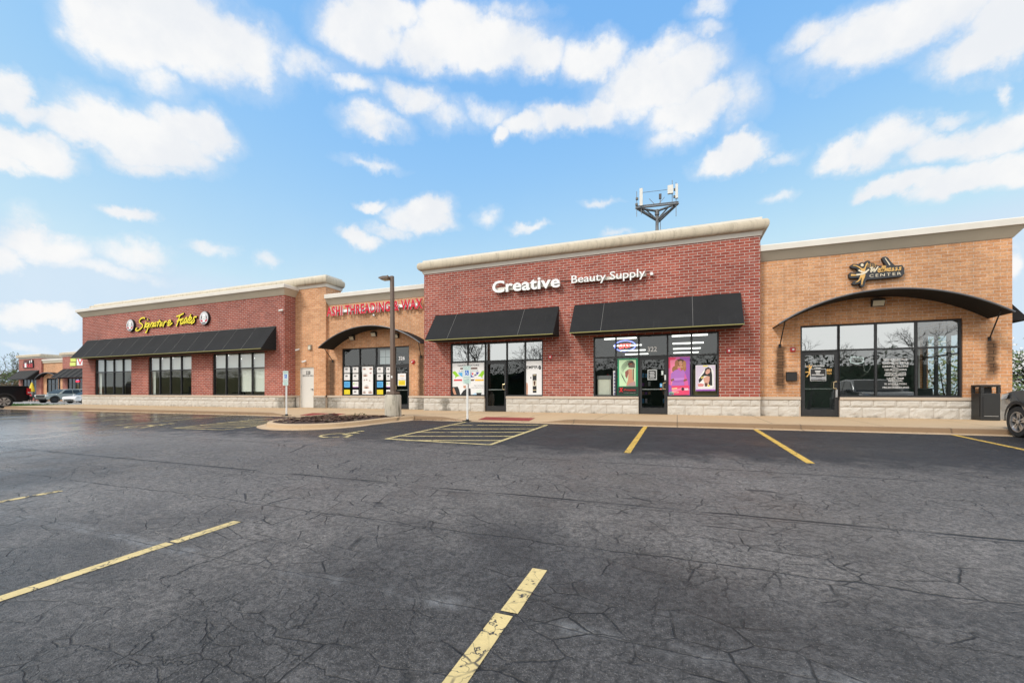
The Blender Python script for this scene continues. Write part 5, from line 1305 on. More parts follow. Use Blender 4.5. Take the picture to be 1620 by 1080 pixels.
def wheelchair(cx, cy, m, label):
    mb = MB(); s = 0.62
    def fl(pts, w, dz):
        for a, b in zip(pts, pts[1:]): stripe(mb, (cx + a[0] * s, cy + a[1] * s), (cx + b[0] * s, cy + b[1] * s), w, m, dz)
    fl([(0.62 * math.cos(t) - 0.1, 0.62 * math.sin(t) - 0.45) for t in [R(100 + 16 * k) for k in range(15)]], 0.09, 0.004)
    fl([(-0.05, 0.75), (0.0, -0.15), (0.5, -0.2), (0.75, -0.9), (0.95, -0.85)], 0.1, 0.006); fl([(-0.03, 0.35), (0.45, 0.32)], 0.09, 0.0085)
    mb.add([(cx + x_ * s, cy + y_ * s, H(cx, cy + y_ * s) + 0.0075) for x_, y_ in ell(-0.05, 1.0, 0.16, 0.16, 12)], [tuple(range(12))], m)
    o = mb.build('parking_symbol', LOT, recalc=False); o['label'] = label
    for p_ in o.data.polygons:
        if p_.normal.z < 0: p_.flip()
q = G(547, 686.5); wheelchair(q[0], q[1], P_PALE, 'yellow wheelchair symbol right of the planted island')
q = G(240, 673); wheelchair(q[0], q[1], P_PALE, 'faded wheelchair symbol left of the planted island')

# ------------------------------------------------------------------ planted island
isl = [(-9.0, 13.24), (-9.12, 12.7), (-9.32, 12.0), (-9.42, 11.3), (-9.55, 10.65), (-9.85, 10.1), (-10.35, 9.7), (-10.95, 9.52), (-11.6, 9.58), (-12.2, 9.85), (-12.62, 10.35), (-12.82, 11.0), (-12.9, 12.0), (-12.92, 13.24)]
def smooth_path(p): return spline(p, 4)
isl = smooth_path(isl)
def off(path, d):
    out_ = []
    for i in range(len(path)):
        a = Vector(path[max(0, i - 1)]); b = Vector(path[min(len(path) - 1, i + 1)]); t = (b - a).normalized(); n_ = Vector((t.y, -t.x))
        out_.append((path[i][0] - n_.x * -d if False else path[i][0] + n_.x * d * SGN, path[i][1] + n_.y * d * SGN))
    return out_
SGN = -1
if off(isl, 0.3)[len(isl) // 2][1] > isl[len(isl) // 2][1]: SGN = 1
def it(y): return max(H(0, y) + 0.145, -0.033) if y > 12.9 else H(0, y) + 0.145
rings = [(0.30, lambda x, y: H(x, y) - 0.01), (0.295, lambda x, y: H(x, y) + 0.012), (0.05, lambda x, y: H(x, y) + 0.02), (0.03, lambda x, y: H(x, y) + 0.025), (0.012, lambda x, y: it(y) - 0.02), (-0.02, lambda x, y: it(y)), (-0.15, lambda x, y: it(y)), (-0.16, lambda x, y: it(y) - 0.06)]
mb = MB(); vs = []
n = len(isl)
for d, fz in rings:
    for (x, y) in off(isl, d):
        y = min(y, 13.23); vs.append((x, y, fz(x, y)))
mb.add(vs, [(r_ * n + i, r_ * n + i + 1, (r_ + 1) * n + i + 1, (r_ + 1) * n + i) for r_ in range(len(rings) - 1) for i in range(n - 1)], M_KERB)
tag(mb.build('kerb', None, recalc=True, smooth=True), kind='structure')
M_MULCH = col((0.050, 0.026, 0.018), 0.95, 0, 0.6, 24, bump=0.8)
M_CHIP = col((0.10, 0.055, 0.038), 0.9, 0, 0.5, 9); M_LEAFD = col((0.25, 0.19, 0.12), 0.9)
mb = MB()
inn = off(isl, -0.155); cx_, cy_ = -11.1, 11.6
rg = [inn] + [[(x + (cx_ - x) * f, y + (cy_ - y) * f) for x, y in inn] for f in (0.2, 0.45, 0.7, 0.999)]
vs = []
for k, r_ in enumerate(rg):
    for (x, y) in r_: vs.append((x, min(y, 13.22), it(min(y, 13.22)) - 0.02 + 0.06 * (1 - (1 - k / 4) ** 2) + 0.03 * mnoise.noise((x * 2.2, y * 2.2, 1))))
mb.add(vs, [(k * n + i, k * n + i + 1, (k + 1) * n + i + 1, (k + 1) * n + i) for k in range(4) for i in range(n - 1)], M_MULCH)
rr = random.Random(11)
for q in range(1500):
    i = rr.randrange(n); f = rr.random() ** 0.6
    x, y = inn[i][0] + (cx_ - inn[i][0]) * f, min(13.2, inn[i][1] + (cy_ - inn[i][1]) * f)
    x += rr.uniform(-.15, .15); a = rr.uniform(0, 6.3); l, w = rr.uniform(.03, .09), rr.uniform(.008, .02)
    z = it(y) + 0.015 + 0.035 * f; ca, sa = math.cos(a), math.sin(a)
    mb.add([(x + ca * l - sa * w, y + sa * l + ca * w, z + rr.uniform(0, .03)), (x - ca * l - sa * w, y - sa * l + ca * w, z + rr.uniform(0, .03)), (x - ca * l + sa * w, y - sa * l - ca * w, z), (x + ca * l + sa * w, y + sa * l - ca * w, z)], [(0, 1, 2, 3)], M_CHIP if rr.random() < 0.93 else M_LEAFD)
tag(mb.build('mulch', None, recalc=False), 'dark brown bark mulch filling the kerbed island', 'mulch', kind='stuff')
M_WEED = col((0.08, 0.18, 0.03), 0.8)
t = thing('weed', 'small green weed in the mulch left of the lamp post base', 'plant', (-10.6, 12.2, it(12.2)))
mb = MB()
for k in range(26):
    a = rr.uniform(0, 6.3); r_ = rr.uniform(0.05, 0.28); x, y, z = -10.6 + r_ * math.cos(a), 12.2 + r_ * math.sin(a), it(12.2) + rr.uniform(.04, .12)
    mb.add([(x, y, z), (x + .04, y + .02, z + .02), (x + .06, y - .02, z + .035), (x + .02, y - .03, z + .01)], [(0, 1, 2, 3)], M_WEED)
mb.build('leaf_cluster', t, recalc=False)
# dead leaves and grit swept into the gutter
rr = random.Random(21); mb = MB(); M_DL = [col((0.16, 0.06, 0.03), 0.9), col((0.10, 0.05, 0.03), 0.9), col((0.24, 0.16, 0.09), 0.9)]
for k in range(420):
    q_ = rr.random()
    if q_ < 0.45: x, y = -8.9 + abs(rr.gauss(0, 0.75)), 13.2 - abs(rr.gauss(0, 0.13))
    elif q_ < 0.8: x, y = rr.choice((-31, -24.5, -21.5, -19.0)) + rr.gauss(0, 0.9), 13.2 - abs(rr.gauss(0, 0.12))
    else: x, y = rr.uniform(-36, 8), 13.22 - abs(rr.gauss(0, 0.06))
    z = -0.145 if y > 12.99 else H(x, y) + 0.006; a = rr.uniform(0, 6.3); s = rr.uniform(0.012, 0.04); ca, sa = math.cos(a) * s, math.sin(a) * s
    mb.add([(x - ca, y - sa, z), (x + sa * .5, y - ca * .5, z + rr.uniform(.002, .02)), (x + ca, y + sa, z + .003), (x - sa * .5, y + ca * .5, z + rr.uniform(.0, .015))], [(0, 1, 2, 3)], rr.choice(M_DL))
tag(mb.build('leaf_litter', None, recalc=False), 'dead leaves and grit swept along the kerb gutter', 'leaf litter', kind='stuff')

# ------------------------------------------------------------------ lamp post, parking signs, bin
def stained():
    m, g, b = new_mat('stained_concrete')
    p, x, y, z = g.pos()
    n1 = g.noise(p, 2.2, 6, 0.7); st = g.noise(g.comb(g.m('MULTIPLY', x, 6.0), g.m('MULTIPLY', y, 6.0), g.m('MULTIPLY', z, 0.8)), 1.2, 5, 0.65)
    c = g.mix(n1, (0.40, 0.35, 0.27), (0.60, 0.55, 0.46)); c = g.mix(g.m('MULTIPLY', g.ss(st, 0.48, 0.66), 0.85), c, (0.09, 0.085, 0.06))
    g.set(b.inputs['Base Color'], c); b.inputs['Roughness'].default_value = 0.9
    g.set(b.inputs['Normal'], g.bump(g.noise(p, 25, 5, 0.7), 0.5, 0.01)); return m
M_POST = col((0.15, 0.105, 0.08), 0.5, 0, 0.15)
px, py = -9.62, 12.86
t = thing('lamp_post', 'brown square lamp post on a stained concrete pedestal at the planted island', 'lamp post', (px, py, it(12.86)))
mb = MB(); mb.lathe([(0.0, -0.1), (0.295, -0.1), (0.292, 0.3), (0.288, 0.735), (0.265, 0.765), (0.0, 0.77)], stained(), 28, 'z', (px, py, -0.02)); mb.build('pedestal', t, smooth=True)
mb = MB(); mb.box(px - 0.17, px + 0.17, py - 0.17, py + 0.17, 0.752, 0.86, M_POST); mb.build('base_cover', t, bevel=0.015)
lean = -0.045
mb = MB(); w0, w1 = 0.075, 0.055
vs = [(px + s * w0, py + r_ * w0, 0.861) for s, r_ in ((-1, -1), (1, -1), (1, 1), (-1, 1))] + [(px + lean + s * w1, py + r_ * w1, 5.05) for s, r_ in ((-1, -1), (1, -1), (1, 1), (-1, 1))]
mb.add(vs, [(0, 1, 5, 4), (1, 2, 6, 5), (2, 3, 7, 6), (3, 0, 4, 7), (4, 5, 6, 7)], M_POST); mb.build('pole', t, bevel=0.008)
mb = MB(); mb.box(px - 0.03, px + 0.03, py - 0.081, py - 0.070, 1.35, 1.43, M_WHITE); mb.build('label_plate', t)
mb = MB(); hx = px + lean; mb.box(hx - 0.10, hx - 0.04, py - 0.04, py + 0.04, 4.93, 4.99, M_POST); mb.build('arm', t)
mb = MB(); mb.prism([(hx - 0.48, 4.985), (hx - 0.46, 5.02), (hx - 0.28, 5.045), (hx - 0.06, 5.03), (hx - 0.05, 4.95), (hx - 0.3, 4.945), (hx - 0.45, 4.965)], py - 0.17, py + 0.17, M_POST); mb.cyl((hx - 0.2, py, 5.04), (hx - 0.2, py, 5.10), 0.03, 0.03, M_POST, 10)
hd = mb.build('lamp_head', t, bevel=0.008)
mb = MB(); mb.box(hx - 0.42, hx - 0.14, py - 0.13, py + 0.13, 4.937, 4.9445, M_LENS); mb.build('lens', hd)

I_GRN = ink(0.05, 0.30, 0.20); I_BLU = ink(0.02, 0.16, 0.55); M_PVC = col((0.80, 0.80, 0.78), 0.45, 0, 0.04); I_SIGN = ink(0.70, 0.76, 0.75); I_PLATE = ink(0.62, 0.74, 0.68)
def ada(x, y, zg, label, zt=2.0):
    t = thing('parking_sign', label, 'parking sign', (x, y, zg), 0, 'disabled parking signs')
    mb = MB(); mb.cyl((x, y, zg - 0.02), (x, y, 1.36), 0.036, 0.036, M_PVC, 14); mb.build('post', t, smooth=True)
    mb = MB(); mb.box(x - 0.13, x + 0.13, y - 0.13, y + 0.13, zg - 0.01, zg + 0.012, M_BLACK); mb.cyl((x, y, zg + 0.012), (x, y, zg + 0.06), 0.06, 0.05, M_BLACK, 12); mb.build('base_plate', t)
    yp = y - 0.045; z1 = 1.735; z0 = z1 - 0.445
    mb = MB(); mb.prism(rect(x - 0.15, x + 0.15, z0, z1), yp, yp + 0.004, I_SIGN)
    e = 0.0015
    for a, b, c, d in ((x - 0.143, x + 0.143, z1 - 0.012, z1 - 0.007), (x - 0.143, x + 0.143, z0 + 0.007, z0 + 0.012), (x - 0.143, x - 0.138, z0 + 0.012, z1 - 0.012), (x + 0.138, x + 0.143, z0 + 0.012, z1 - 0.012)): mb.flat(rect(a, b, c, d), yp - e, I_GRN)
    text_flat(mb, 'RESERVED', x - 0.12, x + 0.12, z1 - 0.075, z1 - 0.03, yp - e, I_GRN, 0.01); text_flat(mb, 'PARKING', x - 0.105, x + 0.105, z1 - 0.137, z1 - 0.092, yp - e, I_GRN, 0.01)
    mb.flat(rect(x - 0.075, x + 0.075, z1 - 0.325, z1 - 0.155), yp - e, I_BLU)
    mb.flat(ell(x - 0.018, z1 - 0.182, 0.013, 0.013, 10), yp - 2 * e, I_W)
    wc = [(x - 0.02 + 0.048 * math.cos(a), z1 - 0.262 + 0.046 * math.sin(a)) for a in [R(110 + 15 * k) for k in range(16)]]
    for st, k in ((wc, 0), ([(x - 0.018, z1 - 0.2), (x - 0.01, z1 - 0.247), (x + 0.026, z1 - 0.25), (x + 0.042, z1 - 0.295), (x + 0.056, z1 - 0.29)], 1), ([(x - 0.012, z1 - 0.223), (x + 0.02, z1 - 0.223)], 2)):
        ribbon(mb, st, 0.013, yp - 2 * e - 0.0004 * k, yp - e, I_W, I_W)
    text_flat(mb, '$250 FINE', x - 0.1, x + 0.1, z0 + 0.03, z0 + 0.075, yp - e, I_GRN, 0.0)
    mb.build('sign_panel', t, recalc=False)
    mb = MB(); mb.prism(rect(x - 0.152, x + 0.152, z0 - 0.165, z0 - 0.01), yp - 0.006, yp - 0.001, I_PLATE)
    for k in range(3): mb.flat(rect(x - 0.12 + 0.02 * k, x + 0.11 - 0.01 * k, z0 - 0.055 - 0.042 * k, z0 - 0.035 - 0.042 * k), yp - 0.0075, ink(0.30, 0.5, 0.44))
    mb.build('lower_plate', t, recalc=False)
xq = X(453.3, 13.25); ada(xq, 13.25, -0.14, 'disabled parking sign on a white post left of the planted island')
xq = X(739.5, 13.1); ada(xq, 13.1, -0.15, 'disabled parking sign on a white post in front of the splashy poster')

bx0, bx1, by0, by1 = 8.36, 8.80, 16.74, 17.20
M_BIN = col((0.018, 0.019, 0.020), 0.5, 0, 0.25, 3)
t = thing('litter_bin', 'square black litter bin with slot openings against tan brick', 'litter bin', ((bx0 + bx1) / 2, (by0 + by1) / 2, 0.0))
mb = MB(); mb.box(bx0, bx1, by0, by1, 0.0, 0.80, M_BIN); mb.build('body', t, bevel=0.02)
mb = MB()
mb.box(bx0 + 0.05, bx1 - 0.05, by0 - 0.012, by0 - 0.001, 0.12, 0.70, M_BIN); mb.box(bx0 - 0.012, bx0 - 0.001, by0 + 0.05, by1 - 0.05, 0.12, 0.70, M_BIN)
mb.box(bx0 + 0.06, bx1 - 0.06, by0 - 0.02, by0 - 0.012, 0.12, 0.135, M_STEEL); mb.build('side_panel', t)
for xx in (bx0, bx1 - 0.07):
    for yy in (by0, by1 - 0.07): mb = MB(); mb.box(xx, xx + 0.07, yy, yy + 0.07, 0.801, 0.985, M_BIN); mb.build('corner_post', t)
mb = MB(); mb.box(bx0 - 0.008, bx1 + 0.008, by0 - 0.008, by1 + 0.008, 0.986, 1.05, M_BIN); mb.build('lid', t, bevel=0.025)
mb = MB(); mb.box(bx0 + 0.12, bx1 - 0.12, by0 + 0.15, by1 - 0.12, 0.801, 0.98, M_BLACK); mb.build('inner_liner', t)

# ------------------------------------------------------------------ mobile phone mast behind the mall
def at_depth(u, v, zc):                       # point at depth zc along the optical axis
    tt = (u - CX) / F; w_ = (HV - v) / F
    return Vector((zc * (-S_ + C_ * tt), zc * (C_ + S_ * tt), HC + zc * w_))
c = at_depth(1039.5, 335, 50.0); cx, cy, zp_ = c
M_GALV = col((0.20, 0.205, 0.21), 0.55, 0.3, 0.2)
M_ANT = col((0.70, 0.69, 0.64), 0.5)
t = thing('phone_mast', 'grey mobile phone mast with a triangular antenna platform rising behind the red block', 'phone mast', (cx, cy, -0.4))
mb = MB(); mb.cyl((cx, cy, -0.4), (cx, cy, zp_ + 0.1), 0.40, 0.165, M_GALV, 16); mb.cyl((cx, cy, zp_ - 0.4), (cx, cy, zp_ + 0.2), 0.26, 0.26, M_GALV, 16); mb.build('pole', t, smooth=True)
tri = []
for a in (R(90), R(210), R(330)): pass
pl = at_depth(1006, 328, 49.2); pr = at_depth(1073, 318, 48.0); pb = at_depth(1042, 332, 53.2)
z1 = zp_ + 0.08
pl.z = pr.z = pb.z = z1
mid_ = Vector((cx, cy, zp_ - 0.95))
mb = MB()
for a, b in ((pl, pr), (pr, pb), (pb, pl)):
    mb.cyl(a, b, 0.11, 0.11, M_GALV, 8); mb.cyl(a + Vector((0, 0, 0.2)), b + Vector((0, 0, 0.2)), 0.07, 0.07, M_GALV, 6)
for a in (pl, pr, pb):
    mb.cyl(a, mid_, 0.09, 0.11, M_GALV, 8); mb.cyl(a.lerp(Vector((cx, cy, z1)), 0.45), mid_, 0.08, 0.08, M_GALV, 6); mb.cyl(a, Vector((cx, cy, z1)), 0.11, 0.14, M_GALV, 8)
mb.build('platform', t)
mb = MB(); zh = z1 + 1.7
mb.cyl(pl.lerp(pr, 0.12) + Vector((0, 0, 1.7)), pl.lerp(pr, 0.86) + Vector((0, 0, 1.7)), 0.025, 0.025, M_GALV, 6)
for f in (0.45, 0.55): mb.cyl(pl.lerp(pr, 0.5 + (f - .5) * 8 * 0.45) + Vector((0, 0, 0.9)), pl.lerp(pr, f) + Vector((0, 0, 0.2)), 0.03, 0.03, M_GALV, 6)
mb.build('rail', t)
for f, h0, h1, w, d in ((0.13, 0.1, 2.1, 0.17, 0.12), (0.82, 1.1, 2.05, 0.30, 0.14), (0.965, 0.5, 2.1, 0.14, 0.13)):
    q = pl.lerp(pr, f); mb = MB(); mb.box(q.x - w, q.x + w, q.y - d - 0.2, q.y + d - 0.2, z1 + h0, z1 + h1, M_ANT); mb.build('antenna_panel', t, bevel=0.02)
mb = MB(); q = pl.lerp(pr, 0.58); mb.box(q.x - 0.14, q.x + 0.14, q.y - 0.1, q.y + 0.1, z1 + 0.75, z1 + 1.3, col((0.08, 0.07, 0.07), 0.6)); mb.cyl(q, q + Vector((0, 0, 0.75)), 0.05, 0.05, M_GALV, 6); mb.build('radio_unit', t)
mb = MB()
for a, b, f, h0, h1 in ((pl, pr, 0.02, -1.0, 1.9), (pl, pr, 0.13, -0.8, 0.1), (pl, pr, 0.86, -0.4, 2.7), (pl, pr, 0.95, -1.4, 2.4), (pl, pb, 0.9, -1.6, 0.6), (pr, pb, 0.9, -1.2, 0.4)):
    q = a.lerp(b, f); mb.cyl(q + Vector((0, 0, h0)), q + Vector((0, 0, h1)), 0.035, 0.035, M_GALV, 6)
mb.build('mounting_pipe', t)
for f, h in ((0.03, 0.95), (0.02, 0.3), (0.93, 1.5), (0.92, 0.7)):
    mb = MB(); q = pl.lerp(pr, f); mb.box(q.x - 0.15, q.x + 0.12, q.y - 0.12, q.y + 0.12, z1 + h, z1 + h + 0.22, col((0.16, 0.15, 0.13), 0.6)); mb.build('amplifier', t)
# ------------------------------------------------------------------ vehicles (local +y is forward)
def paint(rgb, metal=0.0, rough=0.3):
    m, g, b = new_mat('car_paint_%02d%02d%02d' % tuple(int(q * 99) for q in rgb))
    p, x, y, z = g.pos(); nz = g.noise(p, 3, 4, 0.6)
    g.set(b.inputs['Base Color'], g.mix(nz, tuple(q * 0.92 for q in rgb), tuple(min(1, q * 1.06) for q in rgb)))
    b.inputs['Metallic'].default_value = metal; g.set(b.inputs['Roughness'], g.m('MULTIPLY_ADD', nz, 0.12, rough - 0.05))
    b.inputs['Coat Weight'].default_value = 0.7 if sum(rgb) > 0.1 else 0.15; b.inputs['Specular IOR Level'].default_value = 0.5 if sum(rgb) > 0.1 else 0.2; b.inputs['Coat Roughness'].default_value = 0.06
    return m
M_CGLASS = col((0.012, 0.014, 0.016), 0.06, 0, 0.1, 2, 0.6)
M_TYRE = col((0.018, 0.018, 0.018), 0.85, 0, 0.25, 20); M_DARKPL = col((0.02, 0.02, 0.021), 0.65)
M_ALLOY = col((0.55, 0.55, 0.56), 0.3, 0.85); M_LIGHTG = col((0.70, 0.72, 0.74), 0.15, 0.2); M_TAIL = col((0.45, 0.01, 0.015), 0.2)
M_RIMK = col((0.05, 0.05, 0.052), 0.4, 0.5)
def wheel(car, x, y, r, w, rim, spokes=5, twin=True, side=1):
    k = MB(); k.lathe([(0.0, -w * 0.3), (r * 0.55, -w * 0.3), (r * 0.55, w * 0.15), (0.0, w * 0.15)], M_BLACK, 20, 'x', (x, y, r)); wo = k.build('wheel', car, local=True)
    h = w / 2
    t_ = MB(); t_.lathe([(r * 0.66, -h), (r * 0.93, -h), (r * 0.985, -h * 0.75), (r, -h * 0.3), (r, h * 0.3), (r * 0.985, h * 0.75), (r * 0.93, h), (r * 0.66, h), (r * 0.66, -h)], M_TYRE, 36, 'x', (x, y, r)); t_.build('tyre', wo, smooth=True, local=True)
    rm = MB(); xo = x + side * h * 0.82
    rm.lathe([(r * 0.665, x + side * h * 0.3 - x), (r * 0.665, side * h * 0.98), (r * 0.61, side * h * 0.98), (r * 0.6, side * h * 0.3)], rim, 36, 'x', (x, y, r))
    for s in range(spokes):
        for dd in ((-0.13, 0.13) if twin else (0.0,)):
            a0 = 2 * PI * s / spokes + PI / 2; a1 = a0 + dd * 1.3; wd = 0.042 if twin else 0.075
            p0 = Vector((0, math.cos(a0 + dd * 0.35), math.sin(a0 + dd * 0.35))) * r * 0.12; p1 = Vector((0, math.cos(a1), math.sin(a1))) * r * 0.63
            d = (p1 - p0).normalized(); nn = Vector((0, -d.z, d.y))
            vs = [Vector((xo, y, r)) + p + nn * s_ * r * wd * 2 * k_ + Vector((side * o_, 0, 0)) for o_ in (0.0, -0.035) for p, k_ in ((p0, 0.8), (p1, 1.0)) for s_ in (-1, 1)]
            rm.add(vs, [(0, 1, 3, 2), (4, 6, 7, 5), (0, 2, 6, 4), (1, 5, 7, 3), (2, 3, 7, 6), (0, 4, 5, 1)], rim)
    rm.cyl((xo - side * 0.02, y, r), (xo + side * 0.012, y, r), r * 0.15, r * 0.13, rim, 16)
    rm.build('rim', wo, local=True)
def vehicle(name, label, cat, loc, rz, pm, W, zb, yr, yf, rw, top, green, belt_w=1.0, roof_w=0.80, sidewin=(), rim=None, spokes=5, twin=True, group=None, clad=None, extras=None, pitch=0.0, win=True):
    t = thing(name, label, cat, loc, rz, group); t.rotation_euler = (pitch, 0, rz)
    ra = rw * 1.16
    def wf(y, z):
        L0, L1 = top[-1][0], top[0][0]; u = (y - (L0 + L1) / 2) / ((L1 - L0) / 2)
        return W / 2 * (1 - 0.16 * abs(u) ** 7) * (1 - 0.05 * max(0, (0.45 - z) / 0.45)) * (1 - 0.02 * max(0, z - 0.8) / 0.3)
    out_ = [(top[-1][0] + 0.05, zb)]
    for yc in (yr, yf):
        a0 = math.asin(min(1, max(-1, (zb - rw) / ra)))
        for k in range(13):
            a = PI - a0 - (PI - 2 * a0) * k / 12; out_.append((yc + ra * math.cos(a), rw + ra * math.sin(a)))
    out_.append((top[0][0] - 0.05, zb)); out_ += top
    # shell with a rounded tumble: three width stations
    bm = bmesh.new(); rows_ = []
    for s in (-1.0, 1.0): rows_.append([bm.verts.new((s * wf(y, z), y, z)) for y, z in out_])
    n_ = len(out_)
    for i in range(n_):
        j = (i + 1) % n_; bm.faces.new((rows_[0][i], rows_[0][j], rows_[1][j], rows_[1][i]))
    for r_ in rows_: bm.faces.new(r_)
    bmesh.ops.triangulate(bm, faces=[f for f in bm.faces if len(f.verts) > 4]); bmesh.ops.recalc_face_normals(bm, faces=bm.faces[:])
    me = bpy.data.meshes.new('body'); bm.to_mesh(me); bm.free(); me.materials.append(pm)
    for p_ in me.polygons: p_.use_smooth = True
    me.set_sharp_from_angle(angle=R(38))
    o = bpy.data.objects.new('body', me); COL.objects.link(o); o.parent = t; ORG[o.name] = ORG[t.name]
    md = o.modifiers.new('Bevel', 'BEVEL'); md.width = 0.05; md.segments = 3; md.limit_method = 'ANGLE'; md.angle_limit = R(50)
    body = o
    if green:
        zbelt = green[0][1]; zr = max(q[1] for q in green)
        gw = lambda y, z: wf(y, 0.8) * (belt_w - (belt_w - roof_w) * (z - zbelt) / (zr - zbelt)) - 0.015
        mb = MB(); vs = [(s * gw(y, z), y, z) for s in (-1, 1) for y, z in green]; n_ = len(green)
        mb.add(vs, [(i, (i + 1) % n_, (i + 1) % n_ + n_, i + n_) for i in range(n_)] + [tuple(range(n_)), tuple(range(2 * n_ - 1, n_ - 1, -1))], pm)
        rf_ = mb.build('roof', t, local=True, smooth=True, bevel=0.05)
        # windscreen and rear window
        for (a, b, nm) in ((green[0], green[1], 'windscreen'), (green[-1], green[-2], 'rear_window')):
            A, B = Vector(a), Vector(b); d = (B - A); nn = Vector((d.y, -d.x)).normalized() * 0.03
            if nm == 'rear_window': nn = -nn
            p0, p1 = A + d * 0.06 + nn * 0.8, A + d * 0.94 + nn * 0.8
            mb = MB(); mb.add([(s * (gw(*p) - 0.09), p[0], p[1]) for p in (p0, p1) for s in (-1, 1)], [(0, 1, 3, 2)], M_CGLASS); mb.build(nm, t, local=True)
        for poly in sidewin:
            for s in (-1, 1):
                mb = MB(); mb.add([(s * (gw(y, z) + 0.008), y, z) for y, z in poly], [tuple(range(len(poly)))], M_CGLASS); mb.build('side_window', t, local=True)
    if clad:
        for yc in (yr, yf):
            for s in (-1, 1):
                mb = MB(); pts = []
                a0 = math.asin(min(1, (zb - rw) / ra))
                for k in range(13):
                    a = PI - a0 - (PI - 2 * a0) * k / 12
                    for q in (0.995, 1.17): pts.append((s * (wf(yc + ra * q * math.cos(a), rw + ra * q * math.sin(a)) + 0.012), yc + ra * q * math.cos(a), rw + ra * q * math.sin(a)))
                mb.add(pts, [(2 * k, 2 * k + 1, 2 * k + 3, 2 * k + 2) for k in range(12)], clad); mb.build('arch_flare', t, local=True)
    for s in (-1, 1):
        for yc in (yr, yf): wheel(t, s * (W / 2 - 0.125), yc, rw, 0.24, rim or M_ALLOY, spokes, twin, s)
    ub = MB(); ub.box(-W / 2 + 0.27, W / 2 - 0.27, top[-1][0] + 0.25, top[0][0] - 0.25, zb - 0.05, zb + 0.45, M_BLACK); ub.build('underbody', t, local=True)
    if extras: extras(t, wf)
    return t
# black pickup at the left edge
def ex_pickup(t, wf):
    mb = MB(); mb.box(-0.97, 0.97, -3.06, -2.91, 0.52, 0.78, M_DARKPL); mb.build('bumper', t, local=True, bevel=0.03)
    for s in (-1, 1):
        mb = MB(); mb.box(s * 0.93 - 0.07, s * 0.93 + 0.05, -2.955, -2.76, 0.86, 1.30, M_TAIL); tl = mb.build('tail_light', t, local=True, bevel=0.02)
        mb = MB(); mb.box(s * 0.93 - 0.072, s * 0.93 + 0.052, -2.957, -2.80, 0.98, 1.04, M_LIGHTG); mb.build('reversing_lens', tl, local=True)
    mb = MB(); mb.box(-0.93, 0.93, -2.86, -0.55, 1.41, 1.455, M_DARKPL); mb.build('bed_cover', t, local=True, bevel=0.015)
    mb = MB(); mb.box(-0.12, -0.02, -2.1, -2.0, 0.25, 0.4, M_DARKPL); mb.build('exhaust', t, local=True)
TX, TY = -41.88, 12.2
vehicle('pickup_truck', 'black pickup truck cut by the left edge, its tail towards the red wing', 'pickup truck', (TX, TY, H(0, 13.6) - 0.005), PI, paint((0.007, 0.008, 0.010)), 2.02, 0.42, -1.72, 1.95, 0.41,
        [(2.88, 0.55), (2.95, 0.75), (2.9, 1.12), (1.55, 1.24), (-0.5, 1.24), (-0.52, 1.41), (-2.9, 1.43), (-2.94, 1.30), (-2.90, 0.55)],
        [(1.65, 1.22), (0.85, 1.90), (-0.35, 1.93), (-0.55, 1.22)], 0.98, 0.78, [[(1.2, 1.28), (0.8, 1.80), (0.2, 1.83), (0.2, 1.28)], [(0.12, 1.28), (0.12, 1.83), (-0.35, 1.83), (-0.45, 1.28)]], M_ALLOY, 6, True, None, M_DARKPL, ex_pickup)
# grey-green SUV far left
def ex_suv(t, wf):
    mb = MB(); mb.box(-0.62, 0.62, 2.36, 2.43, 0.72, 1.0, M_DARKPL); mb.build('grille', t, local=True, bevel=0.02)
    mb = MB(); mb.box(-0.8, 0.8, 2.34, 2.44, 0.45, 0.64, M_DARKPL); mb.build('bumper', t, local=True, bevel=0.03)
    for s in (-1, 1):
        mb = MB(); mb.box(s * 0.77 - 0.13, s * 0.77 + 0.10, 2.18, 2.40, 0.84, 1.0, M_LIGHTG); mb.build('headlight', t, local=True, bevel=0.02)
        mb = MB(); mb.box(s * 1.0 - 0.1, s * 1.0 + 0.1, 0.88, 1.0, 1.16, 1.32, PM_S); mb.build('wing_mirror', t, local=True, bevel=0.03)
    mb = MB(); mb.box(-0.6, 0.6, -2.05, -1.8, 1.70, 1.78, PM_S); mb.build('spoiler', t, local=True, bevel=0.02)
PM_S = paint((0.30, 0.33, 0.31))
c = at_depth(80.0, 620, 53.0); vx, vy = c.x, c.y
vehicle('off_road_vehicle', 'pale grey-green off-road vehicle parked nose-out in front of the far brick shops', 'SUV', (vx, vy + 1.2, -0.47), PI + R(13), PM_S, 1.92, 0.45, -1.35, 1.55, 0.40,
        [(2.34, 0.55), (2.40, 0.8), (2.34, 1.04), (1.0, 1.15), (-2.2, 1.16), (-2.36, 1.0), (-2.36, 0.55)],
        [(1.15, 1.12), (0.42, 1.70), (-0.9, 1.76), (-1.95, 1.72), (-2.28, 1.12)], 0.98, 0.80, [[(0.85, 1.19), (0.36, 1.62), (-0.35, 1.67), (-0.35, 1.19)], [(-0.43, 1.19), (-0.43, 1.67), (-1.15, 1.67), (-1.2, 1.19)], [(-1.28, 1.19), (-1.25, 1.66), (-1.85, 1.63), (-2.05, 1.19)]], M_RIMK, 6, False, 'cars parked at the far shops', M_DARKPL, ex_suv)
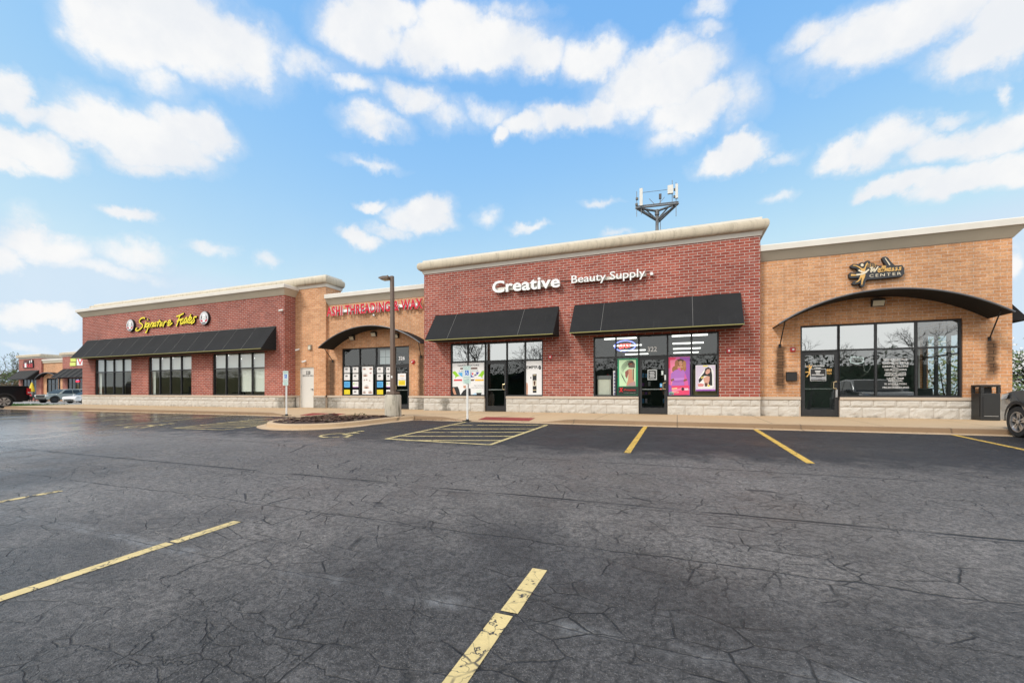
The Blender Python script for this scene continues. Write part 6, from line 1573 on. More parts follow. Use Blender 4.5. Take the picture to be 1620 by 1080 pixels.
# white saloon far left
def ex_white(t, wf):
    for s in (-1, 1):
        mb = MB(); mb.add([(s * 0.62, 2.335, 0.70), (s * 0.88, 2.12, 0.74), (s * 0.9, 1.95, 0.80), (s * 0.66, 2.27, 0.75)], [(0, 1, 2, 3)], M_CGLASS); mb.build('headlight', t, local=True)
        mb = MB(); mb.box(s * 0.98 - 0.09, s * 0.98 + 0.07, 0.72, 0.86, 0.98, 1.08, PM_W); mb.build('wing_mirror', t, local=True, bevel=0.02)
    mb = MB(); mb.box(-0.55, 0.55, 2.33, 2.37, 0.34, 0.46, M_DARKPL); mb.build('grille', t, local=True)
    mb = MB(); mb.box(-0.26, 0.26, 2.36, 2.385, 0.5, 0.62, M_LIGHTG); mb.build('number_plate', t, local=True)
PM_W = paint((0.80, 0.80, 0.79))
c = at_depth(113.0, 620, 50.0)
vehicle('saloon_car', 'white saloon car half hidden by the left end of the red wing', 'car', (c.x - 0.7, c.y + 1.9, -0.45), PI + R(20), PM_W, 1.86, 0.30, -1.45, 1.42, 0.335,
        [(2.30, 0.4), (2.36, 0.6), (2.22, 0.78), (1.0, 0.96), (-1.7, 1.02), (-2.28, 0.98), (-2.36, 0.75), (-2.3, 0.4)],
        [(1.15, 0.93), (0.30, 1.38), (-0.35, 1.43), (-1.0, 1.36), (-1.95, 0.99)], 0.97, 0.74, [[(0.85, 0.99), (0.26, 1.31), (-0.3, 1.36), (-0.3, 1.0)], [(-0.38, 1.0), (-0.38, 1.36), (-0.95, 1.30), (-1.55, 1.03)]], M_RIMK, 5, True, 'cars parked at the far shops', None, ex_white)
# grey crossover at the right edge, nose to the kerb
def ex_cross(t, wf):
    for s in (-1, 1):
        mb = MB(); vs = []
        for (y, z) in ((2.22, 0.80), (2.10, 0.92), (1.72, 0.97), (1.80, 0.84)): vs.append((s * (wf(y, z) + 0.010), y, z))
        vs += [(s * 0.45, 2.30, 0.80), (s * 0.5, 2.27, 0.90)]
        mb.add(vs, [(0, 1, 2, 3), (4, 5, 1, 0)], M_LIGHTG); mb.build('headlight', t, local=True)
        mb = MB(); mb.box(s * 1.0 - 0.1, s * 1.0 + 0.08, 0.72, 0.88, 1.02, 1.17, PM_G); mb.build('wing_mirror', t, local=True, bevel=0.03)
        mb = MB(); mb.box(s * 0.92 - 0.01, s * 0.92 + 0.01, -1.0, 0.95, 0.30, 0.44, M_DARKPL); mb.build('sill_trim', t, local=True)
    mb = MB(); mb.box(-0.5, 0.5, 2.27, 2.32, 0.62, 0.82, M_DARKPL); mb.build('grille', t, local=True, bevel=0.02)
    mb = MB(); mb.box(-0.7, 0.7, 2.24, 2.31, 0.3, 0.46, M_DARKPL); mb.build('bumper', t, local=True, bevel=0.03)
PM_G = paint((0.16, 0.17, 0.18), 0.5, 0.28)
CROSS = vehicle('crossover_car', 'grey crossover car nose to the kerb at the right edge', 'car', (7.93, 11.42, H(0, 11.42) - 0.003), 0, PM_G, 1.86, 0.34, -1.30, 1.42, 0.345,
        [(2.20, 0.36), (2.29, 0.52), (2.26, 0.78), (2.08, 0.93), (1.62, 1.02), (0.95, 1.08), (-1.9, 1.12), (-2.24, 1.05), (-2.28, 0.6), (-2.22, 0.4)],
        [(1.10, 1.05), (0.30, 1.58), (-0.5, 1.66), (-1.6, 1.60), (-2.15, 1.08)], 0.97, 0.78, [[(0.80, 1.12), (0.28, 1.50), (-0.3, 1.58), (-0.3, 1.13)], [(-0.38, 1.13), (-0.38, 1.58), (-1.1, 1.57), (-1.15, 1.14)]], M_ALLOY, 5, True, None, M_DARKPL, ex_cross, 0.033)
copy_tree(CROSS, None, (11.2, -0.6, H(0, -0.6) - 0.003), 'grey crossover car parked behind the viewer, mirrored in the corner shop glass')

# ------------------------------------------------------------------ the shops far left
FY = 36.0; FZ = -0.45
FAR = thing('shop_building', 'far brick shop building with red and tan bays beyond the grass verge', 'shop building', (X(65, FY), FY, FZ))
def fz(x, y): return P(20 + x / 12.704, 560 + y / 12.704, FY)
def fwall(x0, x1, z1, Y, m, ops=()):
    mb = MB(); xs_ = sorted({x0, x1, *[q for o in ops for q in o[:2]]}); zs_ = sorted({FZ, z1, *[q for o in ops for q in o[2:]]})
    for a, b in zip(xs_, xs_[1:]):
        for c_, d in zip(zs_, zs_[1:]):
            if any(o[0] < (a + b) / 2 < o[1] and o[2] < (c_ + d) / 2 < o[3] for o in ops): continue
            mb.quad((a, Y, c_), (b, Y, c_), (b, Y, d), (a, Y, d), m)
    mb.quad((x1, Y, FZ), (x1, Y + 8, FZ), (x1, Y + 8, z1), (x1, Y, z1), m); mb.quad((x0, Y, FZ), (x0, Y, z1), (x0, Y + 8, z1), (x0, Y + 8, FZ), m)
    mb.build('brick_wall', FAR, recalc=False)
    for o in ops:
        k = max(2, int((o[1] - o[0]) / 1.0)); fb = MB()
        for i in range(k + 1):
            xx = o[0] + (o[1] - o[0]) * i / k; fb.box(xx - 0.05, xx + 0.05, Y + 0.05, Y + 0.15, o[2], o[3], M_FRAME)
        for zz in (o[2] + 0.04, 2.2, o[3] - 0.04): fb.box(o[0], o[1], Y + 0.052, Y + 0.148, zz - 0.04, zz + 0.04, M_FRAME)
        fo = fb.build('window', FAR)
        gb = MB(); gb.quad((o[0], Y + 0.1, o[2]), (o[1], Y + 0.1, o[2]), (o[1], Y + 0.1, o[3]), (o[0], Y + 0.1, o[3]), col((0.02, 0.023, 0.023), 0.08, 0, 0.3, 0.7, 0.6)); gb.build('pane', fo, recalc=False)
def fcorn(x0, x1, z0, z1, Y, p, m1, m2):
    mb = MB(); mb.box(x0 - 0.05, x1 + 0.05, Y - 0.08, Y + 8, z0, z0 + (z1 - z0) * 0.3, m1); mb.box(x0 - p, x1 + p, Y - p, Y + 8 + p, z0 + (z1 - z0) * 0.3 + 0.002, z1 - 0.1, m2); mb.box(x0 - 0.06, x1 + 0.06, Y - 0.06, Y + 8, z1 - 0.098, z1, m1)
    mb.build('cornice', FAR, bevel=0.06)
def fawn(xl, xr, zt, zb, Y, p):
    mb = MB(); vs = [(xl, Y, zt), (xr, Y, zt), (xl, Y - p, zb), (xr, Y - p, zb), (xl, Y, zb), (xr, Y, zb)]
    mb.add(vs, [(0, 2, 3, 1), (0, 4, 2), (1, 3, 5), (2, 4, 5, 3)], M_CLOTH); a = mb.build('awning', FAR)
    for k in range(1, 8):
        sb = MB(); xx = xl + (xr - xl) * k / 8; sb.cyl((xx, Y - 0.02, zt + 0.01), (xx, Y - p, zb + 0.02), 0.03, 0.03, M_SEAM, 5); sb.build('seam', a)
fa, fb_, fc, fd = X(29.8, FY), X(65.3, FY), X(98.9, FY), -74.0
zw1 = fz(385, 493)[1] - 0.05
fwall(fa, fb_, 6.3, FY, M_RED, [(X(36, FY), X(57.5, FY), -0.1, 3.0)])
fwall(fb_, fc, 5.5, FY + 0.25, M_TAN, [(X(74, FY + .25), X(92, FY + .25), -0.1, 3.1), (X(92.5, FY + .25), X(95.5, FY + .25), FZ + 0.02, 3.1)])
fwall(fc, fd, 6.3, FY, M_RED, [(X(107, FY), -75.5, -0.1, 3.0)])
fcorn(fa, fb_, 6.3, 7.0, FY, 0.28, M_BAND, M_BULL); fcorn(fc, fd, 6.3, 7.0, FY, 0.28, M_BAND, M_BULL)
mb = MB(); mb.box(fb_ + 0.05, fc - 0.05, FY + 0.12, FY + 8, 5.5, 5.85, M_COVE); mb.box(fb_ + 0.02, fc - 0.02, FY + 0.02, FY + 8, 5.852, 6.1, M_BAND); mb.build('cornice', FAR)
mb = MB(); mb.box(fa + 0.1, fd - 0.1, FY + 1.5, FY + 7.8, 5.0, 5.2, M_ROOF); mb.build('roof', FAR)
fawn(X(30.5, FY), X(62, FY), 4.4, 2.95, FY, 1.5); fawn(X(100, FY), fd - 1, 4.45, 3.05, FY, 1.5)
# canopy
xa_, xb_ = fb_ - 0.6, fc + 0.2; mb = MB(); n_ = 20; w_ = (xb_ - xa_) / 2; h_ = 1.05; r_ = (w_ * w_ + h_ * h_) / (2 * h_); a0 = math.asin(w_ / r_)
ar = [((xa_ + xb_) / 2 + r_ * math.sin(-a0 + 2 * a0 * i / n_), 4.0 - r_ + r_ * math.cos(-a0 + 2 * a0 * i / n_)) for i in range(n_ + 1)]
mb.add([(x, y, z) for x, z in ar for y in (FY - 0.6, FY + 0.24)], [(2 * i, 2 * i + 1, 2 * i + 3, 2 * i + 2) for i in range(n_)], M_CLOTH)
mb.add([(x, FY - 0.6, z) for x, z in ar] + [(x, FY - 0.6, z - 0.1) for x, z in ar], [(i, i + 1, n_ + 2 + i, n_ + 1 + i) for i in range(n_)], M_RIM); mb.build('canopy', FAR, recalc=False)
# signs of the far shops
zq = fz(330, 230)
xl, xr = X(20 + 225 / 12.704, FY), X(20 + 432 / 12.704, FY)
t = sign('shop_sign', 'black-backed white and red letter sign on the far left red bay', xl, xr, FY, 4.9)
mb = MB(); mb.box(xl + 0.25, xr - 0.1, FY - 0.12, FY - 0.002, 5.55, 6.05, M_BLACK); mb.box(xl, xr, FY - 0.121, FY - 0.002, 4.85, 5.548, M_BLACK); mb.build('backing', t)
mb = MB(); text_flat(mb, 'TWO', xl + 0.4, xl + (xr - xl) * 0.58, 5.6, 5.95, FY - 0.14, ink(0.25, 0.05, 0.05), 0.03); mb.flat(ell(xl + (xr - xl) * 0.69, 5.78, 0.14, 0.22), FY - 0.14, I_W); mb.flat(ell(xl + (xr - xl) * 0.86, 5.88, 0.15, 0.24), FY - 0.14, I_W)
text_flat(mb, 'YOLKS', xl + 0.1, xr - 0.1, 4.92, 5.48, FY - 0.14, I_R, 0.04); mb.flat(rect(xl + (xr - xl) * 0.2, xl + (xr - xl) * 0.38, 4.9, 5.62), FY - 0.145, I_W); mb.build('lettering', t, recalc=False)
xl, xr = X(112.3, FY), -76.0
t = sign('shop_sign', 'yellow-green panel sign with white and red letters on the far right red bay', xl, xr, FY, 4.9)
mb = MB(); wq = X(121.5, FY) - xl; mb.box(xl + 0.15, xl + wq, FY - 0.12, FY - 0.002, 5.5, 5.98, ink(0.62, 0.72, 0.12)); mb.box(xl, xl + wq - 0.1, FY - 0.12, FY - 0.002, 4.85, 5.38, ink(0.66, 0.74, 0.16)); mb.build('panel', t)
mb = MB(); mb.box(xl + wq + 0.1, xr, FY - 0.05, FY - 0.002, 4.9, 5.95, I_W); text_flat(mb, 'WINGS', xl + wq + 0.3, xr - 0.2, 4.95, 5.9, FY - 0.06, I_R, 0.01); mb.build('lettering', t, recalc=False)
t = sign('window_sign', 'small red and blue lit sign in the far right window', X(122, FY), X(127, FY), FY + 0.02, 2.2)
(x0, z1), (x1, z0) = fz(1268, 518), fz(1335, 562)
mb = MB(); mb.box(x0, x1, FY + 0.01, FY + 0.04, z0, (z0 + z1) / 2 + 0.1, emit((0.9, 0.03, 0.06), 0.8)); mb.box(x0 + 0.1, x1 - 0.1, FY + 0.01, FY + 0.04, (z0 + z1) / 2 + 0.102, z1, emit((0.1, 0.3, 0.7), 0.7)); mb.build('panel', t)
# cafe things on the far pavement
def fpt(u, Y): return X(u, Y)
t = thing('patio_umbrella', 'closed yellow patio umbrella in front of the far left bay', 'umbrella', (fpt(50.4, 33.5), 33.5, FZ))
ux = fpt(50.4, 33.5)
mb = MB(); mb.cyl((ux, 33.5, FZ), (ux, 33.5, 2.3), 0.03, 0.03, M_STEEL, 8); mb.build('pole', t)
mb = MB(); mb.lathe([(0.02, 2.4), (0.13, 2.1), (0.24, 1.6), (0.34, 1.1), (0.30, 0.95), (0.1, 0.98)], ink(0.80, 0.62, 0.03), 10, 'z', (ux, 33.5, 0.0)); mb.build('canopy', t)
for k, (uu, lb) in enumerate(((45.5, 'red cafe chair left of the closed yellow umbrella'), (55.5, 'red cafe chair right of the closed yellow umbrella'), (76.5, 'red cafe chair under the far canopy'))):
    x = fpt(uu, 33.2); t = thing('cafe_chair', lb, 'chair', (x, 33.2, FZ), 0.3 * k, 'red cafe chairs outside the far shops')
    mb = MB(); mb.box(-0.24, 0.24, -0.24, 0.24, 0.44, 0.48, I_R); mb.build('seat', t, local=True)
    mb = MB(); mb.box(-0.24, 0.24, 0.2, 0.24, 0.55, 1.0, I_R); mb.build('backrest', t, local=True)
    for a in (-0.2, 0.2):
        for b in (-0.2, 0.2):
            mb = MB(); mb.cyl((a, b, 0), (a, b, 0.44), 0.02, 0.02, M_BLACK, 6); mb.build('leg', t, local=True)
x = fpt(50.5, 32.6); t = thing('cafe_table', 'round dark cafe table below the closed yellow umbrella', 'table', (x, 32.6, FZ))
mb = MB(); mb.cyl((x, 32.6, FZ + 0.70), (x, 32.6, FZ + 0.74), 0.55, 0.55, M_BLACK, 16); mb.build('table_top', t)
mb = MB(); mb.cyl((x, 32.6, FZ), (x, 32.6, FZ + 0.70), 0.05, 0.05, M_BLACK, 8); mb.build('leg', t)
x = fpt(61.5, 31.5); t = thing('railing', 'low black railing in front of the far cafe seats', 'railing', (x, 31.5, FZ))
mb = MB()
for k in range(9): xx = fpt(46, 31.5) + k * 1.5; mb.box(xx - 0.03, xx + 0.03, 31.47, 31.53, FZ, FZ + 0.95, M_BLACK)
mb.build('post', t); mb = MB(); mb.box(fpt(46, 31.5), fpt(46, 31.5) + 12, 31.48, 31.52, FZ + 0.951, FZ + 1.0, M_BLACK); mb.build('rail', t)

# ------------------------------------------------------------------ trees
M_BARK = col((0.085, 0.068, 0.052), 0.9, 0, 0.3, 8); M_TWIG = col((0.10, 0.08, 0.06), 0.9)
def tree(name, label, cat, x, y, z, h, seed, leafm=(), nleaf=0, leaf=0.1, depth=5, spread=0.55, group=None, trunk_f=0.28):
    rr = random.Random(seed); t = thing(name, label, cat, (x, y, z), 0, group)
    tb, tw = MB(), MB(); tips = []
    def grow(p, d, L, r, k):
        segs = 3 if k > 1 else 2; q = p
        for s in range(segs):
            d = (d + Vector((rr.uniform(-1, 1), rr.uniform(-1, 1), rr.uniform(-.3, .6))) * 0.16).normalized()
            e = q + d * (L / segs); r2 = r * (1 - 0.35 * (s + 1) / segs)
            (tb if k > depth - 3 else tw).cyl(q, e, r * (1 - 0.35 * s / segs), r2, M_BARK if k > depth - 3 else M_TWIG, 7 if k > depth - 2 else 4 if k > 1 else 3, False); q = e
            if k <= 2: tips.append(q)
        if k <= 0: return
        n_ = rr.choice((2, 3, 3)) if k > 1 else 3
        for i in range(n_):
            a = rr.uniform(0, 6.28); perp = d.orthogonal().normalized(); perp.rotate(__import__('mathutils').Quaternion(d, a))
            nd = (d + perp * rr.uniform(0.5, 1.1) * spread * 1.6).normalized(); grow(q, nd, L * rr.uniform(0.66, 0.85), r * 0.62, k - 1)
    grow(Vector((x, y, z - 0.1)), Vector((0, 0, 1)), h * trunk_f, h * 0.022, depth)
    tb.build('trunk', t, recalc=False); cr_ = tw.build('crown', t, recalc=False)
    if nleaf:
        lb = MB()
        for k in range(nleaf):
            c_ = rr.choice(tips) + Vector([rr.gauss(0, leaf * 2.0) for _ in range(3)]); a = Vector([rr.gauss(0, 1) for _ in range(3)]).normalized(); b = a.orthogonal().normalized(); s = leaf * rr.uniform(0.5, 1.2)
            lb.add([c_ - a * s, c_ - b * s * 0.6, c_ + a * s, c_ + b * s * 0.6], [(0, 1, 2, 3)], rr.choice(leafm))
        lb.build('foliage', t, recalc=False)
    return t
L_G1, L_G2, L_G3 = col((0.075, 0.12, 0.03), 0.7), col((0.11, 0.16, 0.045), 0.7), col((0.05, 0.085, 0.025), 0.7)
L_B1, L_B2 = col((0.15, 0.11, 0.06), 0.8), col((0.11, 0.085, 0.05), 0.8); L_WH = col((0.75, 0.74, 0.72), 0.7)
def bush(name, label, cat, x, y, z, w, h, mats, n, leaf, seed, group=None):
    rr = random.Random(seed); t = thing(name, label, cat, (x, y, z), 0, group); sb = MB()
    cl = [(Vector((rr.gauss(0, w * 0.28), rr.gauss(0, w * 0.28), h * rr.uniform(0.25, 0.85))), rr.uniform(0.22, 0.42) * min(w, h)) for _ in range(12)]
    for c_, r in cl: sb.cyl((x, y, z - 0.05), Vector((x, y, z)) + c_, 0.05, 0.015, M_BARK, 5, False)
    sb.build('stem', t, recalc=False); lb = MB()
    for k in range(n):
        c_, r = rr.choice(cl); d = Vector([rr.gauss(0, 1) for _ in range(3)]).normalized() * r * rr.random() ** 0.4
        p = Vector((x, y, z)) + c_ + d; p.z = max(p.z, z + 0.03)
        a = Vector([rr.gauss(0, 1) for _ in range(3)]).normalized(); b = a.orthogonal().normalized(); s = leaf * rr.uniform(0.5, 1.3)
        lb.add([p - a * s, p - b * s * 0.6, p + a * s, p + b * s * 0.6], [(0, 1, 2, 3)], rr.choice(mats))
    lb.build('crown', t, recalc=False); return t
# far left: bare trees and scrub beyond the shops
for k, (u, Y, h, lf, lb) in enumerate(((20, 52, 11, 420, 'bare tree rising beside the far left red bay'), (-14, 50, 9, 400, 'bare tree at the left edge behind the black pickup'), (3, 56, 8, 500, 'brownish budding tree behind the bed of the black pickup'), (16.5, 47, 6.5, 900, 'green leafing tree beside the far left red bay'))):
    tree('tree', lb, 'tree', X(u, Y), Y, -0.5, h, 40 + k, (L_B1, L_B2) if k == 2 else (L_G1, L_G2), lf, 0.16, 5, 0.5, 'trees beyond the far shops')
for k, (u, Y, w, h, lb) in enumerate(((4, 46, 7, 3.4, 'brown scrub bush behind the cab end of the pickup bed'), (14, 48, 7, 3.8, 'brown scrub bush above the middle of the pickup bed'), (24, 46, 6, 3.6, 'brown scrub bush beside the far left bay wall'), (-8, 44, 7, 3.2, 'brown scrub bush at the left edge'))):
    bush('shrub', lb, 'shrub', X(u, Y), Y, -0.5, w, h, (L_B1, L_B2, L_B1, L_G3), 1500, 0.16, 60 + k, 'scrub beyond the far shops')
# right: blossoming shrub past the corner
tree('blossom_tree', 'white-blossomed small tree past the right corner of the mall', 'tree', 14.9, 25.5, -0.4, 5.4, 81, (L_WH, L_WH, L_G2, L_G1), 5200, 0.075, 5, 0.62, None, 0.2)
bush('shrub', 'green flowering shrub below the white-blossomed tree at the right edge', 'shrub', 13.4, 24.0, -0.4, 2.6, 1.9, (L_G1, L_G2, L_WH, L_G2), 3200, 0.07, 82)
bush('shrub', 'green hedge shrub seen through the corner shop side window', 'shrub', 13.4, 29.5, -0.4, 5.0, 4.2, (col((0.22, 0.24, 0.08), 0.7), L_G2, L_WH), 3000, 0.10, 83)
# across the lot, mirrored in the shop glass
for k, (x, y, h) in enumerate(((-26, -22, 11), (-20, -24, 10), (-13.5, -21, 9.5), (14, -23, 9), (24, -20, 10), (-38, -24, 10))):
    tree('bare_tree', ['bare tree across the lot mirrored in the dark storefront', 'tall bare tree across the lot mirrored left of the dark door', 'bare tree across the lot mirrored above the dark door', 'bare tree across the lot mirrored in the corner shop', 'broad bare tree across the lot mirrored at the right of the corner shop', 'bare tree across the lot mirrored in the middle shop'][k], 'tree', x, y, -1.1, h, 100 + k, (), 0, 0.1, 6, 0.5, 'bare trees across the lot')
hs = thing('house', 'dark grey gabled house across the lot mirrored in the dark storefront', 'house', (-20, -34, -1.1))
mb = MB(); mb.box(-26, -12, -40, -32, -1.1, 3.0, col((0.2, 0.2, 0.2), 0.8)); mb.build('wall', hs)
mb = MB(); mb.prism([(-26.5, 3.0), (-11.5, 3.0), (-19, 6.5)], -40.4, -31.6, col((0.07, 0.07, 0.075), 0.9)); mb.build('roof', hs)
mb = MB(); mb.box(-20.5, -19, -31.99, -31.9, 0.3, 2.0, M_CGLASS); mb.build('window', hs)
wb = MB(); rr = random.Random(5)
for k in range(16000):
    x = rr.uniform(-125, 60); top_ = 5.6 + 1.6 * mnoise.noise((x * 0.09, 0, 3)) + 1.2 * mnoise.noise((x * 0.4, 0, 7)); z = -1.1 + (top_ + 1.1) * rr.random() ** 0.8; y = -31 + rr.uniform(-2.5, 2.5)
    a = Vector([rr.gauss(0, 1) for _ in range(3)]).normalized(); b = a.orthogonal().normalized(); s = rr.uniform(0.10, 0.28)
    p = Vector((x, y, z)); wb.add([p - a * s, p - b * s * .7, p + a * s, p + b * s * .7], [(0, 1, 2, 3)], rr.choice((L_G3, L_G3, L_B2)))
wn = 60
vs = []
for i in range(wn + 1):
    x = -125 + 185 * i / wn; tp = 4.4 + 1.6 * mnoise.noise((x * 0.09, 0, 3))
    vs += [(x, -30.5, -1.1), (x, -32.0, tp * 0.7), (x, -33.0, tp)]
wb.add(vs, [(3 * i + j, 3 * i + 3 + j, 3 * i + 4 + j, 3 * i + 1 + j) for i in range(wn) for j in range(2)], L_G3)
tag(wb.build('woodland', None, recalc=False), 'dark evergreen wood across the lot, mirrored low in the shop glass', 'woodland', kind='stuff')

# ------------------------------------------------------------------ sky, sun, camera
def azel(u, v):
    tt, w_ = (u - CX) / F, (HV - v) / F
    d = Vector((-S_ + C_ * tt, C_ + S_ * tt, w_)); return math.atan2(d.x, d.y), math.atan2(w_, math.hypot(d.x, d.y))
CLOUDS = [(290, 45, 175, 78, 1.0), (190, 62, 85, 62, .95), (385, 75, 85, 60, .9), (250, 125, 50, 28, .5),
          (575, 48, 78, 62, 1.0), (625, 25, 55, 38, .8), (690, 80, 70, 40, .8), (760, 72, 125, 52, 1.0), (720, 40, 70, 40, .8), (850, 90, 55, 36, .8), (800, 20, 60, 16, .35), (480, 100, 70, 22, .35),
          (940, 95, 55, 38, .85), (1045, 130, 105, 58, 1.0), (1095, 178, 78, 36, .9), (1060, 215, 40, 24, .5), (1040, 85, 60, 24, .6), (900, 185, 75, 22, .7), (830, 200, 40, 20, .7), (950, 175, 45, 22, .6), (1180, 160, 25, 40, .3),
          (1440, 35, 190, 58, 1.0), (1560, 75, 120, 50, 1.0), (1290, 60, 60, 30, .7), (1330, 80, 60, 20, .6), (1600, 25, 90, 60, 1.0), (1125, 12, 32, 18, .5), (1115, 48, 26, 18, .45),
          (20, 150, 48, 34, .9), (55, 180, 55, 20, .7), (60, 240, 100, 34, 1.0), (235, 222, 128, 50, 1.05), (300, 205, 78, 42, .9), (150, 215, 90, 34, .85), (230, 262, 80, 18, .6), (20, 262, 50, 16, .7),
          (590, 195, 52, 22, .6), (650, 160, 50, 30, .75), (560, 140, 44, 16, .5), (700, 185, 40, 20, .35), (600, 212, 34, 14, .45), (790, 212, 14, 16, .7), (770, 180, 40, 14, .3),
          (670, 345, 52, 28, 1.0), (690, 330, 34, 22, .8), (572, 377, 36, 16, .75), (590, 326, 26, 9, .6), (770, 343, 18, 13, .4), (832, 356, 26, 8, .5), (955, 315, 26, 7, .45), (970, 370, 22, 9, .45), (590, 260, 40, 8, .28), (620, 365, 30, 12, .4),
          (1160, 250, 58, 24, .95), (1165, 236, 34, 18, .7), (1230, 256, 30, 8, .3), (1330, 252, 44, 24, .75), (1400, 238, 75, 32, .9), (1480, 240, 75, 26, .8), (1570, 225, 70, 36, .95), (1610, 205, 50, 40, .95), (1440, 295, 80, 18, .85), (1530, 290, 100, 30, .95), (1400, 312, 44, 13, .75), (1600, 270, 60, 34, .95), (1500, 195, 34, 12, .4), (1590, 145, 12, 22, .35), (1225, 322, 24, 9, .35),
          (205, 340, 40, 15, .75), (90, 395, 90, 30, .75), (60, 372, 50, 18, .6), (215, 405, 80, 22, .6), (335, 395, 44, 14, .55), (170, 428, 110, 14, .45), (10, 410, 40, 30, .55), (425, 420, 24, 17, .45), (65, 494, 90, 17, .75), (10, 490, 40, 18, .6), (40, 345, 30, 16, .25),
          (1612, 420, 26, 30, .8), (60, 540, 120, 10, .25)]
world = bpy.data.worlds.new('World'); scene.world = world; world.use_nodes = True
wt = world.node_tree; wt.nodes.clear(); g = NG(wt)
SUN_EL, SUN_ROT = R(42), R(212)
sky = g.n('ShaderNodeTexSky', sky_type='NISHITA', sun_disc=False, sun_elevation=SUN_EL, sun_rotation=SUN_ROT, air_density=1.0, dust_density=0.6, ozone_density=2.0)
dirv = g.n('ShaderNodeTexCoord').outputs['Generated']
q = g.n('ShaderNodeSeparateXYZ', {0: dirv}); dx_, dy_, dz_ = q.outputs
az = g.m('ARCTAN2', dx_, dy_); el = g.m('ARCSINE', dz_)
# ragged edges: push the lookup about with noise
n1 = g.noise(dirv, 12.0, 8, 0.6, out=1); n2 = g.noise(dirv, 3.2, 4, 0.55, out=1)
w1 = g.n('ShaderNodeVectorMath', {0: n1, 1: (0.5, 0.5, 0.5)}, operation='SUBTRACT').outputs[0]
w2 = g.n('ShaderNodeVectorMath', {0: n2, 1: (0.5, 0.5, 0.5)}, operation='SUBTRACT').outputs[0]
w1 = g.n('ShaderNodeVectorMath', {0: w1, 3: 0.085}, operation='SCALE').outputs[0]; w2 = g.n('ShaderNodeVectorMath', {0: w2, 3: 0.045}, operation='SCALE').outputs[0]
ae = g.n('ShaderNodeVectorMath', {0: g.comb(az, el, 0.0), 1: w1}, operation='ADD').outputs[0]
ae = g.n('ShaderNodeVectorMath', {0: ae, 1: w2}, operation='ADD').outputs[0]
ae = g.n('ShaderNodeVectorMath', {0: ae, 1: (1, 1, 0)}, operation='MULTIPLY').outputs[0]
field = None; low = None
for (u, v, ru, rv, s) in CLOUDS:
    a0, e0 = azel(u, v); ra_ = abs(azel(u + ru, v)[0] - azel(u - ru, v)[0]) / 2; re_ = abs(azel(u, v - rv)[1] - azel(u, v + rv)[1]) / 2
    d = g.n('ShaderNodeVectorMath', {0: ae, 1: (a0, e0, 0)}, operation='SUBTRACT').outputs[0]
    d = g.n('ShaderNodeVectorMath', {0: d, 1: (1 / (ra_ * 1.04), 1 / (re_ * 1.04), 0)}, operation='MULTIPLY').outputs[0]
    r2 = g.n('ShaderNodeVectorMath', {0: d, 1: d}, operation='DOT_PRODUCT').outputs['Value']
    f = g.m('MULTIPLY_ADD', r2, -s, s)
    field = f if field is None else g.m('MAXIMUM', field, f)
nz = g.noise(dirv, 16, 9, 0.68); nz2 = g.noise(dirv, 5, 6, 0.6)
fld = g.m('ADD', field, g.m('ADD', g.m('MULTIPLY', g.m('SUBTRACT', nz, 0.5), 1.15), g.m('MULTIPLY', g.m('SUBTRACT', nz2, 0.5), 0.7)))
dens = g.m('MULTIPLY', g.m('ADD', g.m('MULTIPLY', g.ss(fld, -0.04, 0.66), 0.74), g.m('MULTIPLY', g.ss(fld, -0.75, 0.35), 0.26)), 0.97)
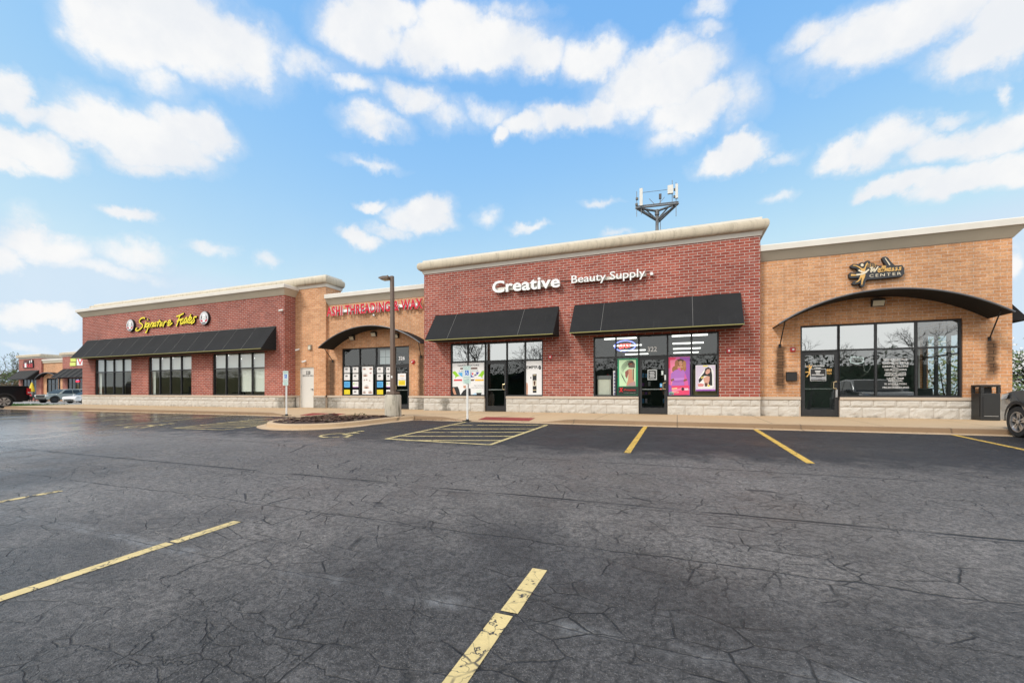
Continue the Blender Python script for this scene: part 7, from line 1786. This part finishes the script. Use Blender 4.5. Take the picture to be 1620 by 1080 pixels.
# thin veil low down, a full overcast behind the viewer
veil = g.m('MULTIPLY', g.m('SUBTRACT', 1.0, g.ss(el, 0.0, 0.55)), g.m('MULTIPLY_ADD', g.noise(dirv, 4, 5, 0.6), 0.34, 0.02))
dens = g.m('MAXIMUM', dens, veil)
back = g.m('ADD', g.m('MULTIPLY', dx_, S_), g.m('MULTIPLY', dy_, -C_))
oc = g.ss(g.m('ADD', back, g.m('MULTIPLY', g.m('SUBTRACT', nz2, 0.5), 0.25)), -0.12, 0.22)
dens = g.m('MAXIMUM', dens, g.m('MULTIPLY', oc, 0.94))
shade = g.ss(g.noise(g.n('ShaderNodeVectorMath', {0: dirv, 1: (0, 0, 0.03)}, operation='ADD').outputs[0], 7, 6, 0.6), 0.35, 0.65)
CL = 3.5
ccol = g.mix(shade, (CL * 0.885, CL * 0.905, CL * 0.935), (CL * 1.0, CL * 0.995, CL * 0.985))
ccol = g.mix(oc, ccol, (5.7, 5.65, 5.5))
sc_ = g.n('ShaderNodeSeparateColor', {0: sky.outputs[0]}).outputs   # grade the clear sky: deeper overhead, paler low down
ch_ = [g.m('MULTIPLY', g.m('MINIMUM', g.m('MULTIPLY', g.m('POWER', g.m('MULTIPLY', c__, 0.28), e_), a_), hi_), 1 / 0.28) for c__, e_, a_, hi_ in zip(sc_, (1.0, 0.55, 0.14), (0.94, 0.825, 0.945), (0.60, 0.77, 0.93))]
SKYMIX = g.n('ShaderNodeCombineColor', {0: ch_[0], 1: ch_[1], 2: ch_[2]}).outputs[0]
bg = g.n('ShaderNodeBackground', {'Color': g.mix(dens, SKYMIX, ccol), 'Strength': 0.15})
g.n('ShaderNodeOutputWorld', {0: bg.outputs[0]})
sd_ = bpy.data.lights.new('sun', 'SUN'); sd_.energy = 1.1; sd_.angle = R(11); sd_.color = (1.0, 0.95, 0.88)
so = bpy.data.objects.new('sun', sd_); COL.objects.link(so)
sdir = Vector((math.sin(SUN_ROT) * math.cos(SUN_EL), math.cos(SUN_ROT) * math.cos(SUN_EL), math.sin(SUN_EL)))
so.rotation_euler = sdir.to_track_quat('Z', 'Y').to_euler(); so.location = (0, 0, 30)
cd = bpy.data.cameras.new('camera'); cam = bpy.data.objects.new('camera', cd); COL.objects.link(cam)
cam.location = (0, 0, HC); cam.rotation_euler = (R(90), 0, TH)
cd.sensor_width = 36; cd.lens = 36 * F / 1620; cd.shift_y = (HV - 540) / 1620; cd.clip_end = 5000; cd.clip_start = 0.05
scene.camera = cam
bpy.data.objects.remove(_to)
vs_ = scene.view_settings; vs_.view_transform = 'Standard'; vs_.look = 'None'; vs_.gamma = 1.0; vs_.exposure = 0.9
scene.cycles.max_bounces = 6; scene.cycles.transparent_max_bounces = 12; scene.cycles.caustics_reflective = False; scene.cycles.caustics_refractive = False
